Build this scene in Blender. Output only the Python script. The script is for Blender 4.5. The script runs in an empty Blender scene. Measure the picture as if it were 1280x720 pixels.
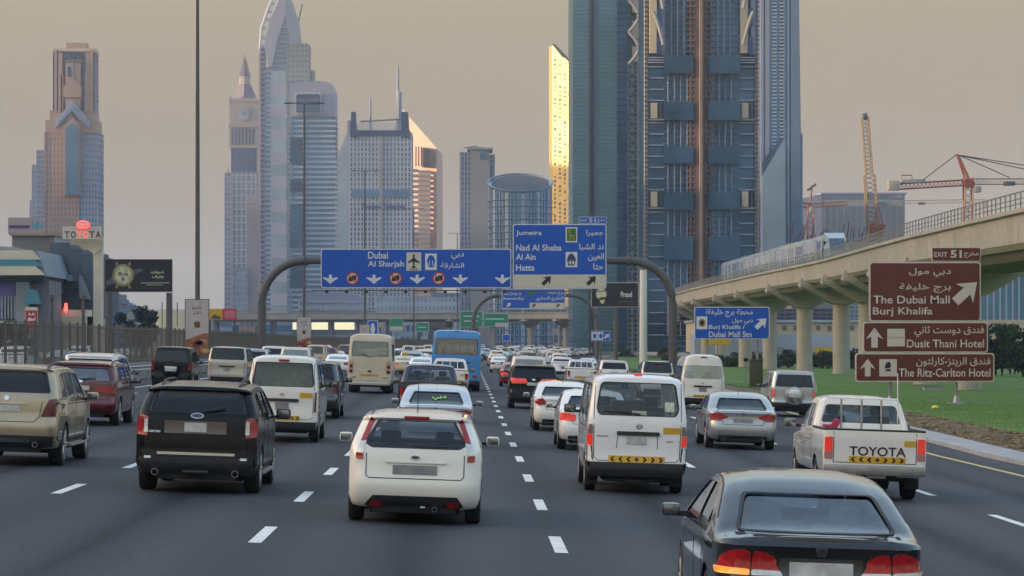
import bpy, bmesh, math, random, unicodedata
from mathutils import Vector, Matrix
from mathutils.bvhtree import BVHTree
R = math.radians
rnd = random.Random(7)
SC = bpy.context.scene
COL = SC.collection
# ---------------------------------------------------------------- camera, sky, sun, exposure
F = 3400.0                      # focal length in pixels of the 1280 px wide photograph
CAMZ = 2.5
cd = bpy.data.cameras.new('camera'); cam = bpy.data.objects.new('camera', cd); COL.objects.link(cam)
cam.location = (0, 0, CAMZ); cam.rotation_euler = (R(90), 0, 0)
cd.sensor_width = 36; cd.lens = F / 1280 * 36
cd.shift_x = (640 - 585) / 1280; cd.shift_y = (430 - 360) / 1280
cd.clip_start = .5; cd.clip_end = 30000
SC.camera = cam
SUN_EL, SUN_AZ = R(7.5), R(-96)    # azimuth measured from +Y (ahead) towards +X; sun low on the left
wd = bpy.data.worlds.new('World'); SC.world = wd; wd.use_nodes = True
nt = wd.node_tree; nt.nodes.clear()
sky = nt.nodes.new('ShaderNodeTexSky'); sky.sky_type = 'NISHITA'; sky.sun_disc = False
sky.sun_elevation = SUN_EL; sky.sun_rotation = SUN_AZ
sky.air_density = 1.4; sky.dust_density = 5.0; sky.ozone_density = 1.2; sky.altitude = 0
tint = nt.nodes.new('ShaderNodeMixRGB'); tint.blend_type = 'MULTIPLY'; tint.inputs[0].default_value = 1
tint.inputs[2].default_value = (1.62, 1.60, 1.72, 1)
flat = nt.nodes.new('ShaderNodeMixRGB'); flat.inputs[0].default_value = .55      # dust-laden evening air evens the sky out
flat.inputs[2].default_value = (.66, .53, .37, 1)
bg = nt.nodes.new('ShaderNodeBackground'); bg.inputs[1].default_value = .15
wo = nt.nodes.new('ShaderNodeOutputWorld')
gt = nt.nodes.new('ShaderNodeTexCoord'); gs = nt.nodes.new('ShaderNodeSeparateXYZ'); gm_ = nt.nodes.new('ShaderNodeMapRange')   # the dust layer is thick at the horizon and thins upward
gm_.inputs[1].default_value = .07; gm_.inputs[2].default_value = .50; gm_.inputs[3].default_value = .95; gm_.inputs[4].default_value = .10; gm_.interpolation_type = 'SMOOTHSTEP'
nt.links.new(gt.outputs['Generated'], gs.inputs[0]); nt.links.new(gs.outputs['Z'], gm_.inputs[0]); nt.links.new(gm_.outputs[0], flat.inputs[0])
hz = nt.nodes.new('ShaderNodeTexNoise'); hz.inputs['Scale'].default_value = 2.2; hz.inputs['Detail'].default_value = 4
hm = nt.nodes.new('ShaderNodeMapping'); hm.inputs['Scale'].default_value = (1, 1, 5); nt.links.new(gt.outputs['Generated'], hm.inputs[0]); nt.links.new(hm.outputs[0], hz.inputs[0])
hr = nt.nodes.new('ShaderNodeMapRange'); hr.inputs[1].default_value = .3; hr.inputs[2].default_value = .7; hr.inputs[3].default_value = .94; hr.inputs[4].default_value = 1.06; nt.links.new(hz.outputs['Fac'], hr.inputs[0])
hv = nt.nodes.new('ShaderNodeVectorMath'); hv.operation = 'SCALE'; hv.inputs[0].default_value = (.66, .53, .37); nt.links.new(hr.outputs[0], hv.inputs['Scale']); nt.links.new(hv.outputs[0], flat.inputs[2])
nt.links.new(sky.outputs[0], tint.inputs[1]); nt.links.new(tint.outputs[0], flat.inputs[1])
nt.links.new(flat.outputs[0], bg.inputs[0]); nt.links.new(bg.outputs[0], wo.inputs[0])
sl = bpy.data.lights.new('sun', 'SUN'); sl.energy = 2.0; sl.angle = R(.5); sl.color = (1, .68, .38)
so = bpy.data.objects.new('sun', sl); COL.objects.link(so)
sd = Vector((math.sin(SUN_AZ) * math.cos(SUN_EL), math.cos(SUN_AZ) * math.cos(SUN_EL), math.sin(SUN_EL)))
so.rotation_euler = sd.to_track_quat('Z', 'Y').to_euler()
SC.view_settings.view_transform = 'Standard'; SC.view_settings.look = 'None'
SC.view_settings.exposure = 1.87; SC.view_settings.gamma = 1
SC.cycles.max_bounces = 8; SC.cycles.transparent_max_bounces = 16
SC.cycles.volume_bounces = 0
# ---------------------------------------------------------------- helpers
SLOPE = .034
def gz(x, y=0): return -SLOPE * (x - 1.1)           # crossfall of the carriageway
def px(u, y): return (u - 585) / F * y              # pixel column at distance y -> world x
def pz(v, y): return CAMZ - (v - 430) / F * y       # pixel row at distance y -> world z
def tag(o, label=None, cat=None, group=None, kind=None):
    if label: o['label'] = label
    if cat: o['category'] = cat
    if group: o['group'] = group
    if kind: o['kind'] = kind
    return o
def empty(name, loc=(0, 0, 0), rz=0, parent=None):
    o = bpy.data.objects.new(name, None); COL.objects.link(o); o.location = loc; o.rotation_euler = (0, 0, rz)
    o.empty_display_size = .3
    if parent: o.parent = parent
    return o
def thing(name, label, cat, loc=(0, 0, 0), rz=0, group=None):
    return tag(empty(name, loc, rz), label, cat, group)
MC = {}
def mat(name, col, rough=.6, metal=0, var=.08, scale=3.0, coat=0, emit=None, es=1, bump=0, bscale=60, spec=.5, alpha=None):
    if name in MC: return MC[name]
    m = bpy.data.materials.new(name); m.use_nodes = True; n = m.node_tree.nodes; l = m.node_tree.links
    b = n['Principled BSDF']
    b.inputs['Roughness'].default_value = rough; b.inputs['Metallic'].default_value = metal
    b.inputs['Specular IOR Level'].default_value = spec
    if coat: b.inputs['Coat Weight'].default_value = coat; b.inputs['Coat Roughness'].default_value = .04
    tc = n.new('ShaderNodeTexCoord')
    if var:
        t = n.new('ShaderNodeTexNoise'); t.inputs['Scale'].default_value = scale; t.inputs['Detail'].default_value = 5
        r = n.new('ShaderNodeMapRange'); r.inputs[1].default_value = .3; r.inputs[2].default_value = .7
        r.inputs[3].default_value = 1 - var; r.inputs[4].default_value = 1 + var
        mx = n.new('ShaderNodeVectorMath'); mx.operation = 'SCALE'; mx.inputs[0].default_value = col[:3]
        l.new(tc.outputs['Object'], t.inputs['Vector']); l.new(t.outputs['Fac'], r.inputs[0])
        l.new(r.outputs[0], mx.inputs['Scale']); l.new(mx.outputs[0], b.inputs['Base Color'])
        if rough > .15:
            r2 = n.new('ShaderNodeMapRange'); r2.inputs[3].default_value = rough * .8; r2.inputs[4].default_value = min(1, rough * 1.25)
            l.new(t.outputs['Fac'], r2.inputs[0]); l.new(r2.outputs[0], b.inputs['Roughness'])
    else: b.inputs['Base Color'].default_value = (*col[:3], 1)
    if bump:
        t2 = n.new('ShaderNodeTexNoise'); t2.inputs['Scale'].default_value = bscale; t2.inputs['Detail'].default_value = 4
        bp = n.new('ShaderNodeBump'); bp.inputs['Strength'].default_value = bump; bp.inputs['Distance'].default_value = .01
        l.new(tc.outputs['Object'], t2.inputs['Vector']); l.new(t2.outputs['Fac'], bp.inputs['Height']); l.new(bp.outputs[0], b.inputs['Normal'])
    if emit: b.inputs['Emission Color'].default_value = (*emit, 1); b.inputs['Emission Strength'].default_value = es
    MC[name] = m; return m
def glassmat(name, tintc, refl=.06):
    if name in MC: return MC[name]
    m = bpy.data.materials.new(name); m.use_nodes = True; n = m.node_tree.nodes; l = m.node_tree.links; n.clear()
    tr = n.new('ShaderNodeBsdfTransparent'); tr.inputs[0].default_value = (*tintc, 1)
    gl = n.new('ShaderNodeBsdfGlossy'); gl.inputs[1].default_value = .03; gl.inputs[0].default_value = (.9, .95, 1, 1)
    lw = n.new('ShaderNodeLayerWeight'); lw.inputs[0].default_value = .5
    pw = n.new('ShaderNodeMath'); pw.operation = 'POWER'; pw.inputs[1].default_value = 5; l.new(lw.outputs['Facing'], pw.inputs[0])
    mr = n.new('ShaderNodeMapRange'); mr.inputs[3].default_value = refl; mr.inputs[4].default_value = .9; l.new(pw.outputs[0], mr.inputs[0])
    ms = n.new('ShaderNodeMixShader'); o = n.new('ShaderNodeOutputMaterial')
    l.new(mr.outputs[0], ms.inputs[0]); l.new(tr.outputs[0], ms.inputs[1]); l.new(gl.outputs[0], ms.inputs[2]); l.new(ms.outputs[0], o.inputs[0])
    MC[name] = m; return m
class MB:
    """collects shapes; build() links them as one mesh object"""
    def __init__(s): s.v = []; s.f = []
    def add(s, vs, fs):
        o = len(s.v); s.v += [tuple(p) for p in vs]; s.f += [tuple(i + o for i in f) for f in fs]; return s
    def box(s, c, d, rz=0, rx=0, ry=0):
        hx, hy, hz = d[0] / 2, d[1] / 2, d[2] / 2
        m = Matrix.Translation(c) @ Matrix.Rotation(rz, 4, 'Z') @ Matrix.Rotation(ry, 4, 'Y') @ Matrix.Rotation(rx, 4, 'X')
        vs = [m @ Vector((a * hx, b * hy, e * hz)) for e in (-1, 1) for b in (-1, 1) for a in (-1, 1)]
        return s.add(vs, [(0, 2, 3, 1), (4, 5, 7, 6), (0, 1, 5, 4), (2, 6, 7, 3), (0, 4, 6, 2), (1, 3, 7, 5)])
    def b2(s, x0, x1, y0, y1, z0, z1): return s.box(((x0 + x1) / 2, (y0 + y1) / 2, (z0 + z1) / 2), (abs(x1 - x0), abs(y1 - y0), abs(z1 - z0)))
    def tube(s, pts, r, n=8, caps=True):
        pts = [Vector(p) for p in pts]; rs = r if isinstance(r, (list, tuple)) else [r] * len(pts); vs = []; fs = []
        up = Vector((0, 0, 1))
        for i, p in enumerate(pts):
            d = (pts[min(i + 1, len(pts) - 1)] - pts[max(i - 1, 0)]).normalized()
            a = d.cross(up)
            if a.length < .05: a = d.cross(Vector((0, 1, 0)))
            a.normalize(); b = d.cross(a)
            vs += [p + (a * math.cos(t) + b * math.sin(t)) * rs[i] for t in [2 * math.pi * k / n for k in range(n)]]
        for i in range(len(pts) - 1):
            for k in range(n):
                k2 = (k + 1) % n; fs.append((i * n + k, i * n + k2, (i + 1) * n + k2, (i + 1) * n + k))
        if caps: fs.append(tuple(range(n))[::-1]); fs.append(tuple((len(pts) - 1) * n + k for k in range(n)))
        return s.add(vs, fs)
    def cyl(s, c, r, h, n=16, r2=None):   # vertical cylinder from c upwards
        c = Vector(c); return s.tube([c, c + Vector((0, 0, h))], [r, r2 if r2 is not None else r], n)
    def prism(s, poly, y0, y1):           # polygon in x-z pushed along y
        n = len(poly)
        return s.add([(p[0], y0, p[1]) for p in poly] + [(p[0], y1, p[1]) for p in poly],
                     [tuple(range(n)), tuple(range(n, 2 * n))[::-1]] + [(i, i + n, (i + 1) % n + n, (i + 1) % n) for i in range(n)])
    def prismx(s, poly, x0, x1):          # polygon in y-z pushed along x
        n = len(poly)
        return s.add([(x0, p[0], p[1]) for p in poly] + [(x1, p[0], p[1]) for p in poly],
                     [tuple(range(n))[::-1], tuple(range(n, 2 * n))] + [(i, (i + 1) % n, (i + 1) % n + n, i + n) for i in range(n)])
    def prismz(s, poly, z0, z1):
        n = len(poly)
        return s.add([(p[0], p[1], z0) for p in poly] + [(p[0], p[1], z1) for p in poly],
                     [tuple(range(n))[::-1], tuple(range(n, 2 * n))] + [(i, (i + 1) % n, (i + 1) % n + n, i + n) for i in range(n)])
    def lathe(s, prof, c=(0, 0, 0), axis='z', n=24):   # prof: (radius, height) pairs
        vs = []; fs = []
        for r, h in prof:
            for k in range(n):
                t = 2 * math.pi * k / n; p = (r * math.cos(t), r * math.sin(t), h)
                if axis == 'x': p = (p[2], p[0], p[1])
                if axis == 'y': p = (p[0], p[2], p[1])
                vs.append((p[0] + c[0], p[1] + c[1], p[2] + c[2]))
        for i in range(len(prof) - 1):
            for k in range(n):
                k2 = (k + 1) % n; fs.append((i * n + k, i * n + k2, (i + 1) * n + k2, (i + 1) * n + k))
        return s.add(vs, fs)
    def mesh(s, name, m=None, smooth=False, bevel=0):
        me = bpy.data.meshes.new(name); me.from_pydata(s.v, [], s.f); me.update()
        b = bmesh.new(); b.from_mesh(me)
        if bevel:
            bmesh.ops.remove_doubles(b, verts=b.verts, dist=1e-5)
            es = [e for e in b.edges if len(e.link_faces) == 2 and e.calc_face_angle(0) > .6]
            bmesh.ops.bevel(b, geom=es, offset=bevel, segments=2, profile=.6, affect='EDGES', clamp_overlap=True)
        bmesh.ops.recalc_face_normals(b, faces=b.faces); b.to_mesh(me); b.free()
        if m: me.materials.append(m)
        if smooth or bevel: me.polygons.foreach_set('use_smooth', [True] * len(me.polygons)); me.set_sharp_from_angle(angle=R(40))
        return me
    def build(s, name, m=None, parent=None, smooth=False, bevel=0, loc=None, kind=None):
        o = bpy.data.objects.new(name, s.mesh(name, m, smooth, bevel)); COL.objects.link(o)
        if parent: o.parent = parent
        if loc: o.location = loc
        if kind: o['kind'] = kind
        return o
def lin(pts, t):
    if t <= pts[0][0]: return pts[0][1]
    for (a, b), (c, d) in zip(pts, pts[1:]):
        if t <= c: return b + (d - b) * (t - a) / max(1e-9, c - a)
    return pts[-1][1]
def rpoly(poly, r, n=4):
    """round a polygon's corners"""
    out = []; N = len(poly)
    for i in range(N):
        p = Vector(poly[i]); a = Vector(poly[i - 1]); b = Vector(poly[(i + 1) % N])
        d1 = a - p; d2 = b - p; rr = min(r, d1.length * .45, d2.length * .45)
        q1 = p + d1.normalized() * rr; q2 = p + d2.normalized() * rr
        for k in range(n + 1):
            t = k / n; out.append(tuple(q1 * (1 - t) ** 2 + p * 2 * t * (1 - t) + q2 * t * t))
    return out
def rect(x0, x1, z0, z1): return [(x0, z0), (x1, z0), (x1, z1), (x0, z1)]
def copy_tree(o, parent=None):
    c = o.copy(); COL.objects.link(c); c.parent = parent
    for ch in list(o.children): copy_tree(ch, c)
    return c
# ---- lettering
FONTS = {}
def font(kind):
    if kind not in FONTS:
        import os
        d = os.path.join(bpy.utils.resource_path('LOCAL'), 'datafiles', 'fonts')
        FONTS[kind] = None
    return FONTS[kind]
_AR = {}
for _c in range(0xFE80, 0xFEFD):
    _d = unicodedata.decomposition(chr(_c)).split()
    if _d: _AR.setdefault(tuple(int(q, 16) for q in _d[1:]), {})[_d[0]] = chr(_c)
def arabic(s):
    out = []; i = 0; cs = [ord(c) for c in s]; items = []
    while i < len(cs):
        if i + 1 < len(cs) and (cs[i], cs[i + 1]) in _AR: items.append((cs[i], cs[i + 1])); i += 2
        else: items.append((cs[i],)); i += 1
    dual = lambda t: t in _AR and '<initial>' in _AR[t]
    for k, t in enumerate(items):
        if t not in _AR: out.append(''.join(chr(q) for q in t)); continue
        prev = k > 0 and dual(items[k - 1]); nxt = k + 1 < len(items) and items[k + 1] in _AR and ('<final>' in _AR[items[k + 1]])
        f = _AR[t]
        if prev and nxt and '<medial>' in f: c = f['<medial>']
        elif nxt and '<initial>' in f and not prev: c = f['<initial>']
        elif prev and '<final>' in f: c = f['<final>']
        else: c = f.get('<isolated>', chr(t[0]))
        out.append(c)
    return ''.join(reversed(out))
def text_mesh(s, width=None, height=None, m=None, bold=.0, ext=.004):
    cu = bpy.data.curves.new('lettering', 'FONT'); cu.body = s; cu.size = 1; cu.offset = bold; cu.extrude = 0; cu.resolution_u = 3
    ob = bpy.data.objects.new('lettering', cu)
    COL.objects.link(ob); dg = bpy.context.evaluated_depsgraph_get(); dg.update()
    me = bpy.data.meshes.new_from_object(ob.evaluated_get(dg)); bpy.data.objects.remove(ob); bpy.data.curves.remove(cu)
    if len(me.vertices) == 0: return me
    xs = [v.co.x for v in me.vertices]; ys = [v.co.y for v in me.vertices]
    x0, x1, y0, y1 = min(xs), max(xs), min(ys), max(ys)
    sx = (width / (x1 - x0)) if width else None; sy = (height / (y1 - y0)) if height else None
    sx = sx or sy; sy = sy or sx
    for v in me.vertices: v.co = ((v.co.x - x0) * sx, 0, (v.co.y - y0) * sy)      # stands in the x-z plane, reads from -Y
    me.materials.clear()
    if m: me.materials.append(m)
    return me
def text(s, x0, z0, w, h, y, m, parent=None, ar=False, bold=.012, name='lettering'):
    me = text_mesh(arabic(s) if ar else s, w, h, m, bold); o = bpy.data.objects.new(name, me); COL.objects.link(o)
    o.location = (x0, y, z0); o.parent = parent; return o
# ---------------------------------------------------------------- materials for vehicles
def paint(name, c, rough=.24, metal=0, coat=.85): return mat('paint_' + name, c, rough, metal, .05, 1.6, coat, bump=.02, bscale=900)
RUB = mat('rubber', (.018, .018, .02), .85, var=.3, scale=14, bump=.3, bscale=90)
BLKP = mat('black_plastic', (.022, .022, .024), .55, var=.2, scale=9)
UNDER = mat('underbody', (.012, .012, .012), .9, var=.3)
CHROME = mat('chrome', (.62, .62, .62), .18, 1, .05)
DULLM = mat('dull_metal', (.30, .29, .28), .42, .8, .15, 6)
RIMM = mat('alloy_rim', (.42, .42, .43), .35, .8, .12, 8)
SEATM = mat('seat_cloth', (.10, .105, .11), .9, var=.15, scale=12)
SEATB = mat('seat_beige', (.33, .29, .23), .85, var=.12, scale=12)
REDL = mat('red_lens', (.30, .006, .008), .16, var=.25, scale=30, coat=.8)
REDLIT = mat('red_lens_lit', (.70, .03, .018), .16, var=.25, scale=30, coat=.8, emit=(1, .07, .035), es=.07)
REDC = mat('deep_red_lens', (.42, .008, .010), .12, var=.3, scale=25, coat=.8)
DREDL = mat('dark_red_lens', (.11, .006, .01), .16, var=.25, scale=30, coat=.8)
CLRL = mat('clear_lens', (.62, .60, .56), .18, .3, .2, 40, coat=.8)
ORGL = mat('amber_lens_lit', (.8, .26, .03), .16, var=.2, scale=30, coat=.8, emit=(1, .34, .05), es=.22)
PLATE = mat('plate', (.50, .48, .45), .5, var=.28, scale=7)
PLATEG = mat('plate_grey', (.24, .23, .235), .5, var=.25, scale=7)
YEL = mat('yellow_reflective', (.62, .36, .02), .45, var=.1)
DKRED = mat('dark_red_print', (.05, .004, .01), .5, var=.1)
GAP = mat('panel_gap', (.01, .01, .01), .8, var=0)
GL = glassmat('car_glass', (.50, .57, .62), .05)
GLD = glassmat('tinted_glass', (.06, .07, .085), .05)
GLO = mat('opaque_glass', (.012, .016, .022), .06, var=.2, coat=1)
MIR = mat('mirror_glass', (.30, .31, .32), .08, .9, .1)
# ---------------------------------------------------------------- car bodies
class Body:
    """A closed body surface: rear profile, roof profile and front profile blended, corners rounded in plan."""
    D = dict(L=4.5, W=1.8, z0=.26, belt=.95, tumble=.14, r=.2, rc=.16, fc=.5, rr=.05, rb=.03, crown=.02,
             lower=(0, .08, .2, .36, .52, .68, .84, 1), upper=(.12, .3, .5, .7, .85, .94, 1), nb=30, rtap=.03, ftap=.10)
    def __init__(s, **k): s.__dict__.update({**Body.D, **k}); s._bvh = None
    def surf(s, q, u, b, xr, inset=0, z0=None):
        """q rounding phase 0..1, xr = (fraction, phi) position across, u level index value, b along"""
        z00 = s.z0 if z0 is None else z0
        ztr = s.top[0][1]
        y = 0; z = .6; d = 1 - math.cos(q * math.pi / 2)
        for _ in range(4):
            t = lin(s.top, y) - s.rr * d - inset
            bl = min(s.belt if not callable(s.belt) else s.belt(y), t - .03)
            lo = z00 + s.rb * d
            z = lo + (bl - lo) * u if u <= 1 else bl + (t - bl) * (u - 1)
            yr = lin(s.rear, z) + s.rc * d + inset * 1.2; yf = lin(s.front, z) - s.fc * d - inset * 1.5
            y = yr + (yf - yr) * b
        bl0 = s.belt if not callable(s.belt) else s.belt(y)
        w = s.W / 2
        if z > bl0: 
            tt = min(1, (z - bl0) / max(.05, s.H - bl0)); w -= s.tumble * (tt * .8 + tt * tt * .2)
        else:
            tt = (bl0 - z) / (bl0 - s.z0); w -= .015 * abs(tt - .35) / .65 + .05 * max(0, tt - .8) / .2
        w *= 1 - s.rtap * max(0, 1 - y / 1.2) ** 2 - s.ftap * max(0, 1 - (s.L - y) / 1.4) ** 2
        w -= inset
        r = min(s.r, w * .5)
        x = (w - r) * xr if q == 0 else (w - r) + r * math.sin(q * math.pi / 2)
        if u >= 1.999 and s.crown and q == 0 and inset == 0: z += s.crown * (1 - (x / w) ** 2)
        return x, y, z
    def grid(s, inset=0, z0=None, fine=True):
        A = [(1, 1), (1, .8), (1, .6), (1, .4), (1, .2), (1, 0), (.75, 0), (.5, 0), (.25, 0), (0, 0)] if fine else [(1, 1), (1, .5), (1, 0), (.5, 0), (0, 0)]
        A = [(-1, *a) for a in A] + [(1, *a) for a in A[-2::-1]]
        Lv = [l for l in s.lower] + [1 + u for u in s.upper]
        if not fine: Lv = Lv[::2] + ([Lv[-1]] if len(Lv) % 2 == 0 else [])
        if inset: Lv = [Lv[0]] + [l for l in Lv[1:-1] if l >= .6] + [Lv[-1]]
        e = [0, .006, .016, .03] if fine else [0]
        nb = s.nb if fine else s.nb // 2
        Bv = e + [.05 + .9 * k / nb for k in range(nb + 1)] + [1 - x for x in e[::-1]]
        idx = {}; vs = []; fs = []
        nA, nL, nB = len(A), len(Lv), len(Bv)
        def vid(i, k, j):
            key = (i, k, j)
            if key not in idx:
                sg, xr, q = A[i]; x, y, z = s.surf(q, Lv[k], Bv[j], xr, inset, z0); idx[key] = len(vs); vs.append((sg * x, y, z))
            return idx[key]
        for i in range(nA - 1):
            for j in range(nB - 1):
                fs.append((vid(i, 0, j), vid(i, 0, j + 1), vid(i + 1, 0, j + 1), vid(i + 1, 0, j)))
                fs.append((vid(i, nL - 1, j), vid(i + 1, nL - 1, j), vid(i + 1, nL - 1, j + 1), vid(i, nL - 1, j + 1)))
            for k in range(nL - 1):
                fs.append((vid(i, k, 0), vid(i + 1, k, 0), vid(i + 1, k + 1, 0), vid(i, k + 1, 0)))
                fs.append((vid(i, k, nB - 1), vid(i, k + 1, nB - 1), vid(i + 1, k + 1, nB - 1), vid(i + 1, k, nB - 1)))
        for k in range(nL - 1):
            for j in range(nB - 1):
                fs.append((vid(0, k, j), vid(0, k + 1, j), vid(0, k + 1, j + 1), vid(0, k, j + 1)))
                fs.append((vid(nA - 1, k, j), vid(nA - 1, k, j + 1), vid(nA - 1, k + 1, j + 1), vid(nA - 1, k + 1, j)))
        return vs, fs
    @property
    def bvh(s):
        if not s._bvh:
            v, f = s.grid(); s._bvh = BVHTree.FromPolygons([Vector(p) for p in v], f)
        return s._bvh
    def hit(s, p, axis):
        o, d = {'rear': ((p[0], -3, p[1]), (0, 1, 0)), 'front': ((p[0], s.L + 3, p[1]), (0, -1, 0)), 'left': ((-4, p[0], p[1]), (1, 0, 0)),
                'right': ((4, p[0], p[1]), (-1, 0, 0)), 'top': ((p[0], p[1], 6), (0, 0, -1))}[axis]
        l, n, i, dd = s.bvh.ray_cast(Vector(o), Vector(d))
        if l is None:
            mid = {'rear': (p[0], .1, p[1]), 'front': (p[0], s.L - .1, p[1]), 'left': (-s.W / 2, p[0], p[1]), 'right': (s.W / 2, p[0], p[1]), 'top': (p[0], p[1], s.H)}[axis]
            l, n, i, dd = s.bvh.find_nearest(Vector(mid)); n = Vector(d) * -1
        if n.dot(Vector(d)) > 0: n = -n
        return l, n
    def patch(s, poly, axis, off=.004, cell=.09, skirt=.02, mb=None):
        """a panel that follows the body: polygon in the projection plane, diced, laid on the body, with an edge"""
        mb = mb or MB(); xs = [p[0] for p in poly]; zs = [p[1] for p in poly]
        x0, x1, z0, z1 = min(xs), max(xs), min(zs), max(zs)
        nx = max(1, math.ceil((x1 - x0) / cell)); nz = max(1, math.ceil((z1 - z0) / cell))
        def clip(pl, k, c, sg):
            out = []
            for i in range(len(pl)):
                a, b = pl[i - 1], pl[i]; ia = sg * (a[k] - c) >= -1e-9; ib = sg * (b[k] - c) >= -1e-9
                if ia != ib:
                    t = (c - a[k]) / (b[k] - a[k]); out.append((a[0] + (b[0] - a[0]) * t, a[1] + (b[1] - a[1]) * t))
                if ib: out.append(b)
            return out
        idx = {}; vs = []; fs = []; es = {}
        def vid(p):
            k = (round(p[0], 4), round(p[1], 4))
            if k not in idx:
                l, n = s.hit(p, axis); idx[k] = len(vs); vs.append(l + n * off)
            return idx[k]
        for i in range(nx):
            cx = clip(clip(list(poly), 0, x0 + (x1 - x0) * i / nx, 1), 0, x0 + (x1 - x0) * (i + 1) / nx, -1)
            if len(cx) < 3: continue
            for j in range(nz):
                c = clip(clip(cx, 1, z0 + (z1 - z0) * j / nz, 1), 1, z0 + (z1 - z0) * (j + 1) / nz, -1)
                ids = []
                for p in c:
                    q = vid(p)
                    if q not in ids: ids.append(q)
                if len(ids) >= 3:
                    fs.append(tuple(ids))
                    for a, b in zip(ids, ids[1:] + ids[:1]): es[(a, b)] = es.get((a, b), 0) + 1
        d = Vector({'rear': (0, 1, 0), 'front': (0, -1, 0), 'left': (1, 0, 0), 'right': (-1, 0, 0), 'top': (0, 0, -1)}[axis]) * (skirt + off)
        n0 = len(vs); vs2 = list(vs) + [v + d for v in vs]
        for (a, b) in list(es):
            if (b, a) not in es: fs.append((a, b, b + n0, a + n0))
        return mb.add(vs2, fs)
    def part(s, name, poly, axis, m, parent, off=.004, cell=.09, skirt=.02, r=0, smooth=True):
        if r: poly = rpoly(poly, r)
        return s.patch(poly, axis, off, cell, skirt).build(name, m, parent, smooth)
    def line(s, pts, axis, w=.012, off=.0025, mb=None):
        mb = mb or MB()
        for a, b in zip(pts, pts[1:]):
            a = Vector(a); b = Vector(b); n = Vector((-(b - a).y, (b - a).x)).normalized() * w / 2
            s.patch([tuple(a - n), tuple(b - n), tuple(b + n), tuple(a + n)], axis, off, .15, 0, mb)
        return mb
def mir(poly): return [(-p[0], p[1]) for p in poly][::-1]
_cutc = [0]
def boolean(ob, me, op='DIFFERENCE'):
    c = bpy.data.objects.new('cutter', me); COL.objects.link(c); c.parent = ob.parent
    md = ob.modifiers.new('cut', 'BOOLEAN'); md.operation = op; md.object = c; md.solver = 'EXACT'
    dg = bpy.context.evaluated_depsgraph_get(); dg.update()
    n = bpy.data.meshes.new_from_object(ob.evaluated_get(dg)); ob.modifiers.clear(); old = ob.data; ob.data = n
    n.name = old.name; bpy.data.meshes.remove(old); bpy.data.objects.remove(c); bpy.data.meshes.remove(me)
WM = {}
def wheel(parent, x, y, r, w, spokes=5, rimm=None, rf=.64):
    rimm = rimm or RIMM
    key = (round(r, 3), round(w, 3), spokes, rimm.name, x > 0, rf)
    if key not in WM:
        sg = 1 if x > 0 else -1; h = w / 2
        t = MB().lathe([(r * rf, -h), (r * .72, -h), (r * .93, -h * .96), (r * .985, -h * .78), (r, -h * .5), (r * .985, -h * .34), (r, -h * .3), (r, 0), (r, h * .3), (r * .985, h * .34), (r, h * .5), (r * .985, h * .78), (r * .93, h * .96), (r * .72, h), (r * rf, h)], axis='x', n=36).mesh('tyre', RUB, True)
        k = MB(); R0 = r * rf
        k.lathe([(R0 * 1.01, -h * .9), (R0 * 1.01, sg * h * .98), (R0 * .93, sg * h * .98), (R0 * .9, sg * h * .3), (R0 * .15, sg * h * .25), (0, sg * h * .25)], axis='x', n=30)
        k.lathe([(0, sg * h * .85), (R0 * .16, sg * h * .82), (R0 * .18, sg * h * .5)], axis='x', n=12)
        for i in range(spokes):
            a = 2 * math.pi * i / spokes; c, sn = math.cos(a), math.sin(a)
            for q in ([-.09, .09] if spokes <= 6 else [0]):
                ww = R0 * .07 if spokes <= 6 else R0 * .06
                p0 = (sg * h * .80, c * R0 * .12 - sn * q * R0 * .6, sn * R0 * .12 + c * q * R0 * .6); p1 = (sg * h * .88, c * R0 * .95 - sn * q * R0 * 1.6, sn * R0 * .95 + c * q * R0 * 1.6)
                k.tube([p0, p1], [ww * 1.1, ww], 6)
        WM[key] = (t, k.mesh('rim', rimm, True))
    t, k = WM[key]
    a = bpy.data.objects.new('wheel', t); COL.objects.link(a); a.parent = parent; a.location = (x, y, r)
    b = bpy.data.objects.new('rim', k); COL.objects.link(b); b.parent = a
    return a
def seat(parent, x, y, z, m, w=.48, head=True):
    k = MB(); k.box((x, y + .25, z + .08), (w, .5, .16)); k.box((x, y, z + .38), (w, .14, .6), rx=R(12))
    if head: k.box((x, y - .08, z + .77), (w * .5, .1, .17), rx=R(8))
    return k.build('seat', m, parent, bevel=.05)
def heater_lines(t, B, z0, z1, hw, n=7):
    k = MB()
    for i in range(n):
        z = z0 + (z1 - z0) * (i + .5) / n; B.line([(-hw, z), (0, z), (hw, z)], 'rear', .004, -.008, k)
    k.build('heater_lines', mat('heater_print', (.12, .06, .03), .6, var=0), t)
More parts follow.
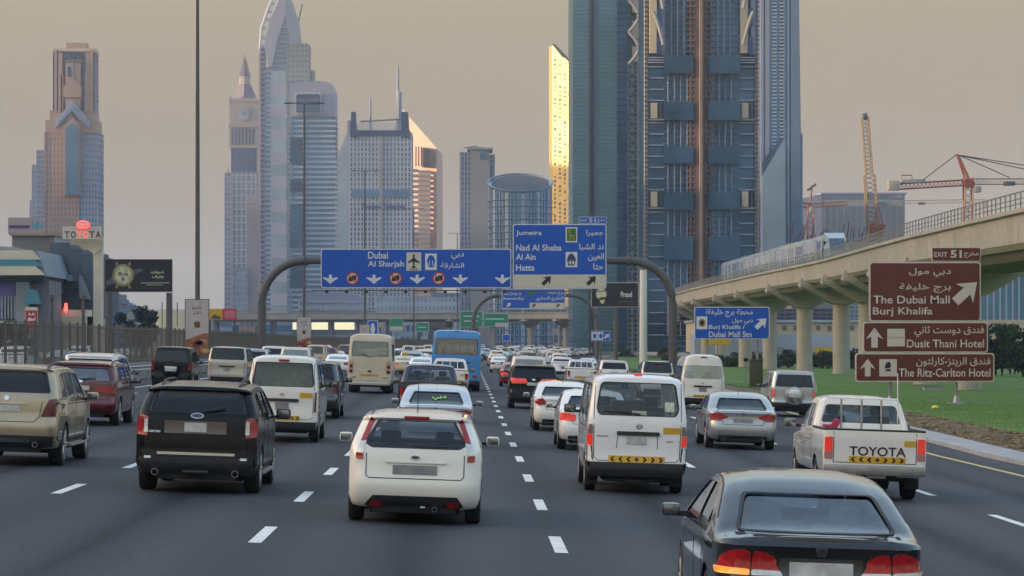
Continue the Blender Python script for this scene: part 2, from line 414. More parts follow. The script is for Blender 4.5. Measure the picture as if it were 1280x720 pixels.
def vehicle(B, name, label, cat, loc, pm, group=None, rz=0, wheels=None, wr=.33, ww=.21, rimm=None, spokes=5, rf=.64,
            rglass=None, fglass=None, sglass=(), glass=None, sdglass=None, cabin=True, lod=0, arch=.05, lamps=(), seats=None, seatm=None,
            mirrors=None, parts=(), tlines=(), slines=(), sparts=(), cavz=.5, extra=None, mirm=None, dash=True, midcut=None):
    """lamps: (name, polygon, material) mirrored; parts: (name, polygon, axis, material, offset, round)"""
    t = thing(name, label, cat, (loc[0], loc[1], gz(loc[0])), rz, group)
    t.rotation_euler = (0, math.atan(SLOPE), rz)
    glass = glass or GL; sdglass = sdglass or glass
    v, f = B.grid(fine=lod < 2)
    body = MB().add(v, f).build('body', pm, t); hw = B.W / 2
    wx = hw - ww / 2 - .015; wy = wheels or (.75, .75 + B.L * .58)
    if lod < 2:
        if len(body.data.materials) < 2: body.data.materials.append(UNDER)
        k = MB()
        for y in wy:
            for sg in (-1, 1):
                k.tube([(sg * (hw - .34), y, wr), (sg * (hw + .2), y, wr)], wr + arch, 28)
        boolean(body, k.mesh('c', UNDER))
        if cabin:
            zc = max(cavz, wr * 2 + arch + .02); cv, cf = B.grid(inset=.055, z0=zc, fine=False)
            boolean(body, MB().add(cv, cf).mesh('c', SEATM))
            ymid = midcut or B.L * .5
            k = MB()
            if rglass: k.prism(rglass, -1, ymid)
            if fglass: k.prism(fglass, ymid + .05, B.L + 1)
            boolean(body, k.mesh('c', BLKP))
            k = MB()
            for p in sglass: k.prismx(p, -3, 3)
            if sglass: boolean(body, k.mesh('c', BLKP))
        body.data.polygons.foreach_set('use_smooth', [True] * len(body.data.polygons)); body.data.set_sharp_from_angle(angle=R(38))
    else:
        body.data.polygons.foreach_set('use_smooth', [True] * len(body.data.polygons)); body.data.set_sharp_from_angle(angle=R(38))
        glass = sdglass = GLO
    go = -.012 if (cabin and lod < 2) else .004
    cl = .09 if lod == 0 else (.14 if lod == 1 else .3)
    if rglass:
        B.part('rear_window', rglass, 'rear', glass, t, go, cl, .0)
        if lod == 0:
            fr = MB(); c = (sum(p[0] for p in rglass) / len(rglass), sum(p[1] for p in rglass) / len(rglass))
            for a, b in zip(rglass, rglass[1:] + rglass[:1]):
                g = .03 / max(.3, math.dist(a, c)); h = .03 / max(.3, math.dist(b, c))
                B.patch([a, b, (b[0] + (c[0] - b[0]) * h, b[1] + (c[1] - b[1]) * h), (a[0] + (c[0] - a[0]) * g, a[1] + (c[1] - a[1]) * g)], 'rear', .005, .07, .02, fr)
            fr.build('window_seal', BLKP, t)
    if fglass: B.part('windscreen', fglass, 'front', glass, t, go, cl * 1.4, 0)
    for p in sglass:
        for ax in ('left', 'right'): B.part('side_window', p, ax, sdglass, t, go, cl * 1.4, 0)
    for nm, poly, m in lamps:
        for pl in (poly, mir(poly)): B.part(nm, pl, 'rear', m, t, .012, .07 if lod == 0 else .12, .02, r=.02)
    for nm, poly, ax, m, off, rr in parts: B.part(nm, poly, ax, m, t, off, .08 if lod == 0 else .2, .025, r=rr)
    for nm, poly, m, off in sparts:
        for ax in ('left', 'right'): B.part(nm, poly, ax, m, t, off, .15, .02)
    if tlines and lod < 2:
        k = MB()
        for pts in tlines: B.line(pts, 'rear', mb=k)
        for pts in slines: B.line(pts, 'left', mb=k); B.line(pts, 'right', mb=k)
        k.build('panel_gap', GAP, t, kind='stuff')
    for y in wy:
        for sg in (-1, 1):
            if lod < 2: wheel(t, sg * wx, y, wr, ww, spokes, rimm, rf)
            else: MB().lathe([(0, -ww / 2), (wr, -ww / 2), (wr, ww / 2), (0, ww / 2)], (sg * wx, y, wr), 'x', 14).build('wheel', RUB, t)
    if lod < 2:
        k = MB().box((0, sum(wy) / len(wy), B.z0 - .03), (B.W - .62, wy[-1] - wy[0] + .3, .14)).box((0, .5, B.z0 + .0), (B.W - .7, .8, .12)); [k.box((0, y, wr), (2 * wx, .1, .1)) for y in wy]
        k.tube([(hw * .5, .15, B.z0 + .02), (hw * .5, 1.2, B.z0)], .035, 8); k.build('chassis', UNDER, t)
    if cabin and lod < 2:
        zf = cavz + .0
        for sx in (seats or []): seat(t, sx[0], sx[1], sx[2] if len(sx) > 2 else zf, seatm or SEATM, sx[3] if len(sx) > 3 else .5)
        if dash: MB().box((0, B.L * .5 + (wy[-1] - B.L * .5) * .72, (B.belt if not callable(B.belt) else B.belt(2)) - .08), (B.W - .3, .3, .2)).build('dashboard', SEATM, t, bevel=.03)
    if mirrors:
        my, mz, ms = mirrors
        for sg in (-1, 1):
            k = MB(); ex = hw - .02
            k.box((sg * (ex + .07 + ms * .5), my, mz), (ms, .12, ms * .72)); o = k.build('mirror', mirm or pm, t, bevel=.04)
            a = MB().box((sg * (ex + .04), my + .03, mz - ms * .22), (.16, .05, .05)).build('mirror_arm', BLKP, o)
            MB().box((sg * (ex + .07 + ms * .5), my - .064, mz), (ms * .8, .01, ms * .52)).build('mirror_glass', MIR, o, bevel=.004)
    if extra: extra(t, B)
    return t
def chevrons(B, t, x0, x1, z0, z1, n=7):
    o = B.part('chevron_band', rect(x0, x1, z0, z1), 'rear', YEL, t, .010, .04)
    k = MB(); st = (x1 - x0) / n; zc = (z0 + z1) / 2; h = (z1 - z0) * .36
    for i in range(n):
        c = x0 + (i + .5) * st; d = -1 if i < n // 2 else (1 if i > n // 2 else 0); w = st * .28
        if d == 0: poly = [(c - w, zc), (c, zc - h), (c + w, zc), (c, zc + h)]; B.patch(poly, 'rear', .015, .05, 0, k)
        else:
            B.patch([(c - d * w, zc + h), (c, zc + h), (c + d * w, zc), (c, zc)], 'rear', .015, .05, 0, k); B.patch([(c - d * w, zc - h), (c, zc), (c + d * w, zc), (c, zc - h)], 'rear', .015, .05, 0, k)
            B.patch([(c - d * w, zc - h), (c, zc - h), (c + d * w, zc), (c, zc)], 'rear', .015, .05, 0, k)
    k.build('chevron_print', DKRED, o)
def decal_text(B, t, s, x0, x1, z0, z1, m, bold=.02, name='lettering', parent=None):
    me = text_mesh(s, x1 - x0, z1 - z0, m, bold)
    for v in me.vertices:
        l, n = B.hit((v.co.x + x0, v.co.z + z0), 'rear'); v.co = l + n * .008
    o = bpy.data.objects.new(name, me); COL.objects.link(o); o.parent = parent or t; return o
def oval(cx, cz, a, b, n=14): return [(cx + a * math.cos(2 * math.pi * i / n), cz + b * math.sin(2 * math.pi * i / n)) for i in range(n)]
def rails(B, t, y0, y1, x=None, m=DULLM, h=.05):
    for sg in (-1, 1):
        xx = sg * (x or B.W / 2 - B.tumble - .06); pts = []
        for i in range(9):
            y = y0 + (y1 - y0) * i / 8; l, n = B.hit((xx, y), 'top'); pts.append((xx, y, l.z + (h if 1 < i < 7 else (h * .75 if 0 < i < 8 else -.01))))
        MB().tube(pts, .022, 8).build('roof_rail', m, t, True)
def wiper(B, t, a, b, m=BLKP):
    la, na = B.hit(a, 'rear'); lb, nb = B.hit(b, 'rear'); MB().tube([la + na * .02, lb + nb * .03], .014, 6).build('wiper', m, t)
def exhaust(t, x, z, r=.045, y=-.03): MB().lathe([(r, .3), (r, 0), (r * .8, 0), (r * .8, .2), (0, .2)], (x, y, z), 'y', 16).build('exhaust', CHROME, t, True)
def antenna(t, x, y, z, h=.5, lean=-.15): MB().tube([(x, y, z), (x, y + lean * h, z + h)], [.008, .004], 5).build('antenna', BLKP, t)
def hood_line(L, belt, nose=.72, hood=.95): return [(L - 1.25, hood), (L - .5, hood - .06), (L - .12, hood - .17), (L, nose)]
WHITE = paint('white', (.82, .80, .78)); CREAM = paint('cream_white', (.82, .78, .69)); PEARL = paint('pearl', (.78, .76, .71)); OFFW = paint('off_white', (.79, .76, .69))
BLACK = mat('paint_black', (.005, .005, .007), .18, 0, .05, 1.6, .0, spec=.28); GOLD = paint('pale_gold', (.40, .33, .22), .25, .45); MAROON = paint('maroon', (.10, .008, .014), .2, .1)
SILVER = paint('silver', (.42, .43, .44), .26, .6); GREY = paint('dark_grey', (.075, .085, .095), .2, .45); NAVY = paint('navy', (.016, .02, .05), .2, .1)
ICE = paint('ice_blue', (.50, .54, .60), .24, .35); BLUE = paint('bus_blue', (.035, .22, .52), .35); BEIGE = paint('champagne', (.50, .46, .40), .25, .35); TAXI = paint('taxi_cream', (.62, .50, .30)); REDP = paint('red', (.35, .015, .015))
def sedanB(**k):
    d = dict(L=4.6, W=1.8, H=1.44, z0=.25, belt=.90, tumble=.20, r=.24, rc=.22, rr=.06, crown=.025, rtap=.05,
        rear=[(.25, .10), (.34, .01), (.42, 0), (.60, 0), (.64, .03), (.86, .07), (.93, .05), (.97, .09)],
        front=[(.2, 4.48), (.4, 4.6), (.62, 4.58), (.8, 4.45)],
        top=[(.09, .965), (.16, .985), (.50, 1.01), (1.18, 1.31), (1.42, 1.385), (1.75, 1.425), (2.1, 1.44), (2.45, 1.42), (2.65, 1.37), (3.45, .96), (4.2, .82), (4.5, .70), (4.6, .6)])
    d.update(k); return Body(**d)
def suvB(L=4.7, W=1.9, H=1.72, **k):
    e = L - 4.7; h = H - 1.72
    d = dict(L=L, W=W, H=H, z0=.30, belt=1.08, tumble=.16, r=.2, rc=.15, rr=.05, crown=.02, lower=(0, .06, .16, .3, .42, .5, .62, .8, 1),
        rear=[(.3, .12), (.42, .01), (.46, 0), (.66, 0), (.70, .05), (1.12, .09), (1.25, .13), (1.58 + h, .36), (1.64 + h, .34), (1.68 + h, .38)],
        front=[(.2, L - .12), (.45, L), (.75, L - .02), (1.0, L - .15)],
        top=[(.36, 1.67 + h), (.7, 1.70 + h), (1.5, 1.72 + h), (2.3 + e, 1.72 + h), (2.7 + e, 1.66 + h), (3.45 + e, 1.16), (4.35 + e, 1.0), (4.6 + e, .88), (4.7 + e, .7)])
    d.update(k); return Body(**d)
def vanB(L=4.7, W=1.69, H=2.0, **k):
    h = H - 2.0
    d = dict(L=L, W=W, H=H, z0=.30, belt=1.15, tumble=.11, r=.2, rc=.10, fc=.3, rr=.10, crown=.03, rtap=.015, ftap=.06,
        rear=[(.28, .06), (.34, .01), (.4, 0), (.62, 0), (.66, .03), (1.2, .05), (1.88 + h, .17), (1.93 + h, .19)],
        front=[(.2, L - .1), (.45, L), (.75, L), (1.05, L - .1)],
        top=[(.19, 1.93 + h), (.27, 1.97 + h), (.45, 1.99 + h), (1.2, 2.0 + h), (L - 1.5, 1.98 + h), (L - 1.2, 1.90 + h), (L - .45, 1.18), (L - .15, 1.05), (L, .85)])
    d.update(k); return Body(**d)
def swin(pts): return rpoly(pts, .06, 3)
def sedan_sides(y0=.95): return [swin([(y0 + .1, 1.0), (1.95, .96), (1.95, 1.33), (1.45, 1.30)]), swin([(2.02, .96), (3.15, .94), (2.55, 1.30), (2.02, 1.33)])]
def suv_sides(L, H, belt=1.12):
    t = H - .12; e = L - 4.7
    return [swin([(.50, belt + .04), (1.18, belt + .02), (1.18, t), (.72, t - .04)]), swin([(1.26, belt + .02), (2.12 + e * .5, belt), (2.12 + e * .5, t), (1.26, t)]), swin([(2.2 + e * .5, belt), (3.2 + e, belt), (2.72 + e, t - .03), (2.2 + e * .5, t)])]
def van_sides(L, H):
    t = H - .16; return [swin([(.5, 1.22), (1.75, 1.22), (1.75, t), (.5, t)]), swin([(1.85, 1.22), (3.05, 1.22), (3.05, t), (1.85, t)]), swin([(3.15, 1.18), (L - .75, 1.18), (L - 1.25, t - .05), (3.15, t)])]
def trap(w0, z0, w1, z1, r=.05): return rpoly([(-w0, z0), (w0, z0), (w1, z1), (-w1, z1)], r, 4)
S4 = [(-.36, 2.3), (.36, 2.3), (-.33, 1.35, None, .55), (.33, 1.35, None, .55)]
def S(*a): return [(x, y, z, w) for x, y, z, w in a]
# --- near vehicles, each from its own look in the photograph -----------------------------------------------------
def civic(loc):
    B = sedanB(L=4.5, W=1.75, H=1.43, belt=.90, rear=[(.25, .12), (.34, .01), (.42, 0), (.58, 0), (.62, .035), (.84, .06), (.90, .03), (.935, .055), (.96, .09)],
        top=[(.09, .955), (.16, .97), (.42, .995), (.6, 1.08), (1.12, 1.295), (1.36, 1.37), (1.75, 1.42), (2.1, 1.43), (2.45, 1.40), (3.6, .95), (4.2, .82), (4.42, .70), (4.5, .6)], front=[(.2, 4.38), (.4, 4.5), (.62, 4.48), (.8, 4.35)], tumble=.23, nb=44, rc=.2)
    rg = rpoly([(-.67, 1.0), (.67, 1.0), (.56, 1.285), (-.56, 1.285)], .05)
    def ex(t, B):
        for sg, lit in ((-1, 1), (1, 0)):
            out = [(-.845, .67), (-.585, .665), (-.575, .868), (-.70, .872), (-.80, .82)]; inn = [(-.57, .665), (-.32, .665), (-.42, .845), (-.56, .868)]
            oc = [(-.835, .665), (-.585, .655), (-.583, .708), (-.845, .722)]; ic = [(-.57, .655), (-.31, .655), (-.335, .70), (-.57, .705)]
            if sg > 0: out, inn, oc, ic = mir(out), mir(inn), mir(oc), mir(ic)
            B.part('tail_light', out, 'rear', REDC, t, .014, .05, .03, r=.05)
            B.part('tail_light', inn, 'rear', REDC, t, .014, .05, .03, r=.05)
            o = B.part('indicator_lens', oc, 'rear', ORGL if lit else CLRL, t, .019, .05, .03, r=.02)
            B.part('reversing_lens', ic, 'rear', CLRL, t, .019, .05, .03, r=.015)
            B.part('lamp_bulb', oval(sg * -.44, .775, .075, .06), 'rear', REDC, t, .02, .05, .01)
            B.part('lamp_bulb', oval(sg * -.69, .79, .075, .06), 'rear', REDC, t, .02, .05, .01)
        k = MB()
        for sg in (-1, 1):
            B.line([(sg * .31, .64), (sg * .41, .86), (sg * .6, .885), (sg * .8, .85)], 'rear', .012, mb=k)
        B.line([(-.68, .98), (.68, .98)], 'rear', .014, mb=k); k.build('panel_gap', GAP, t, kind='stuff')
        b = B.part('badge', rpoly([(-.05, .90), (-.035, .83), (.035, .83), (.05, .90)], .01), 'rear', CHROME, t, .012, .05)
        B.part('badge_field', rpoly([(-.036, .888), (-.026, .842), (.026, .842), (.036, .888)], .01), 'rear', BLKP, b, .015, .05)
        B.part('badge_letter', [(-.026, .885), (-.018, .885), (-.013, .868), (.013, .868), (.018, .885), (.026, .885), (.018, .846), (.010, .846), (.011, .858), (-.011, .858), (-.010, .846), (-.018, .846)], 'rear', CHROME, b, .017, .02)
        MB().box((0, .62, .99), (.36, .08, .03)).build('high_brake_light', REDL, t, bevel=.01)
        MB().box((0, .75, .96), (1.2, .5, .03)).build('parcel_shelf', SEATM, t)
        for sg in (-1, 1):
            k = MB().tube([(sg * (B.surf(1, 2, b, 1)[0] - .02), B.surf(1, 2, b, 1)[1], B.surf(1, 2, b, 1)[2] + .008) for b in [.12 + .03 * i for i in range(14)]], .013, 6); k.build('roof_trim', BLKP, t)
    return vehicle(B, 'sedan', 'dark metallic sedan with its left indicator glowing, cut by the bottom edge of the picture', 'car', loc, paint('charcoal', (.020, .022, .026), .16, .35), rglass=rg, fglass=trap(.62, 1.05, .54, 1.34),
        sglass=[swin([(.98, 1.02), (1.22, 1.0), (1.2, 1.16)]), swin([(1.28, .99), (2.05, .96), (2.05, 1.33), (1.55, 1.31), (1.26, 1.18)]), swin([(2.12, .96), (3.35, .94), (2.55, 1.31), (2.12, 1.33)])],
        wheels=(.92, 3.62), wr=.32, lamps=(), seats=S((-.36, 2.3, .35, .5), (.36, 2.3, .35, .5), (-.34, 1.3, .35, .56), (.34, 1.3, .35, .56)), mirrors=(3.05, 1.0, .17), cavz=.45, seatm=mat('seat_light', (.20, .22, .24), .9, var=.15, scale=12), glass=glassmat('sedan_glass', (.52, .66, .74), .13),
        parts=[('number_plate_recess', rpoly([(-.30, .64), (.30, .64), (.345, .81), (-.345, .81)], .02), 'rear', paint('charcoal2', (.022, .024, .028), .25, .3), .003, 0), ('number_plate', rect(-.26, .26, .66, .775), 'rear', PLATE, .012, .008)],
        slines=[[(2.08, .3), (2.08, .95)], [(1.3, .45), (1.22, .98)], [(3.2, .35), (3.3, .92)]], tlines=[[(-.84, .625), (.84, .625)]], extra=ex)
def hatch(loc):
    B = Body(L=4.34, W=1.84, H=1.50, z0=.22, belt=.98, tumble=.22, r=.24, rc=.2, fc=.5, rr=.06, crown=.025, rtap=.035, nb=40, lower=(0, .07, .18, .32, .46, .6, .8, 1),
        rear=[(.2, .16), (.3, .04), (.42, 0), (.58, .0), (.64, .04), (.95, .07), (1.05, .11), (1.38, .33), (1.43, .27), (1.46, .31)],
        front=[(.2, 4.2), (.4, 4.34), (.65, 4.3), (.85, 4.1)],
        top=[(.28, 1.455), (.5, 1.475), (1.2, 1.50), (1.9, 1.50), (2.3, 1.43), (3.15, 1.03), (3.9, .90), (4.2, .78), (4.34, .6)])
    def ex(t, B):
        for sg in (-1, 1):
            up = [(.56, 1.41), (.625, 1.425), (.745, 1.10), (.665, 1.12), (.60, 1.30)]; md = [(.665, 1.115), (.745, 1.095), (.80, .955), (.70, .945)]; lo = [(.70, .94), (.80, .95), (.795, .865), (.70, .86)]
            if sg < 0: up, md, lo = mir(up), mir(md), mir(lo)
            B.part('tail_light', up, 'rear', REDL, t, .012, .05, .03, r=.015); B.part('reversing_lens', md, 'rear', CLRL, t, .012, .05, .03, r=.01); B.part('tail_light', lo, 'rear', REDL, t, .012, .05, .03, r=.015)
            B.part('reflector', rect(sg * .52 - .075, sg * .52 + .075, .255, .325), 'rear', REDL, t, .03, .08, r=.01)
            l, n = B.hit((sg * .60, .5), 'top'); 
            MB().tube([(sg * .62, y, B.hit((sg * .62, y), 'top')[0].z + .004) for y in (.31, .6, 1.2, 1.9)], .012, 6).build('roof_trim', BLKP, t)
        k = MB().box((0, .30, 1.435), (.34, .12, .05)); o = k.build('high_brake_light', REDL, t, bevel=.012)
        b = B.part('badge', oval(0, .905, .07, .033), 'rear', CHROME, t, .012, .04); B.part('badge_field', oval(0, .905, .058, .023), 'rear', NAVY, b, .016, .04)
        wiper(B, t, (-.02, 1.055), (.42, 1.045)); antenna(t, 0, .75, 1.49, .55, -.2)
        exhaust(t, .28, .22, .035)
        MB().box((.12, .06, .235), (.07, .05, .035)).build('tow_eye_cover', CHROME, t, bevel=.01)
    return vehicle(B, 'hatchback', 'cream white hatchback with tall red pillar lamps, nearest car in the centre lane', 'car', loc, CREAM,
        rglass=rpoly([(-.52, 1.40), (-.655, 1.16), (-.68, 1.08), (-.60, 1.025), (.60, 1.025), (.68, 1.08), (.655, 1.16), (.52, 1.40)][::-1], .03), fglass=trap(.66, 1.08, .56, 1.40),
        sglass=[swin([(.68, 1.13), (1.0, 1.06), (1.0, 1.34), (.82, 1.32)]), swin([(1.07, 1.04), (1.95, 1.02), (1.95, 1.38), (1.07, 1.38)]), swin([(2.02, 1.02), (3.0, 1.0), (2.3, 1.36), (2.02, 1.38)])],
        wheels=(.78, 3.42), wr=.32, ww=.215, seats=S((-.37, 2.1, .35, .5), (.37, 2.1, .35, .5), (-.38, 1.15, .38, .5), (.38, 1.15, .38, .5)), mirrors=(2.85, 1.06, .19), glass=glassmat('hatch_glass', (.55, .60, .66), .05),
        parts=[('number_plate', rect(-.30, .30, .68, .80), 'rear', PLATEG, .014, .01), ('chrome_strip', rect(-.40, .42, .828, .848), 'rear', CHROME, .02, 0),
               ('rear_diffuser', [(-.67, .26), (-.56, .39), (.58, .39), (.67, .26), (.60, .225), (-.60, .225)], 'rear', BLKP, .008, .02)],
        tlines=[[(-.66, .95), (-.66, .66), (-.62, .62), (.62, .62), (.66, .66), (.66, .95)]], slines=[[(2.0, .3), (2.0, 1.0)], [(1.03, .6), (1.03, 1.02)], [(2.95, .35), (2.98, 1.0)]], extra=ex)
def edge(loc):
    B = suvB(4.72, 1.93, 1.70, belt=1.16, tumble=.20, nb=40, z0=.28, rear=[(.28, .14), (.40, .02), (.46, 0), (.58, 0), (.62, .04), (.86, .05), (.90, .08), (1.15, .09), (1.25, .13), (1.56, .36), (1.60, .27), (1.64, .31)], top=[(.29, 1.635), (.6, 1.67), (1.5, 1.70), (2.3, 1.70), (2.7, 1.64), (3.5, 1.18), (4.3, 1.05), (4.6, .9), (4.72, .7)])
    def ex(t, B):
        rails(B, t, .55, 2.7, .60, BLKP, .045)
        b = B.part('badge', oval(0, 1.205, .10, .042), 'rear', CHROME, t, .012, .05); B.part('badge_field', oval(0, 1.205, .085, .03), 'rear', NAVY, b, .016, .05)
        wiper(B, t, (.05, 1.27), (.42, 1.33)); exhaust(t, -.62, .33, .055); exhaust(t, .62, .33, .055)
        decal_text(B, t, 'LIMITED', -.74, -.56, .935, .965, CHROME)
        MB().tube([(-.2, .02, .34), (.2, .02, .34)], .03, 8).build('tow_bar', BLKP, t)
        for sg in (-1, 1): B.part('reflector', rect(sg * .74 - .05, sg * .74 + .05, .54, .57), 'rear', CLRL, t, .012, .1)
        MB().b2(-.98, .98, 1.25, 3.2, .27, .33).build('running_board', DULLM, t, bevel=.02)
    return vehicle(B, 'suv', 'shiny black SUV with red corner lamps and twin exhausts, left of the cream hatchback', 'car', loc, BLACK, rglass=trap(.76, 1.25, .66, 1.58, .05), fglass=trap(.72, 1.22, .62, 1.6),
        sglass=suv_sides(4.7, 1.70, 1.16), glass=GLD, wheels=(.95, 3.78), wr=.365, ww=.25, rf=.70, lamps=[('tail_light', [(.76, .88), (.92, .90), (.93, 1.1), (.86, 1.20), (.75, 1.17)], REDL)],
        mirrors=(3.05, 1.2, .24), mirm=BLKP, seats=S((-.38, 2.3, .5, .52), (.38, 2.3, .5, .52), (0, 1.3, .5, 1.2)),
        parts=[('applique_panel', rect(-.50, .46, .93, 1.125), 'rear', paint('taupe_panel', (.10, .08, .075), .3, .4), .012, .01), ('number_plate', rect(-.19, .15, .955, 1.10), 'rear', PLATE, .02, .01),
               ('bumper_cladding', [(-.93, .30), (-.93, .56), (.93, .56), (.93, .30)], 'rear', BLKP, .012, 0), ('bumper_reflection', rect(-.60, .60, .60, .64), 'rear', GOLD, .006, .01),  # tan reflection on the bumper, painted as a gold strip
               ('reversing_lens', rect(-.81, -.755, .93, 1.14), 'rear', CLRL, .018, .015), ('reversing_lens', rect(.755, .81, .93, 1.14), 'rear', CLRL, .018, .015)],
        sparts=[('sill_cladding', [(1.4, .30), (3.3, .30), (3.3, .44), (1.4, .44)], BLKP, .01)],
        tlines=[[(-.74, 1.24), (-.74, .72), (-.66, .67), (.66, .67), (.74, .72), (.74, 1.24)]], slines=[[(2.16, .45), (2.16, 1.15)], [(1.22, .75), (1.22, 1.15)], [(3.2, .45), (3.22, 1.15)]], extra=ex)
def ml(loc):
    B = suvB(4.85, 1.91, 1.80, belt=1.18, tumble=.19, z0=.32, r=.24, nb=40, lower=(0, .06, .18, .3, .4, .52, .64, .8, 1), rear=[(.3, .16), (.42, .03), (.5, 0), (.78, 0), (.84, .06), (1.2, .09), (1.3, .13), (1.7, .34), (1.74, .28), (1.77, .32)], top=[(.31, 1.765), (.6, 1.785), (1.6, 1.80), (2.4, 1.79), (2.8, 1.72), (3.6, 1.22), (4.45, 1.06), (4.75, .92), (4.85, .7)])
    def ex(t, B):
        rails(B, t, .45, 2.9, .66, BLKP, .06); exhaust(t, .55, .40, .05)
        B.part('badge', oval(0, 1.22, .045, .045), 'rear', CHROME, t, .012, .05)
        MB().b2(-1.0, 1.0, 1.4, 3.4, .33, .38).build('running_board', DULLM, t, bevel=.02)
        for sg in (-1, 1): MB().tube([(sg * .75, .03, .62), (sg * .86, .09, .62), (sg * .945, .5, .62)], .018, 6).build('bumper_trim', DULLM, t)
    return vehicle(B, 'suv', 'pale gold SUV with roof rails cut by the left edge of the picture', 'car', loc, GOLD, rglass=trap(.78, 1.32, .67, 1.69, .05), fglass=trap(.74, 1.28, .62, 1.68), sglass=suv_sides(4.8, 1.80, 1.2), glass=GLD,
        wheels=(.98, 3.9), wr=.38, ww=.26, rf=.70, lamps=[('tail_light', [(.62, .90), (.935, .91), (.945, 1.12), (.88, 1.23), (.76, 1.21)], DREDL)], mirrors=(3.2, 1.22, .22), seats=S((-.38, 2.3, .5, .52), (.38, 2.3, .5, .52), (0, 1.3, .5, 1.2)),
        parts=[('chrome_strip', rect(-.52, .36, 1.115, 1.15), 'rear', CHROME, .022, .01), ('number_plate', rect(-.26, .26, .98, 1.09), 'rear', PLATE, .014, .01),
               ('bumper_cladding', [(-.92, .32), (-.92, .56), (.92, .56), (.92, .32)], 'rear', BLKP, .012, 0), ('skid_plate', rect(-.5, .45, .45, .50), 'rear', CHROME, .03, .01)],
        sparts=[('sill_cladding', [(1.45, .33), (3.4, .33), (3.4, .50), (1.45, .50)], BLKP, .01)],
        tlines=[[(-.60, 1.28), (-.60, .90), (-.5, .80), (.5, .80), (.60, .90), (.66, 1.28)]], slines=[[(2.2, .5), (2.2, 1.18)], [(1.24, .8), (1.24, 1.18)], [(3.3, .5), (3.32, 1.18)], [(1.3, 1.12), (3.9, 1.12)]], extra=ex)
def urvan(loc):
    B = vanB(4.75, 1.72, 2.02, belt=1.2, nb=40, rear=[(.28, .08), (.34, .01), (.40, 0), (.56, 0), (.60, .04), (1.2, .05), (1.90, .19), (1.95, .22)], top=[(.22, 1.95), (.32, 1.99), (.5, 2.01), (1.2, 2.02), (3.3, 2.0), (3.6, 1.9), (4.3, 1.2), (4.6, 1.05), (4.75, .85)])
    def ex(t, B):
        chevrons(B, t, -.48, .48, .53, .65); B.part('speed_sticker', rect(.44, .74, 1.04, 1.15), 'rear', YEL, t, .006, .2)
        for (a, b, c, d) in ((-.80, -.62, .965, .985), (.50, .74, .90, .92)): B.part('model_lettering', rect(a + (.1 if a < 0 else 0), b + (.12 if a < 0 else 0), c, d), 'rear', DULLM, t, .006, .3)
        b = MB().lathe([(.035, 0), (.052, -.01), (.035, -.012)], (.03, B.hit((.03, 1.16), 'rear')[0].y, 1.16), 'y', 20); b.box((.03, B.hit((.03, 1.16), 'rear')[0].y - .006, 1.16), (.12, .01, .018)); b.build('badge', CHROME, t)
        wiper(B, t, (.05, 1.36), (-.58, 1.40)); MB().box((0, .35, 2.035), (.14, .06, .05)).build('roof_lamp', REDLIT, t, bevel=.015)
        B.part('window_sticker', rect(.46, .62, 1.42, 1.58), 'rear', mat('sticker', (.5, .55, .45), .6, var=.3, scale=20), t, -.002, .2)
        B.part('window_sticker', rect(-.10, .15, 1.35, 1.42), 'rear', mat('sticker2', (.4, .4, .3), .6, var=.3, scale=20), t, -.002, .2)
        exhaust(t, .35, .27, .04, .2); MB().tube([(-.55, .15, .25), (-.3, .12, .24), (0, .1, .2), (.3, .12, .24), (.55, .15, .25)], .04, 8).build('leaf_spring', UNDER, t)
        for sg in (-1, 1): MB().b2(sg * .62, sg * .84, .66, .68, .12, .42).build('mud_flap', RUB, t)
        for sg in (-1, 1): B.part('corner_cladding', [(sg * .84, .56), (sg * .84, .80), (sg * .76, .80), (sg * .74, .56)], 'rear', BLKP, t, .008, .1)
    return vehicle(B, 'van', 'white minibus van with lit red lamps and yellow chevron band, right of centre', 'van', loc, WHITE,
        rglass=rpoly([(-.66, 1.33), (.66, 1.33), (.71, 1.45), (.64, 1.90), (-.64, 1.90), (-.71, 1.45)], .09), fglass=trap(.72, 1.25, .62, 1.86), sglass=van_sides(4.75, 2.02), glass=glassmat('van_glass', (.56, .60, .60), .05),
        wheels=(.95, 3.45), wr=.32, ww=.2, seats=S((-.45, 3.0, .75, .5), (.42, 3.0, .75, .5), (-.05, 2.1, .7, 1.2), (-.15, 1.2, .7, 1.0)), cavz=.6, mirrors=(3.75, 1.35, .22), mirm=BLKP,
        lamps=[('tail_light', [(.755, .81), (.845, .82), (.84, 1.0), (.755, 1.0)], REDLIT), ('indicator_lens', [(.755, 1.005), (.84, 1.005), (.82, 1.17), (.76, 1.17)], mat('smoky_lens', (.22, .15, .13), .2, coat=.7))],
        parts=[('handle_bar', rect(-.35, .38, 1.0, 1.065), 'rear', BLKP, .03, .02), ('number_plate', rect(-.18, .16, .85, .99), 'rear', PLATE, .012, .01), ('bumper', [(-.86, .31), (-.86, .53), (.86, .53), (.86, .31)], 'rear', BLKP, .03, .02)],
        sparts=[('bumper_side', [(.02, .31), (.55, .31), (.55, .5), (.02, .56)], BLKP, .02)],
        tlines=[[(-.73, 1.9), (-.745, 1.3), (-.73, .62), (-.66, .56), (.66, .56), (.73, .62), (.745, 1.3), (.73, 1.9)], [(-.35, .78), (-.33, 1.0)], [(.35, .78), (.35, 1.0)]], slines=[[(3.08, .35), (3.08, 1.9)], [(1.8, .4), (1.8, 1.85)], [(.3, 1.12), (3.0, 1.12)]], extra=ex)
BMP = mat('dusty_chrome', (.33, .32, .30), .38, .75, .2, 5)
def pickup_bed(t, B, L, W, H0, ybed, floor=.75, m=WHITE):
    pass
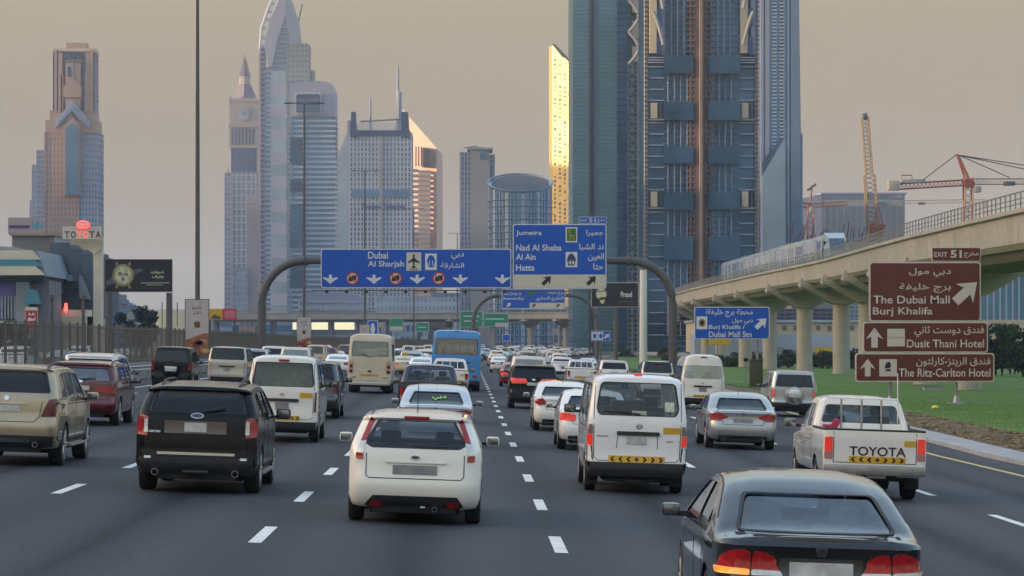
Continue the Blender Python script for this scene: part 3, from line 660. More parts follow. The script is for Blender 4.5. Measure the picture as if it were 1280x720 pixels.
def pickup(name, label, loc, pm, lod=0, rack=True, L=5.1, W=1.78, H=1.75, zt=1.20, word=None, ycab=1.75, lights=REDLIT, group=None, bars=True):
    B = Body(L=L, W=W, H=H, z0=.42, belt=1.02, tumble=.04, r=.09, rc=.05, fc=.4, rr=.02, crown=0, rtap=.0, ftap=.08, nb=30 if lod == 0 else 20, lower=(0, .08, .2, .4, .6, .8, 1), upper=(.5, 1),
        rear=[(.42, .09), (.5, .05), (.7, .05), (zt - .04, .05), (zt, .06)], front=[(.3, L - .1), (.6, L), (.9, L - .05), (1.05, L - .15)],
        top=[(.06, zt), (1.9, zt), (2.3, zt - .01), (3.55, 1.08), (L - .35, 1.0), (L - .1, .9), (L, .75)])
    yc0, yc1 = ycab, L - 1.1
    cab = Body(L=yc1, W=W - .06, H=H, z0=.72, belt=1.16, tumble=.17, r=.16, rc=.07, fc=.25, rr=.06, crown=.025, rtap=0, ftap=0, lower=(0, .5, 1), upper=(.12, .35, .6, .85, .95, 1), nb=22,
        rear=[(.7, yc0 + .04), (1.25, yc0 + .05), (1.60, yc0 + .17), (1.68, yc0 + .24)], front=[(.8, yc1), (1.1, yc1 - .05), (1.3, yc1 - .35)],
        top=[(yc0 + .24, H - .05), (yc0 + .4, H - .02), (yc0 + 1.0, H), (yc0 + 1.3, H - .03), (yc1 - .05, 1.10)])
    rg = rpoly([(-.71, 1.29), (.71, 1.29), (.62, 1.61), (-.62, 1.61)], .06)
    def ex(t, _):
        v, f = cab.grid(); c = MB().add(v, f).build('cab', pm, t)
        if lod < 2:
            v, f = cab.grid(inset=.05, z0=.9, fine=False); c.data.materials.append(SEATM); boolean(c, MB().add(v, f).mesh('c', SEATM))
            k = MB().prism(rg, -1, 3.1).prism(trap(.68, 1.27, .6, 1.60), 3.2, 7); boolean(c, k.mesh('c', BLKP))
            sw = [swin([(yc0 + .34, 1.22), (yc0 + .98, 1.20), (yc0 + .98, 1.62), (yc0 + .5, 1.60)]), swin([(yc0 + 1.05, 1.2), (yc0 + 2.0, 1.2), (yc0 + 1.45, 1.60), (yc0 + 1.05, 1.62)])]
            k = MB(); [k.prismx(p, -3, 3) for p in sw]; boolean(c, k.mesh('c', BLKP))
            for sx in (-.4, .4): seat(t, sx, 2.75, .72, SEATM)
        else: sw = [swin([(yc0 + .34, 1.22), (yc0 + .98, 1.20), (yc0 + .98, 1.62), (yc0 + .5, 1.60)])]
        c.data.polygons.foreach_set('use_smooth', [True] * len(c.data.polygons)); c.data.set_sharp_from_angle(angle=R(38))
        g = GL if lod < 2 else GLO; go = -.012 if lod < 2 else .004
        cab.part('rear_window', rg, 'rear', g, c, go, .15, 0)
        cab.part('windscreen', trap(.68, 1.27, .6, 1.60), 'front', g, c, go, .15, 0)
        for p in sw:
            for ax in ('left', 'right'): cab.part('side_window', p, ax, g, c, go, .2, 0)
        # bed seen from above: floor recess
        for o in t.children:
            if o.name.startswith('body') and lod < 2: boolean(o, MB().b2(-W / 2 + .07, W / 2 - .07, .11, yc0 - .02, .75, 2).mesh('c', BLKP)); bd = o
        if lod < 2:
            k = MB(); 
            for sg in (-1, 1): k.tube([(sg * (W / 2 - .04), .08, zt + .015), (sg * (W / 2 - .04), yc0, zt + .015)], .022, 6)
            k.tube([(-W / 2 + .06, .075, zt + .015), (W / 2 - .06, .075, zt + .015)], .022, 6); k.build('bed_rail', BLKP, t)
        if bars:
            for x in (-.36, 0, .35): MB().tube([(x, yc0 - .02, zt - .1), (x, yc0 - .0, 1.28), (x, yc0 + .07, H - .03)], .019, 6).build('rack_bar', DULLM if lod == 0 else WHITE, t)
            MB().tube([(-.78, yc0 - .03, zt - .1), (-.74, yc0 + .02, 1.32), (-.64, yc0 + .06, H - .02), (.64, yc0 + .06, H - .02), (.74, yc0 + .02, 1.32), (.78, yc0 - .03, zt - .1)], .022, 6).build('rack_frame', WHITE, t)
        if word: decal_text(B, t, word, -.44, .53, .775, .935, DKRED, .015)
        if lod == 0:
            B.part('bumper_recess', rect(-.32, .38, .40, .60), 'rear', BLKP, t, .075, .2); B.part('number_plate', rect(-.14, .19, .44, .58), 'rear', PLATE, t, .09, .2)
            MB().tube([(.66, yc0 + .1, zt), (.62, yc0 + .05, 2.2)], .009, 5).build('aerial', WHITE, t)
            MB().box((-.48, yc0 - .1, zt + .06), (.12, .1, .2), rx=.4, ry=.5).box((-.6, yc0 - .08, zt + .02), (.2, .08, .07)).build('red_rag', mat('red_cloth', (.4, .03, .08), .9), t, bevel=.02)
            for sg in (-1, 1): MB().b2(sg * .62, sg * .86, .62, .64, .2, .55).build('mud_flap', RUB, t)
            for ax in ('left',): 
                k = MB(); 
                for j, (a, b) in enumerate(((1.9, 3.4), (2.1, 3.5), (2.4, 3.3))): B.line([(a, .98 - .05 * j), (a + .5, .95 - .05 * j + .03), (b, .97 - .05 * j)], ax, .02, mb=k)
                k.build('side_stripe', DULLM, t)
        else: B.part('number_plate', rect(-.15, .15, .48, .58), 'rear', PLATE, t, .06, .3)
        B.part('speed_sticker', rect(.50, .70, .95, 1.05), 'rear', YEL, t, .006, .3)
        chevrons(B, t, -.44, .53, .655, .765)
        k = MB(); [k.box((x, y_, .53), (w_, .12, .17), rz=a_) for x, w_, y_, a_ in ((0, 1.36, -.03, 0), (-.75, .24, 0, -.25), (.75, .24, 0, .25))]; k.build('rear_bumper', BMP, t, bevel=.03)
    return vehicle(B, name, label, 'pickup', loc, pm, rglass=None, cabin=False, lod=lod, wheels=(1.18, 4.2), wr=.35, ww=.22, rf=.58, mirrors=(3.55, 1.22, .22), mirm=DULLM,
        lamps=[('tail_light', [(.725, .84), (.86, .84), (.86, 1.08), (.73, 1.09)], lights), ('tail_light', [(.725, .71), (.86, .71), (.86, .84), (.725, .84)], mat('pink_lens', (.45, .2, .18), .2, coat=.7))],
        tlines=[[(-.71, 1.18), (-.71, .655), (.71, .655), (.71, 1.18)]], slines=[[(ycab, .5), (ycab, 1.15)], [(ycab + 1.05, .5), (ycab + 1.05, 1.15)]], extra=ex, group=group)
def hiace(loc, name='van', label='', pm=OFFW, H=2.03, W=1.70, L=4.7, mesh=True, glass=None, lod=0, chev=True, hi=False, lampm=DREDL, group=None, hl=True):
    h = H - 2.0
    B = vanB(L, W, H, belt=1.2, nb=36 if lod == 0 else 22, tumble=.12 + (.08 if hi else 0), rr=.10 + (.14 if hi else 0), r=.2 + (.12 if hi else 0))
    s = W / 1.7; gt = 1.88 + (0 if not hi else .0)
    def ex(t, B):
        if chev: chevrons(B, t, -.40, .42, .52, .63)
        B.part('badge', oval(-.02, 1.13, .06, .04), 'rear', CHROME, t, .01, .1)
        if lod == 0: B.part('speed_sticker', rect(.40, .70, 1.05, 1.18), 'rear', YEL, t, .006, .3)
        if hl: MB().box((0, B.hit((0, H - .14), 'rear')[0].y, H - .10), (.25, .06, .05)).build('high_brake_light', REDL, t, bevel=.01)
        if mesh:
            k = MB(); y = .30
            for i in range(-9, 10):
                x = i * .075
                for d in (-1, 1): 
                    a, b = (x - d * .29, 1.28), (x + d * .29, 1.88)
                    def cl(p, q):
                        if abs(q[0]) > .68: tt = (math.copysign(.68, q[0]) - p[0]) / (q[0] - p[0]); q = (p[0] + (q[0] - p[0]) * tt, p[1] + (q[1] - p[1]) * tt)
                        return q
                    if abs(a[0]) > .68 and abs(b[0]) > .68: continue
                    b2 = cl(a, b); a2 = cl(b, a); k.tube([(a2[0], y, a2[1]), (b2[0], y, b2[1])], .009, 4, False)
            k.build('window_mesh', mat('mesh_screen', (.50, .55, .46), .7), t)
            MB().box((-.2, 1.4, 1.25), (.9, 1.6, .5)).build('cargo', mat('cargo_cloth', (.30, .36, .31), .9, var=.5, scale=5), t, bevel=.08); MB().box((.4, 1.2, 1.45), (.5, .9, .5)).build('cargo', mat('cargo_pale', (.45, .50, .46), .9, var=.4, scale=7), t, bevel=.08)
            MB().box((0, 2.4, 1.4), (1.4, .03, .9)).build('partition', mat('partition', (.36, .40, .36), .8, var=.2), t)
        exhaust(t, .45, .28, .035, .15)
        for sg in (-1, 1): MB().b2(sg * .6, sg * .82, .66, .68, .12, .42).build('mud_flap', RUB, t)
    return vehicle(B, name, label, 'van', loc, pm, rglass=rpoly([(-.70 * s, 1.31), (.70 * s, 1.31), (.73 * s, 1.4), (.67 * s, gt), (-.67 * s, gt), (-.73 * s, 1.4)], .06), fglass=trap(.7, 1.25, .6, 1.84), sglass=van_sides(L, 2.0), glass=glass or glassmat('hiace_glass', (.55, .60, .56), .07), sdglass=GLD, lod=lod,
        wheels=(.95, 3.4), wr=.33, ww=.2, rf=.56, lamps=[('tail_light', [(.74 * s, .72), (.845 * s, .73), (.84 * s, 1.2), (.76 * s, 1.2)], lampm)], seats=S((-.42, 3.0, .75, .5), (.42, 3.0, .75, .5)), cavz=.6, mirrors=(3.7, 1.35, .22), mirm=BLKP,
        parts=[('handle_bar', rect(-.40, .38, .96, 1.03), 'rear', BLKP, .03, .02), ('number_plate', rect(-.17, .15, .76, .94), 'rear', PLATEG, .012, .01), ('bumper', [(-W / 2, .31), (-W / 2, .49), (W / 2, .49), (W / 2, .31)], 'rear', BLKP, .03, .02)],
        tlines=[[(-.72 * s, 1.88), (-.735 * s, 1.3), (-.72 * s, .6), (-.66, .55), (.66, .55), (.72 * s, .6), (.735 * s, 1.3), (.72 * s, 1.88)]], slines=[[(3.08, .35), (3.08, 1.9)], [(1.8, .4), (1.8, 1.85)]], extra=ex, group=group)
def sedan(name, label, loc, pm, lod=1, B=None, lampm=REDL, lamppoly=None, group=None, ex=None, W=1.8, H=1.44, glass=None, lip=True, plate=PLATE, dashm=None, side=None):
    B = B or sedanB(W=W, H=H, nb=34 if lod == 0 else 22)
    def e2(t, B_):
        if lod < 2:
            b = B.part('badge', oval(0, .905, .05, .033), 'rear', CHROME, t, .01, .1)
            if lod == 0: antenna(t, 0, 1.5, H - .02, .1, -.8); exhaust(t, -.5, .26, .035); exhaust(t, .5, .26, .035)
        if ex: ex(t, B)
    return vehicle(B, name, label, 'car', loc, pm, group=group, lod=lod, rglass=rpoly([(-.66, 1.035), (.66, 1.035), (.54, 1.29), (-.54, 1.29)], .04), fglass=trap(.62, 1.05, .54, 1.34), sglass=sedan_sides(), glass=glass,
        wheels=(.92, 3.65), wr=.325, ww=.21, lamps=[('tail_light', lamppoly or [(.44, .70), (.86, .72), (.87, .86), (.70, .90), (.45, .86)], lampm)], seats=[(-.36, 2.3, .45, .5), (.36, 2.3, .45, .5), (0, 1.35, .5, 1.15)],
        mirrors=(3.0, 1.0, .18), parts=[('number_plate', rect(-.25, .25, .68, .79), 'rear', plate, .01, .01), ('rear_valance', rect(-.62, .62, .27, .36), 'rear', BLKP, .008, .02)],
        tlines=[[(-.62, .9), (-.5, .635), (.5, .635), (.62, .9)]], slines=[[(2.0, .3), (2.0, .95)], [(1.25, .6), (1.05, .98)], [(3.1, .35), (3.15, .92)]], extra=e2)
def suv(name, label, loc, pm, L=4.75, W=1.9, H=1.75, lod=1, lampm=REDL, lamppoly=None, spare=None, group=None, glass=None, cladding=True, railm=None, platez=.92, lampy=None, ex=None, belt=1.12, wr=.37, side=True, rear=None):
    kw = {}
    if spare or rear == 'upright':
        h = H - 1.72
        kw = dict(rear=[(.3, .12), (.42, .01), (.46, 0), (.62, 0), (.66, .05), (1.12, .07), (1.25, .09), (1.58 + h, .20), (1.64 + h, .20), (1.68 + h, .24)],
                  top=[(.22, 1.67 + h), (.5, 1.70 + h), (1.5, 1.72 + h), (2.3, 1.72 + h), (2.8, 1.66 + h), (3.45, 1.16), (L - .35, 1.05), (L - .1, .92), (L, .7)], tumble=.14)
    B = suvB(L, W, H, belt=belt, nb=30 if lod == 0 else 20, **kw); t_ = H - .16
    def e2(t, B_):
        if railm: rails(B, t, .5, 2.7, None, railm, .06)
        if spare:
            cover, plm, sm = spare; y0 = B.hit((0, .85), 'rear')[0].y
            o = MB().lathe([(.12, -.20), (.27, -.20), (.355, -.17), (.385, -.11), (.385, .0), (.30, .02)], (0, y0, .84), 'y', 30).build('spare_wheel', cover, t, True)
            MB().lathe([(0, -.235), (.20, -.232), (.27, -.21), (.27, -.19)], (0, y0, .84), 'y', 26).build('spare_wheel_cover', sm, o, True)
            if plm: MB().box((0, y0 - .25, .86), (.56, .05, .26)).build('plate_housing', CHROME, t, bevel=.03); MB().box((0, y0 - .278, .86), (.46, .012, .16)).build('number_plate', plm, t, bevel=.005)
        else: B.part('number_plate', rect(-.25, .25, platez, platez + .12), 'rear', PLATE, t, .012, .2, r=.01)
        if lod < 2: B.part('badge', oval(0, 1.15, .07, .035), 'rear', CHROME, t, .012, .1)
        if lod == 0: wiper(B, t, (0, belt + .1), (.4, belt + .14))
        if ex: ex(t, B)
    return vehicle(B, name, label, 'car', loc, pm, group=group, lod=lod, rglass=trap(W / 2 - .17, belt + .07, W / 2 - .27, t_, .05), fglass=trap(W / 2 - .2, belt + .08, W / 2 - .3, t_ + .02), sglass=suv_sides(4.7, H, belt + .02) if side else (), glass=glass or GLD,
        wheels=(.95, L * .58 + .95), wr=wr, ww=.25, rf=.66, lamps=[('tail_light', lamppoly or [(W / 2 - .17, .82), (W / 2 - .02, .84), (W / 2 - .02, 1.16), (W / 2 - .14, 1.18)], lampm)], seats=[(-.38, 2.3, .6, .52), (.38, 2.3, .6, .52), (0, 1.3, .6, 1.2)],
        mirrors=(3.05, belt + .06, .21), mirm=BLKP, parts=([('bumper_cladding', [(-W / 2, .31), (-W / 2, .56), (W / 2, .56), (W / 2, .31)], 'rear', BLKP, .012, 0)] if cladding else [('rear_valance', rect(-.62, .62, .31, .42), 'rear', BLKP, .008, .02)]),
        tlines=[[(-W / 2 + .19, belt), (-W / 2 + .2, .7), (W / 2 - .2, .7), (W / 2 - .19, belt)]], slines=[[(2.16, .45), (2.16, 1.1)], [(1.22, .75), (1.22, 1.1)], [(3.2, .45), (3.22, 1.1)]], extra=e2)
def box_bus(name, label, loc, pm, L, W, H, lod=0, win=None, glass=None, zg=(1.7, 2.45), lights='round', cat='bus', rrr=.14):
    h = H
    B = Body(L=L, W=W, H=H, z0=.38, belt=1.45, tumble=.08, r=.24, rc=.10, fc=.3, rr=rrr, crown=.05, rtap=0, ftap=0, nb=30, lower=(0, .1, .25, .5, .75, 1), upper=(.15, .35, .55, .75, .9, .97, 1),
        rear=[(.38, .05), (.5, .0), (.8, .0), (.85, .02), (zg[0] - .1, .03), (H - .15, .16), (H - .07, .22)], front=[(.4, L), (1.2, L - .02), (H - .1, L - .4)],
        top=[(.22, H - .06), (.32, H - .02), (.6, H), (L - .9, H), (L - .5, H - .08), (L - .3, H - .4), (L - .02, 1.2), (L, 1.0)])
    ww = W / 2 - .17; rg = rpoly([(-ww, zg[0]), (ww, zg[0]), (ww - .03, zg[1]), (-ww + .03, zg[1])], .07)
    n = int((L - 1.8) / 1.25); sg = [swin([(.55 + i * 1.25, 1.5), (1.68 + i * 1.25, 1.5), (1.68 + i * 1.25, H - .42), (.55 + i * 1.25, H - .42)]) for i in range(n)]
    def ex(t, B_):
        if lights == 'round':
            for s in (-1, 1):
                for z in (1.02, 1.26): 
                    y = B.hit((s * (W / 2 - .16), z), 'rear')[0].y; o = MB().lathe([(.0, -.03), (.07, -.028), (.085, 0), (.09, .03)], (s * (W / 2 - .16), y, z), 'y', 16).build('tail_light', DREDL, t, True)
                B.part('tail_panel', rect(s * (W / 2 - .16) - .11, s * (W / 2 - .16) + .11, .92, 1.5), 'rear', mat('pinkish_panel', (.45, .28, .22), .35, var=.1), t, .006, .2)
                B.part('reflector', rect(s * .72 - .1, s * .72 + .1, .72, .76), 'rear', DREDL, t, .012, .3)
            chevrons(B, t, -.42, .42, .80, .90); MB().box((0, B.hit((0, 1.04), 'rear')[0].y - .02, 1.04), (.16, .05, .08)).build('handle', BLKP, t, bevel=.01)
            B.part('number_plate', rect(-.32, .28, .60, .70), 'rear', PLATE, t, .02, .3); wiper(B, t, (.02, zg[0] - .05), (-.42, zg[0] + .13))
            MB().box((0, .06, .46), (W - .2, .2, .16)).build('rear_bumper', BEIGE, t, bevel=.03)
        else:
            B.part('grille_slot', rect(.15, .72, 1.46, 1.52), 'rear', BLKP, t, .01, .3); 
            for s in (-1, 1): B.part('tail_light', rect(s * (W / 2 - .3) - .12, s * (W / 2 - .3) + .12, .72, .86), 'rear', DREDL, t, .012, .3, r=.02)
            B.part('number_plate', rect(-.26, .26, .72, .84), 'rear', PLATE, t, .012, .3); B.part('engine_door', rect(-.55, .95, 1.0, 1.38), 'rear', BLUE, t, .006, .4, r=.03)
            k = MB(); [B.line([(-.5, 1.06 + .08 * i), (.9, 1.06 + .08 * i)], 'rear', .02, .01, k) for i in range(4)]; k.build('engine_louvres', GAP, t)
            MB().box((0, .0, .48), (W - .1, .14, .2)).build('rear_bumper', BLKP, t, bevel=.03)
            MB().box((0, .3, H - .02), (.3, .2, .08)).build('roof_vent', BLUE, t, bevel=.02)
            k = MB(); y = .5
            for i in range(6): k.box((-.95 + .38 * i, y, 2.15), (.07 + .03 * (i % 2), .03, .9))
            k.build('curtain', mat('curtain', (.42, .30, .22), .9, var=.4, scale=8), t)
        for s in (-1, 1): MB().b2(s * .5, s * (W / 2 - .06), 1.35, 1.38, .14, .5).build('mud_flap', RUB, t)
    wh = (1.75, L - 1.6)
    return vehicle(B, name, label, cat, loc, pm, lod=lod, rglass=rg, fglass=rpoly([(-ww, 1.4), (ww, 1.4), (ww - .06, H - .45), (-ww + .06, H - .45)], .08), sglass=sg, glass=glass, sdglass=GLD, wheels=wh, wr=.42 if W > 2.2 else .36, ww=.42, rf=.6, mirrors=(L - .5, 1.9, .2), mirm=BLKP, cavz=1.0,
        seats=[(x, 1.2 + 1.2 * i, 1.0, .8) for i in range(4) for x in (-.5, .5)], seatm=SEATB, extra=ex, dash=False)
def place(u, v=None, s=None, X=None):
    """pixel column of the rear centre and scale in px per metre -> position on the road"""
    y = F / s; return (px(u, y) if X is None else X, y, 0)
def taxi_sign(t, B): MB().box((0, 1.9, B.H + .09), (.5, .18, .16)).build('taxi_sign', YEL, t, bevel=.03)
def build_near():
    civic((2.85, 22.1, 0)); hatch((-.74, 36.6, 0)); edge((-4.23, 42, 0)); ml((-8.3, 48.6, 0)); urvan((2.85, 46.3, 0))
    pickup('pickup_truck', 'white pickup truck with its maker\'s word across the tailgate, beside the grass verge', (6.95, 46.6, 0), OFFW, word='TOYOTA')
    hiace((-4.4, 64, 0), 'van', 'white van with diamond mesh behind its rear window, ahead of the black SUV')
    def numb(t, B):
        B.part('window_lettering', rect(-.01, .0, 1.1, 1.11), 'rear', YEL, t, .0, .3)
        o = decal_text(B, t, arabic('دبي'), -.10, .24, 1.10, 1.20, mat('green_print', (.35, .60, .08), .5, emit=None), .03, 'window_lettering')
        o2 = B.part('tail_lamp_inner', rect(.36, .46, .72, .86), 'rear', REDL, t, .012, .2)
    sedan('sedan', 'pale blue-white sedan with green writing on its rear window, hidden partly by the cream hatchback', place(543, s=53), ICE, lod=0, ex=numb, W=1.8, H=1.46)
    sedan('coupe', 'silver coupe with red wedge lamps, between the white minibus van and the white pickup', place(928, s=49), SILVER, lod=0, H=1.42, lamppoly=[(.36, .83), (.60, .72), (.88, .74), (.88, .82), (.68, .96)], lampm=REDL, plate=PLATEG)
    sedan('sedan', 'pearl white sedan directly behind the black SUV with the lit brake lamps', place(704, s=43), PEARL, lod=0, lamppoly=[(.48, .80), (.70, .74), (.88, .84), (.87, .98), (.66, 1.0)], lampm=REDL)
    sedan('hatchback', 'white small car half hidden by the left side of the white minibus van', (3.0, 65, 0), WHITE, lod=0, H=1.48, W=1.72, lampm=REDLIT)
    suv('suv', 'maroon family car with wide low lamps, behind the pale gold SUV', (-10.15, 70.8, 0), MAROON, L=4.8, W=1.95, H=1.66, lod=0, cladding=False, lampm=REDL, lamppoly=[(.33, .90), (.92, .86), (.93, 1.0), (.5, 1.04)], railm=BLKP, glass=glassmat('green_glass', (.20, .26, .25), .2), belt=1.10)
    suv('suv', 'white SUV with silver roof rails beyond the maroon family car', (-11.9, 85, 0), WHITE, H=1.76, lod=1, railm=DULLM)
    suv('suv', 'black SUV with a spare wheel on its back door, beside the guard rail', place(213, s=27.6), BLACK, L=4.6, W=1.88, H=1.88, lod=1, spare=(BLACK, PLATE, BLACK), cladding=True, lampm=REDL)
    hiace(place(283, s=26), 'van', 'champagne people carrier with a dark rear window and red corner lamps', BEIGE, 1.92, 1.9, 4.9, mesh=False, glass=GLD, lod=1, chev=False, lampm=REDL)
    suv('suv', 'dark grey SUV mostly hidden by the white van with mesh in its window', (-4.95, 84, 0), GREY, lod=1, H=1.76, lampm=REDL)
    suv('suv', 'cream white SUV with a pale rear window, above the roof of the mesh window van', place(368, s=21.5), OFFW, H=1.93, lod=1, rear='upright', glass=glassmat('hazy_glass', (.35, .40, .38), .2))
    suv('suv', 'dark SUV just left of the cream white SUV near the concrete barrier', (-13.2, 184, 0), WHITE, H=1.87, lod=1)
    suv('suv', 'light grey SUV showing between the champagne people carrier and the cream white SUV', place(316, s=21), ICE, H=1.74, W=1.85, lod=1)
    suv('suv', 'white SUV with a lit high brake lamp, by the fence', place(402, s=13), WHITE, H=1.9, lod=2, lampm=REDLIT, ex=lambda t, B: MB().box((0, .3, B.H - .1), (.9, .12, .22)).build('high_brake_light', REDLIT, t))
    sedan('sedan', 'white sedan with long red lamps, left of the beige minibus', place(421, s=18), WHITE, lod=2, H=1.5, lampm=REDL)
    box_bus('minibus', 'beige minibus with round red lamps and yellow chevrons, mid-distance in the left lanes', place(461, s=26.8), mat('paint_coaster', (.56, .49, .37), .38, var=.06, coat=.4), 6.3, 2.06, 2.74, glass=glassmat('dusty_glass', (.40, .42, .30), .2), zg=(1.72, 2.42), rrr=.2)
    box_bus('bus', 'bright blue bus with a wide rear window and curtains, near the centre of the road', place(569, s=24.2), BLUE, 9.5, 2.56, 3.12, glass=glassmat('bus_glass', (.50, .45, .38), .18), zg=(1.9, 2.72), lights='sq', rrr=.16)
    pickup('pickup_truck', 'dark navy pickup truck with a tall rear screen, ahead of the pale blue-white sedan', place(534, s=41), NAVY, lod=1, L=5.2, W=1.85, H=1.78, lights=REDL, bars=False)
    pickup('pickup_truck', 'white pickup truck with a white rack, in front of the blue bus', place(561, s=27), WHITE, lod=1, H=1.75, lights=REDL)
    sedan('taxi', 'beige and red taxi in the gap between the beige minibus and the blue bus', place(505, s=17), TAXI, lod=2, H=1.5, lampm=REDLIT, ex=taxi_sign)
    suv('suv', 'dark SUV with a yellow tailgate band, between the beige minibus and the blue bus', place(503, s=15.2), GREY, lod=2, H=1.75, ex=lambda t, B: B.part('tail_band', rect(-.6, .7, .72, .9), 'rear', YEL, t, .01, .5))
    sedan('sedan', 'white sedan with bright red lamps beside the left flank of the blue bus', place(526, s=18), WHITE, lod=2, lampm=REDLIT)
    suv('suv', 'black SUV with its wide brake lamps lit, ahead of the pearl white sedan', place(666, s=32), BLACK, lod=0, W=1.94, H=1.72, lampm=REDLIT, lamppoly=[(.22, 1.0), (.84, .98), (.90, 1.08), (.88, 1.2), (.3, 1.18)], cladding=True)
    suv('suv', 'cream SUV with an upright tailgate, directly beyond the black SUV with lit brake lamps', place(660, s=25), OFFW, lod=1, H=1.95, rear='upright', glass=glassmat('hazy_glass', (.35, .40, .38), .2))
    sedan('sedan', 'dark red sedan peeping out left of the cream upright SUV', place(643, s=21), REDP, lod=1, lampm=REDLIT)
    sedan('sedan', 'white sedan close to the dashed line beyond the dark red sedan', place(625, s=14), WHITE, lod=2)
    sedan('taxi', 'cream taxi near the dashed line, right of the blue bus', place(619, s=10.8), TAXI, lod=2, lampm=REDL, ex=taxi_sign)
    hiace(place(878, s=29.3), 'van', 'tall white high-roof van with a pale green rear window, near the verge', OFFW, 2.34, 1.88, 5.2, mesh=False, lod=1, hi=True, glass=glassmat('pale_green_glass', (.62, .72, .62), .3))
    suv('suv', 'silver SUV with a round chrome spare wheel cover, beside the grass', place(992, s=31.5), SILVER, lod=0, L=4.7, W=1.87, H=1.84, spare=(SILVER, PLATE, CHROME), lampm=REDLIT, lamppoly=[(.78, .78), (.92, .78), (.92, 1.06), (.80, 1.06)])
    hiace(place(821, s=24.5), 'van', 'small white van left of the high-roof van', WHITE, 1.90, 1.69, 4.4, mesh=False, lod=1, chev=False, glass=GLD)
    suv('suv', 'white SUV with one lamp lit, left of the small white van', place(767, s=20), WHITE, lod=1, H=1.76, ex=lambda t, B: None)
    pickup('pickup_truck', 'white pickup truck with a dark caged window, beyond the roof of the white minibus van', place(727, s=21), WHITE, lod=1, H=1.74, lights=REDL)
    suv('suv', 'white rounded SUV beyond the caged pickup, third row in the right lanes', place(702, s=15.8), WHITE, lod=2, H=1.7, W=1.82)
    sedan('sedan', 'pale sedan in the exit lane just above the caged pickup', place(735, s=12.4), ICE, lod=2)
    sedan('sedan', 'dark blue sedan left of the white rounded SUV', place(683, s=13), NAVY, lod=2)
    suv('suv', 'dark navy SUV top showing over the cream upright SUV', place(647, s=17.5), NAVY, lod=2, H=1.8)
LABELCOL = [(WHITE, 'white'), (WHITE, 'white'), (PEARL, 'pearl white'), (SILVER, 'silver'), (GREY, 'dark grey'), (OFFW, 'cream'), (ICE, 'pale blue'), (BLACK, 'black'), (TAXI, 'taxi cream'), (MAROON, 'maroon'), (BEIGE, 'champagne')]
LANES = [-11.7, -8.0, -4.35, -.7, 2.9, 6.6, 10.2]
def bend(y): return 0 if y < 260 else (y - 260) ** 2 / 9000.0 if y < 620 else 14.4 + (y - 620) * .08
def far_traffic():
    r = random.Random(11); protos = {}
    def proto(kind, lit, ci):
        k = (kind, lit, ci)
        if k in protos: return protos[k], False
        pm, cn = LABELCOL[ci]; lm = REDLIT if lit else REDL; loc = (0, -50, 0)
        if kind == 'sedan': t = sedan('sedan', 'x', loc, pm, lod=2, lampm=lm)
        elif kind == 'suv': t = suv('suv', 'x', loc, pm, lod=2, lampm=lm, H=1.78)
        elif kind == 'van': t = hiace(loc, 'van', 'x', pm, 1.98, 1.7, 4.7, mesh=False, lod=2, chev=True, lampm=lm)
        protos[k] = t; return t, True
    occupied = [(o.location.x, o.location.y) for o in SC.objects if o.parent is None and o.get('category') in ('car', 'van', 'pickup', 'bus')]
    for li, lx in enumerate(LANES):
        y = {0: 205, 1: 205, 2: 190, 3: 172, 4: 345, 5: 290, 6: 300}[li] + r.uniform(0, 8)
        while y < 760:
            x = lx + bend(y) + r.uniform(-.25, .25)
            kind = r.choices(['sedan', 'suv', 'van'], [5, 4, 2])[0]; lit = r.random() < .35; ci = r.randrange(len(LABELCOL))
            if li == 0 and y > 640: break
            if all(abs(x - a) > 2.2 or abs(y - b) > 7 for a, b in occupied):
                t, new = proto(kind, lit, ci); c = t if new else copy_tree(t)
                c.location = (x, y, gz(x - bend(y)) ); cn = LABELCOL[ci][1]
                where = 'left' if li < 3 else ('middle' if li < 5 else 'right')
                c['label'] = '%s %s%s queuing far off in the %s lanes' % (cn, kind, ' with lit brake lamps' if lit else '', where)
                c['group'] = 'distant traffic queue'
                c['category'] = 'van' if kind == 'van' else 'car'
            y += r.uniform(8.5, 15) * (1 + y / 900)
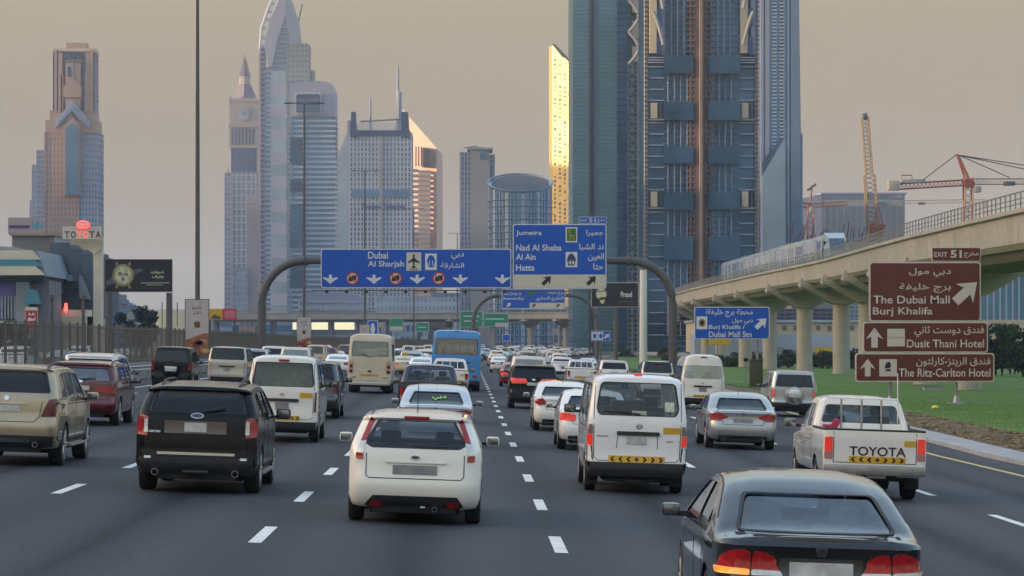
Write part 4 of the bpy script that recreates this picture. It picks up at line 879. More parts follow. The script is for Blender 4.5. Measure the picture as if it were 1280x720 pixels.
# ---------------------------------------------------------------- ground, road, verge
def strip(name, xs, ys, m, label=None, zf=None, kind='structure'):
    """a sheet laid along the road: xs(y) -> cross positions, zf(x, y) -> height"""
    v = []; f = []; n = len(xs(0))
    for y in ys:
        b = bend(y)
        for k, x in enumerate(xs(y)): v.append((x + b, y, zf(x, k)))
    for i in range(len(ys) - 1):
        for k in range(n - 1): f.append((i * n + k, i * n + k + 1, (i + 1) * n + k + 1, (i + 1) * n + k))
    o = MB().add(v, f).build(name, m, smooth=True); o['kind'] = kind
    if label: o['label'] = label
    return o
def ground_mat(name, c1, c2, s1=.2, s2=6, rough=.9, bump=.3, stretch=(1, 1, 1), c3=None, f3=120):
    m = bpy.data.materials.new(name); m.use_nodes = True; n = m.node_tree.nodes; l = m.node_tree.links; b = n['Principled BSDF']
    tc = n.new('ShaderNodeTexCoord'); mp = n.new('ShaderNodeMapping'); mp.inputs['Scale'].default_value = stretch; l.new(tc.outputs['Object'], mp.inputs[0])
    a = n.new('ShaderNodeTexNoise'); a.inputs['Scale'].default_value = s1; a.inputs['Detail'].default_value = 6; l.new(mp.outputs[0], a.inputs[0])
    d = n.new('ShaderNodeTexNoise'); d.inputs['Scale'].default_value = s2; d.inputs['Detail'].default_value = 8; l.new(tc.outputs['Object'], d.inputs[0])
    ad = n.new('ShaderNodeMath'); ad.operation = 'ADD'; l.new(a.outputs['Fac'], ad.inputs[0]); l.new(d.outputs['Fac'], ad.inputs[1])
    cr = n.new('ShaderNodeValToRGB'); cr.color_ramp.elements[0].position = .38; cr.color_ramp.elements[1].position = .62
    hf = n.new('ShaderNodeMath'); hf.operation = 'MULTIPLY'; hf.inputs[1].default_value = .5; l.new(ad.outputs[0], hf.inputs[0]); l.new(hf.outputs[0], cr.inputs[0])
    cr.color_ramp.elements[0].color = (*c1, 1); cr.color_ramp.elements[1].color = (*c2, 1)
    out = cr.outputs[0]
    if c3:
        e = n.new('ShaderNodeTexNoise'); e.inputs['Scale'].default_value = f3; e.inputs['Detail'].default_value = 2; l.new(tc.outputs['Object'], e.inputs[0])
        r = n.new('ShaderNodeMapRange'); r.inputs[1].default_value = .58; r.inputs[2].default_value = .66; l.new(e.outputs['Fac'], r.inputs[0])
        mx = n.new('ShaderNodeMixRGB'); mx.inputs[2].default_value = (*c3, 1); l.new(r.outputs[0], mx.inputs[0]); l.new(out, mx.inputs[1]); out = mx.outputs[0]
    l.new(out, b.inputs['Base Color']); b.inputs['Roughness'].default_value = rough
    bp = n.new('ShaderNodeBump'); bp.inputs['Strength'].default_value = bump; bp.inputs['Distance'].default_value = .02; l.new(d.outputs['Fac'], bp.inputs['Height']); l.new(bp.outputs[0], b.inputs['Normal'])
    return m
ASPH = ground_mat('asphalt', (.032, .036, .045), (.066, .073, .088), .30, 28, .7, .45, (.8, .12, 1), (.088, .094, .11), 34)
MARK = ground_mat('road_paint', (.58, .58, .58), (.80, .80, .78), 3, 40, .6, .2)
YMARK = ground_mat('yellow_road_paint', (.40, .32, .12), (.58, .46, .20), 2, 40, .6, .2)
KERBM = mat('kerb_concrete', (.33, .34, .36), .85, var=.2, scale=1.2, bump=.2)
MULCH = ground_mat('mulch', (.05, .045, .025), (.13, .115, .06), .8, 3.5, .95, 1, c3=(.26, .21, .13), f3=5)
LAWN = ground_mat('lawn_grass', (.042, .118, .008), (.085, .190, .018), .12, 2.2, .9, 1, (.25, 1.2, 1))
SAND = ground_mat('sand', (.20, .17, .13), (.30, .26, .20), .02, 1.5, .95, .5)
MCONC = mat('barrier_concrete', (.20, .19, .175), .85, var=.2, scale=2, bump=.3)
YS = [-40 + 10 * i for i in range(34)] + [300 + 20 * i for i in range(36)]
def lane_wear(m):
    n = m.node_tree.nodes; l = m.node_tree.links; b = n['Principled BSDF']; src = b.inputs['Base Color'].links[0].from_socket
    tc = n.new('ShaderNodeTexCoord'); sp = n.new('ShaderNodeSeparateXYZ'); l.new(tc.outputs['Object'], sp.inputs[0])
    def M(op, a, b_=None, c=None):
        k = n.new('ShaderNodeMath'); k.operation = op
        for i, v in enumerate((a, b_, c)):
            if v is None: continue
            if isinstance(v, (int, float)): k.inputs[i].default_value = v
            else: l.new(v, k.inputs[i])
        return k.outputs[0]
    f = M('ABSOLUTE', M('SUBTRACT', M('FRACT', M('DIVIDE', M('ADD', sp.outputs[0], 36.5 - 1.12), 3.65)), .5))
    r = n.new('ShaderNodeValToRGB'); l.new(f, r.inputs[0]); e = r.color_ramp.elements; e[0].position = 0; e[0].color = (.40, .41, .42, 1); e[1].position = .13; e[1].color = (.96, .96, .96, 1)
    for p, v in ((.20, 1.08), (.29, 1.08), (.38, .90), (.5, .80)): q = e.new(p); q.color = (v, v, v, 1)
    nz = n.new('ShaderNodeTexNoise'); mp = n.new('ShaderNodeMapping'); mp.inputs['Scale'].default_value = (.9, .05, 1); nz.inputs['Scale'].default_value = 1; nz.inputs['Detail'].default_value = 5; l.new(tc.outputs['Object'], mp.inputs[0]); l.new(mp.outputs[0], nz.inputs[0])
    fac = n.new('ShaderNodeMapRange'); fac.inputs[1].default_value = .2; fac.inputs[2].default_value = .5; l.new(nz.outputs['Fac'], fac.inputs[0])
    mx = n.new('ShaderNodeMixRGB'); mx.blend_type = 'MULTIPLY'; l.new(fac.outputs[0], mx.inputs[0]); l.new(src, mx.inputs[1]); l.new(r.outputs[0], mx.inputs[2]); l.new(mx.outputs[0], b.inputs['Base Color'])
ASPH.node_tree.nodes['Principled BSDF'].inputs['Specular IOR Level'].default_value = .12
lane_wear(ASPH)
def kx(y): return 13.3 + (1.9 * min(1, max(0, (y - 70) / 50.0)))
def gsurf(x, k=0):
    if x < -17: return .62
    return gz(x) if x < 16 else gz(16) - .03 * (x - 16) if x < 40 else gz(16) - .72
def build_ground():
    o = MB().b2(-9000, 9000, -1500, 9000, -1.95, -1.6).build('ground', SAND, kind='structure')
    strip('road', lambda y: [-17.3, -10, -4, 1, 6, 11, kx(y)], YS, ASPH, zf=lambda x, k: gz(x))
    strip('kerb_strip', lambda y: [kx(y), kx(y) + .001, kx(y) + 1.1, kx(y) + 1.25], YS, KERBM, zf=lambda x, k: gz(x) + (.0 if k == 0 else .11))
    strip('verge', lambda y: [kx(y) + 1.25, kx(y) + 2, kx(y) + 3.1, kx(y) + 4.1, kx(y) + 4.3], YS, MULCH, zf=lambda x, k: gz(x) + [.11, .14, .17, .10, .06][k])
    ly = [YS[0]] + YS[1:-12]
    strip('lawn', lambda y: [kx(y) + 4.15, kx(y) + 6, 24, 32, 40, 60, 100, 190], ly, LAWN, zf=lambda x, k: gsurf(x) + (.12 if k == 0 else .1))
    strip('opposite_road', lambda y: [-62, -60, -24, -19.6], YS, ASPH, zf=lambda x, k: .62 if k else -1.7)
    strip('median_strip', lambda y: [-19.6, -17.3], YS, MCONC, zf=lambda x, k: .66 if k == 0 else gz(-17.3) + .04)
    # painted markings: each dash a piece of the road marking
    dm = {}
    marks = empty('lane_markings'); marks['kind'] = 'structure'
    def dash(x, y, w=.16, l=2.8, m=MARK):
        b = bend(y); b1 = bend(y + l); z = gz(x) + .005
        me = bpy.data.meshes.new('lane_dash'); r_ = [rnd.uniform(-.03, .03) for _ in range(4)]
        me.from_pydata([(x - w / 2 + b, y + r_[0], z + SLOPE * w / 2), (x + w / 2 + b, y + r_[1], z - SLOPE * w / 2), (x + w / 2 + b1, y + l + r_[2], z - SLOPE * w / 2), (x - w / 2 + b1, y + l + r_[3], z + SLOPE * w / 2)], [], [(0, 1, 2, 3)])
        me.materials.append(m); o = bpy.data.objects.new('lane_dash', me); COL.objects.link(o); o.parent = marks
    rest = MB()
    for x in (1.12, -2.55, -6.2, -9.85, -13.5, 4.77, 8.42):
        for k in range(-1, 80):
            y = 32.5 + 8.4 * k
            if k < 40: dash(x, y)
            else:
                b = bend(y); z = gz(x) + .005; rest.add([(x - .08 + b, y, z + .003), (x + .08 + b, y, z - .003), (x + .08 + b, y + 2.8, z - .003), (x - .08 + b, y + 2.8, z + .003)], [(0, 1, 2, 3)])
    r_ = rest.build('far_dashes', MARK, marks); r_['kind'] = 'stuff'
    yl = lambda y: 12.05 + (1.9 * min(1, max(0, (y - 75) / 45.0)))
    def edge(name, fx, m, lab):
        o = strip(name, lambda y: [fx(y) - .09, fx(y) + .09], YS, m, zf=lambda x, k: gz(x) + .006); o['kind'] = None; del o['kind']; o.parent = marks; return o
    edge('edge_line', yl, YMARK, ''); edge('edge_line', lambda y: -14.95, MARK, '')
    strip('lane_line_exit', lambda y: [12.05, 12.2], [110 + 10 * i for i in range(20)], MARK, zf=lambda x, k: gz(x) + .006).parent = marks
    q = random.Random(3)
    # wood chips and stones on the verge, and grass blades along its edge
    k = MB()
    for _ in range(2600):
        y = 55 + q.random() ** 1.6 * 110; x = kx(y) + q.uniform(1.4, 4.1); s = q.uniform(.03, .11); z = gz(x) + .16
        k.box((x, y, z), (s * 2, s, s * .6), q.uniform(0, 3), q.uniform(-.3, .3))
    k.build('wood_chips', mat('chips', (.20, .155, .09), .9, var=.5, scale=.9), kind='stuff')
    k = MB()
    for _ in range(26000):
        y = 60 + q.random() ** 1.5 * 150; x = kx(y) + 4.1 + abs(q.gauss(0, 6)); h = q.uniform(.03, .08); a = q.uniform(0, 3.1); w = q.uniform(.02, .05); z = gsurf(x) + .09
        k.add([(x, y, z), (x + w * math.cos(a), y + w * math.sin(a), z), (x + q.uniform(-.03, .03), y, z + h)], [(0, 1, 2)])
    k.build('grass_blades', mat('grass_blade', (.095, .20, .02), .8, var=.35, scale=.6), kind='stuff')
# ---------------------------------------------------------------- median: guard rail, pales fence, low barrier
STEEL = mat('galvanised', (.30, .31, .32), .42, .7, .15, 3)
POSTG = mat('grey_post', (.105, .10, .095), .6, .2, .12, 2)
FENCEM = mat('fence_metal', (.125, .112, .095), .7, .1, .2, 2)
def build_median():
    t = thing('guard_rail', 'galvanised steel guard rail along the left edge of the highway', 'guard rail', (0, 0, 0))
    prof = [(.0, .55), (.05, .60), (.0, .66), (.0, .72), (.05, .78), (.0, .83), (-.02, .83), (.03, .78), (-.02, .72), (-.02, .66), (.03, .60), (-.02, .55)]
    x0 = -16.4; v = []; f = []; n = len(prof); ys = YS[:52]
    for y in ys: v += [(x0 + p[0] + bend(y), y, gz(x0) + p[1]) for p in prof]
    for i in range(len(ys) - 1): f += [(i * n + k, i * n + (k + 1) % n, (i + 1) * n + (k + 1) % n, (i + 1) * n + k) for k in range(n)]
    MB().add(v, f).build('rail_beam', STEEL, t)
    pm = MB().b2(-.08, .0, -.04, .04, 0, .86).mesh('rail_post', STEEL)
    for k in range(130): o = bpy.data.objects.new('rail_post', pm); COL.objects.link(o); o.parent = t; y = 60 + 4 * k; o.location = (x0 - .04 + bend(y), y, gz(x0))
    t = thing('concrete_barrier', 'low concrete barrier wall under the tall pale fence of the median', 'barrier')
    v = []; f = []; pr = [(-.3, 0), (-.12, .9), (.12, .9), (.3, 0)]
    for y in YS[:60]: v += [(-18.3 + p[0] + bend(y), y, .6 + p[1]) for p in pr]
    for i in range(59): f += [(i * 4 + k, i * 4 + k + 1, (i + 1) * 4 + k + 1, (i + 1) * 4 + k) for k in range(3)]
    MB().add(v, f).build('wall', MCONC, t)
    t = thing('median_fence', 'tall brown-grey metal fence with close upright bars along the median', 'fence')
    pm = MB().b2(-.05, .05, -.05, .05, 0, 2.05).mesh('post', FENCEM); rails_ = {}
    for k in range(260):
        y = 50 + 2.5 * k
        if y > 690: break
        o = bpy.data.objects.new('post', pm); COL.objects.link(o); o.parent = t; o.location = (-18.3 + bend(y), y, 1.45)
    for z in (1.62, 3.3): MB().tube([(-18.3 + bend(y), y, z) for y in YS[9:55]], .03, 4).build('rail', FENCEM, t)
    k = MB(); y = 50
    while y < 690:
        x = -18.3 + bend(y); k.b2(x - .012, x + .012, y - .022, y + .022, 1.5, 3.42); y += .25 if y > 190 else .32
    k.build('fence_bars', FENCEM, t, kind='stuff')
def streetlight(y, banner=True, H=27, label='', blabel='', x=-17.5, lamp=True):
    t = thing('street_light', label, 'street light', (x + bend(y), y, .6))
    MB().tube([(0, 0, 0), (0, 0, .9), (0, 0, H * .5), (0, 0, H)], [.19, .17, .14, .09], 12).build('pole', POSTG, t, True)
    MB().cyl((0, 0, 0), .28, .12, 12).build('base_plate', POSTG, t)
    MB().tube([(-1.7, 0, H - .05), (-.8, 0, H + .02), (0, 0, H - .1), (.8, 0, H + .02), (1.7, 0, H - .05)], .06, 6).build('bracket_arm', POSTG, t)
    for sg in (-1, 1): MB().prism([(sg * 1.3, -.06 + H), (sg * 1.4, .08 + H), (sg * 2.1, .02 + H), (sg * 2.15, -.08 + H)], -.18, .18).build('lamp_head', POSTG, t)
    if banner:
        z0, z1 = 1.2, 4.75; w = .74
        b = thing('advertising_banner', blabel, 'banner', (x + bend(y), y - .28, .6))
        MB().b2(-w, w, -.04, .04, z0, z1).build('panel', mat('banner_face', (.48, .42, .40), .5, var=.08), b)
        MB().b2(-w - .04, w + .04, -.03, .06, z0 - .05, z0).b2(-w - .04, w + .04, -.03, .06, z1, z1 + .05).b2(-w - .05, -w, -.03, .06, z0 - .05, z1 + .05).b2(w, w + .05, -.03, .06, z0 - .05, z1 + .05).build('frame', POSTG, b)
        dk = mat('banner_print', (.10, .03, .03), .6); 
        text('عادات جديدة', -.32, z0 + 2.9, .62, .3, -.046, dk, b, ar=True); text('الآن', -.26, z0 + 2.6, .5, .22, -.046, dk, b, ar=True)
        wv = [(-w, z0 + .95), (-.3, z0 + 1.1), (.1, z0 + 1.3), (w, z0 + 1.42), (w, z0), (-w, z0)]
        MB().prism(wv, -.048, -.042).build('picture_field', mat('banner_food', (.30, .10, .045), .5, var=.6, scale=3.5), b)
        q = random.Random(int(y)); 
        for (c, col) in ((.5, (.45, .33, .12)), (.15, (.14, .008, .02)), (-.25, (.16, .012, .02)), (-.5, (.42, .30, .12)), (.35, (.40, .25, .14)), (0, (.10, .01, .015))):
            MB().prism(oval(c * 1.1, z0 + q.uniform(.25, .95), .26, .15, 10), -.056, -.048).build('printed_fruit', mat('food_%d' % int(c * 100 + 100), col, .5, var=.4, scale=9), b)
        MB().prism(rpoly(rect(-.18, .2, z0 + 1.75, z0 + 2.15), .1), -.05, -.042).build('printed_cup', mat('cup_print', (.16, .07, .03), .5, var=.4, scale=9), b)
    return t
# ---------------------------------------------------------------- signs
SBLUE = mat('sign_blue', (.003, .085, .46), .38, var=.06, scale=.6, bump=.02); SBROWN = mat('sign_brown', (.125, .027, .018), .4, var=.08, scale=.8); SWHITE = mat('sign_white', (.68, .67, .66), .4, var=.05)
SCREAM = mat('sign_cream', (.60, .55, .46), .4, var=.05); SGREEN = mat('sign_green', (.01, .27, .15), .4, var=.08); SBACK = mat('sign_back', (.18, .18, .18), .5, .5); SBLACK = mat('sign_black', (.015, .012, .012), .5, var=0)
SRED = mat('sign_red', (.45, .03, .02), .45, var=0); SGRN2 = mat('sign_route_green', (.03, .16, .02), .4, var=0)
def arrow_poly(cx, cz, s, ang):
    pts = [(-.16, -.5), (.16, -.5), (.16, .05), (.44, -.08), (0, .5), (-.44, -.08), (-.16, .05)]
    c, n = math.cos(ang), math.sin(ang); return [(cx + (x * c + z * n) * s, cz + (-x * n + z * c) * s) for x, z in pts]
def down_arrow(cx, cz, s): return [(cx + x * s, cz + z * s) for x, z in [(0, -.32), (-.22, -.12), (-.5, .06), (-.46, .14), (-.1, .06), (-.09, .3), (.09, .3), (.1, .06), (.46, .14), (.5, .06), (.22, -.12)]]
class Sign:
    def __init__(s, Z, label, cat='sign', name='road_sign', base=None):
        s.Z = Z; s.t = thing(name, label, cat, (0, Z, 0)); s.k = 0
    def U(s, u): return px(u, s.Z)
    def V(s, v): return pz(v, s.Z)
    def panel(s, u0, v0, u1, v1, m, border=SWHITE, r=3.0, b=1.2, name='panel', y=0, bm=None):
        p = s.Z / F; P0 = rpoly(rect(s.U(u0), s.U(u1), s.V(v1), s.V(v0)), r * p); o = MB().prism(P0, y, y + .12).build(name, border or m, s.t)
        if border: P1 = rpoly(rect(s.U(u0 + b), s.U(u1 - b), s.V(v1 - b), s.V(v0 + b)), (r - b * .6) * p); MB().prism(P1, y - .02, y).build('face', m, o)
        return o
    def shape(s, poly, m, name='symbol', y=-.03, px_=True, th=.008):
        q = [(s.U(a), s.V(b)) for a, b in poly] if px_ else poly
        return MB().prism(q, y - th, y).build(name, m, s.t)
    def text(s, st, u0, vb, u1, vt, m=SWHITE, ar=False, y=-.03, bold=.012): return text(st, s.U(u0), s.V(vb), s.U(u1) - s.U(u0), s.V(vt) - s.V(vb), y, m, s.t, ar, bold)
    def arrow(s, u, v, size, ang, m=SWHITE): return MB().prism(arrow_poly(s.U(u), s.V(v), size * s.Z / F, ang), -.04, -.03).build('arrow', m, s.t)
    def down(s, u, v, size, m=SWHITE): return MB().prism(down_arrow(s.U(u), s.V(v), size * s.Z / F), -.04, -.03).build('arrow', m, s.t)
def pipe_arch(Z, u0, u1, vtop, r, ulab, zb0, zb1, m=POSTG, rad=3.6):
    t = thing('sign_gantry', ulab, 'gantry', (0, Z, 0)); x0, x1 = px(u0, Z), px(u1, Z); zt = pz(vtop, Z); R0 = rad
    pl = [(x0, 0, zb0)] + [(x0 + R0 - R0 * math.cos(a), 0, zt - R0 + R0 * math.sin(a)) for a in [i * math.pi / 16 for i in range(9)]]
    pr = [(x1 - (p[0] - x0), 0, p[2]) for p in pl]; pr[0] = (x1, 0, zb1)
    MB().tube(pl, r, 14).build('post', m, t, True); MB().tube(pr, r, 14).build('post', m, t, True)
    MB().tube([(pl[-1][0] + .3, 0, zt), (pr[-1][0] - .3, 0, zt)], r * .85, 12).build('beam', m, t, True)
    for x in (pl[-1][0] + .2, pr[-1][0] - .2):
        MB().tube([(x - .12, 0, zt), (x + .12, 0, zt)], r * 1.25, 14).build('flange', m, t)
    for x, z in ((x0, zb0), (x1, zb1)): MB().cyl((x, 0, z), r * 1.6, .15, 12).build('base_plate', m, t)
    return t
def build_signs():
    Z = 230
    pipe_arch(Z, 327.5, 841, 326, .36, 'large grey pipe gantry spanning the near carriageway and carrying two blue signs', gz(-17.4), gz(17) - .2)
    s = Sign(Z - .7, 'wide blue overhead sign with white lane arrows and the words Dubai and Al Sharjah', 'sign', 'overhead_sign')
    s.panel(401, 311, 639, 360, SBLUE, r=3.5, b=1.1)
    s.text('Dubai', 460, 323.5, 485, 314.5); s.text('Al Sharjah', 460, 335.5, 505, 326)
    s.text('دبي', 564, 324.5, 580, 316, ar=True); s.text('الشارقة', 551, 336.5, 580, 328.5, ar=True)
    s.shape(rect(508, 526.5, 338.5, 315.5), SCREAM, 'airport_field'); s.shape([(517.2, 317), (518.2, 319), (518.4, 323), (524.5, 327.5), (524.5, 329), (518.4, 327), (518, 332), (520, 333.8), (520, 334.8), (514.4, 334.8), (514.4, 333.8), (516.4, 332), (516, 327), (510, 329), (510, 327.5), (516, 323), (516.2, 319)], SBLACK, 'plane_symbol', -.045)
    s.text('DXB', 512.5, 338, 522, 335.5, SBLACK, y=-.045)
    s.shape(rect(531.5, 546, 337.5, 317), SWHITE, 'route_field'); s.shape([(533.5, 326), (536, 320), (538.8, 318.6), (541.6, 320), (544, 326), (542, 334), (536, 334)], SBLUE, 'route_shield', -.045); s.text('11', 536.5, 332, 541.2, 326, SWHITE, y=-.058)
    for u in (413, 467.5, 521.5, 575.5, 628): s.down(u, 349, 19)
    for u in (440.5, 494.5, 548.5):
        s.shape(oval(u, 348, 8, 8, 20), SRED, 'ban_ring'); s.shape(oval(u, 348, 6.4, 6.4, 18), SCREAM, 'ban_field', -.042)
        s.shape([(u - 5, 351), (u - 4.6, 346.5), (u - 1, 346), (u - .5, 344.5), (u + 4.8, 344), (u + 4.8, 350), (u + 2, 350.6), (u - 3, 352)], SBLACK, 'lorry_symbol', -.054); s.shape([(u - 5.4, 343.4), (u - 4.4, 342.4), (u + 5.4, 352.6), (u + 4.4, 353.6)], SRED, 'ban_bar', -.066)
    MB().box(((s.U(390) + s.U(641)) / 2, -.6, s.V(363.3)), (s.U(641) - s.U(390), .12, .1)).build('lamp_rail', POSTG, s.t)
    for i in range(10): u = 409 + 24.6 * i; MB().box((s.U(u), -.7, s.V(365)), (.28, .3, .22)).build('sign_lamp', SBLACK, s.t)
    for i in range(6): u = 415 + 42 * i; MB().b2(s.U(u) - .06, s.U(u) + .06, .12, .3, s.V(358), s.V(313)).build('bracket', POSTG, s.t)
    s = Sign(Z - .75, 'tall blue overhead sign reading Jumeira, Nad Al Sheba, Al Ain and Hatta', 'sign', 'overhead_sign')
    s.panel(641, 280, 758, 361, SBLUE, r=3.2, b=1.2); s.shape(rpoly([(642.5, 359.8), (756.6, 359.8), (756.6, 343.2), (642.5, 343.2)], .8, 2), SCREAM, 'exit_field', -.024)
    s.text('Jumeira', 645, 295.5, 677, 288); s.text('Nad Al Sheba', 645, 313.5, 702, 305.5); s.text('Al Ain', 645, 325, 669.5, 317); s.text('Hatta', 645, 338.5, 668, 330.5)
    s.text('جميرا', 733, 295.5, 754, 287, ar=True); s.text('ند الشبا', 724, 313.5, 754.5, 304.5, ar=True); s.text('العين', 735, 326.5, 755, 316.5, ar=True); s.text('حتا', 741.5, 337, 754, 329, ar=True)
    s.text('200 m', 648, 356, 664, 352, SBLACK); s.text('٢٠٠ م', 648, 350, 661, 346, SBLACK)
    s.arrow(683.5, 350.5, 15, R(45), SBLACK); s.arrow(739.5, 350.5, 15, R(45), SBLACK)
    s.shape(rect(707, 721.5, 303, 284), SWHITE, 'route_field'); s.shape(rect(708.6, 720, 301.2, 285.6), SGRN2, 'route_shield', -.045); s.text('71', 711, 300, 717.5, 293.5, YEL, y=-.058); s.text('E', 711, 291.5, 713, 287, YEL, y=-.058)
    s.shape(rect(707, 721.5, 334, 315), SWHITE, 'route_field'); s.shape([(708.6, 324), (711, 318.5), (714.2, 316.5), (717.4, 318.5), (720, 324), (718, 332), (710.4, 332)], mat('eagle_blue', (.03, .05, .12), .4, var=0), 'route_shield', -.045); s.text('44', 710.5, 331, 718, 325, SWHITE, y=-.058)
    for u in (655, 700, 745): MB().b2(s.U(u) - .06, s.U(u) + .06, .12, .35, s.V(358), s.V(284)).build('bracket', POSTG, s.t)
    MB().box((s.U(700), -.6, s.V(364.2)), (s.U(760) - s.U(641), .1, .08)).build('lamp_rail', POSTG, s.t)
    s = Sign(Z - .75, 'small blue exit tab numbered 51 on top of the Jumeira sign', 'sign', 'exit_tab')
    s.panel(723.5, 271, 758.5, 279.3, SBLUE, r=.8, b=.6); s.text('51', 736, 278, 744.5, 272.5); s.text('EXIT', 725.5, 277, 734, 274); s.text('مخرج', 746.5, 278, 756.5, 273.2, ar=True)
    # second gantry, farther on
    Z = 520
    pipe_arch(Z, 592, 746, 369, .42, 'far grey pipe gantry beyond the first, holding the small double blue sign', .3, -.6, rad=5.0)
    s = Sign(Z - .8, 'far blue double sign with a white strip and black arrows, under the Jumeira sign', 'sign', 'overhead_sign')
    s.panel(627, 361, 706.5, 386, SBLUE, r=1, b=.8); s.shape(rect(662, 705, 385.2, 378.5), SCREAM, 'exit_field', -.024)
    s.text('Abu Dhabi St', 629, 369, 652, 365.5, bold=.0); s.text('Business Bay', 629, 375.5, 655, 371.5); s.text('الخليج التجاري', 670, 376.5, 704, 370.5, ar=True); s.text('برج خليفة', 685, 369, 704, 363.5, ar=True)
    s.arrow(636, 381, 7, R(45)); s.arrow(667.5, 381.8, 6, R(45), SBLACK); s.arrow(697.5, 381.8, 6, R(45), SBLACK); s.shape(rect(661, 668, 369, 363.5), SGRN2, 'route_field')
    # blue verge sign
    s = Sign(212, 'blue verge sign to Burj Khalifa and Dubai Mall station, beneath the viaduct', 'sign')
    s.panel(868, 383.5, 962, 424, SBLUE, r=2.6, b=1.0); s.text('Burj Khalifa /', 886, 413, 931, 406); s.text('Dubai Mall Stn', 886, 421.5, 939.5, 414.3)
    s.text('محطة برج خليفة/', 882, 396.5, 941, 386, ar=True); s.text('دبي مول', 915, 405.5, 941, 397.5, ar=True)
    s.arrow(951.5, 404, 18, R(48)); s.shape(rect(870.6, 884, 411.5, 395.5), SWHITE, 'logo_field'); s.shape(oval(877.4, 403.5, 4.4, 5.2), mat('logo_gold', (.35, .24, .06), .5), 'logo', -.045); s.shape(oval(877.4, 403.5, 2.6, 3.2), SBLACK, 'logo_centre', -.055)
    MB().cyl((s.U(947), .2, -.9), .1, s.V(386) + .9, 10).build('post', STEEL, s.t); MB().cyl((s.U(884), .2, -.8), .1, s.V(386) + .8, 10).build('post', STEEL, s.t)
    o = thing('junction_box', 'dark brown utility cabinet on the grass under the blue verge sign', 'cabinet', (px(945, 190), 190, gsurf(20) + .1)); MB().b2(-.45, .45, -.3, .3, 0, 1.9).build('cabinet', mat('brown_box', (.06, .055, .03), .6), o, bevel=.03); MB().b2(-.5, .5, -.35, .35, 1.9, 1.96).build('lid', POSTG, o)
    s = Sign(330, 'yellow sign board standing behind the blue Burj Khalifa sign', 'sign'); s.panel(880, 423.5, 913, 431, YEL, YEL, r=.5, b=.3); MB().cyl((s.U(897), .2, -1), .1, s.V(425) + 1, 8).build('post', STEEL, s.t)
    # brown signs
    Z = 145
    cw = mat('brown_sign_white', (.62, .54, .50), .45, var=.05)
    for (lab, u0, v0, u1, v1, kk) in (('small brown exit tab numbered 51 on top of the Dubai Mall sign', 1164.5, 309, 1226, 326.8, 0), ('large brown sign to The Dubai Mall and Burj Khalifa with a diagonal arrow', 1086.5, 327.3, 1226, 401.8, 1), ('brown sign to the Dusit Thani Hotel with an upward arrow', 1078.5, 402.2, 1235, 440.8, 2), ('brown sign to The Ritz-Carlton Hotel, lowest of the brown stack', 1069, 441.2, 1243, 477.5, 3)):
        s = Sign(Z, lab, 'sign'); s.panel(u0, v0, u1, v1, SBROWN, cw, r=4.2 if kk else 1.8, b=1.7 if kk else 1.1)
        if kk == 0: s.text('EXIT', 1167.5, 321, 1184, 315.2, cw); s.text('51', 1188, 322.5, 1202, 312.6, cw, bold=.03); s.text('مخرج', 1205, 322.5, 1223, 314.5, cw, ar=True)
        if kk == 1:
            s.text('The Dubai Mall', 1091.5, 379.5, 1187, 369.5, cw); s.text('Burj Khalifa', 1091, 396, 1165.5, 384, cw); s.text('دبي مول', 1136, 346.5, 1188.5, 335, cw, ar=True); s.text('برج خليفة', 1124, 366, 1188.5, 354, cw, ar=True)
            s.arrow(1207.5, 365, 37, R(48), cw)
        if kk == 2:
            s.arrow(1093, 422, 25, 0, cw); s.shape(rpoly([(1109, 433), (1131, 433), (1131, 411), (1109, 411)], .5, 2), cw, 'logo_field'); s.text('Dusit Thani', 1111, 423, 1129, 420.5, DULLM, y=-.045, bold=0)
            s.text('Dusit Thani Hotel', 1133.5, 434.5, 1230, 424.5, cw); s.text('فندق دوست ثاني', 1143, 421.5, 1230, 407.5, cw, ar=True)
        if kk == 3:
            s.arrow(1084.5, 459.5, 22, 0, cw); s.shape(rpoly([(1099, 470.5), (1121, 470.5), (1121, 449), (1099, 449)], .5, 2), cw, 'logo_field')
            s.shape([(1107, 464), (1106, 458), (1108, 453), (1112.5, 452.5), (1113.5, 457), (1112, 460), (1113.5, 464)], SBLACK, 'logo', -.045); s.shape([(1106, 461), (1114, 460), (1114, 461), (1106, 462)], cw, 'logo_bar', -.055)
            s.text('The Ritz-Carlton Hotel', 1123.5, 471, 1238, 460.5, cw); s.text('فندق الريتز-كارلتون', 1145, 458.5, 1238, 446.5, cw, ar=True)
            for u in (1113.5, 1196.5): 
                MB().cyl((s.U(u), .25, -.75), .09, s.V(330) + .75, 12).build('post', STEEL, s.t); MB().prismz(rpoly([(s.U(u) - .45, -.1), (s.U(u) + .45, -.1), (s.U(u) + .45, .6), (s.U(u) - .45, .6)], .1), -1.0, -.62).build('footing', KERBM, s.t); MB().cyl((s.U(u), .25, -.62), .2, .35, 12, .1).build('post_collar', STEEL, s.t)
            for v in (345, 385, 420, 455): MB().b2(s.U(1110), s.U(1200), .12, .2, s.V(v) - .04, s.V(v) + .04).build('cross_rail', STEEL, s.t)
    # small far signs
    def small(Z, u0, v0, u1, v1, m, lab, items=(), post=True, b=.5, border=SWHITE):
        s = Sign(Z, lab, 'sign'); s.panel(u0, v0, u1, v1, m, border, r=.6, b=b)
        for it in items: it(s)
        if post: um = (u0 + u1) / 2; MB().cyl((s.U(um), .2, -1), .12, s.V(v0) + .8, 8).build('post', POSTG, s.t)
        return s
    small(700, 575, 389, 603, 409, SGREEN, 'green direction board left of the far viaduct, square one', [lambda s: s.shape(rect(579, 599, 396, 394.6), SWHITE, 'print_bar'), lambda s: s.shape(rect(580, 597, 402, 400.6), SWHITE, 'print_bar')])
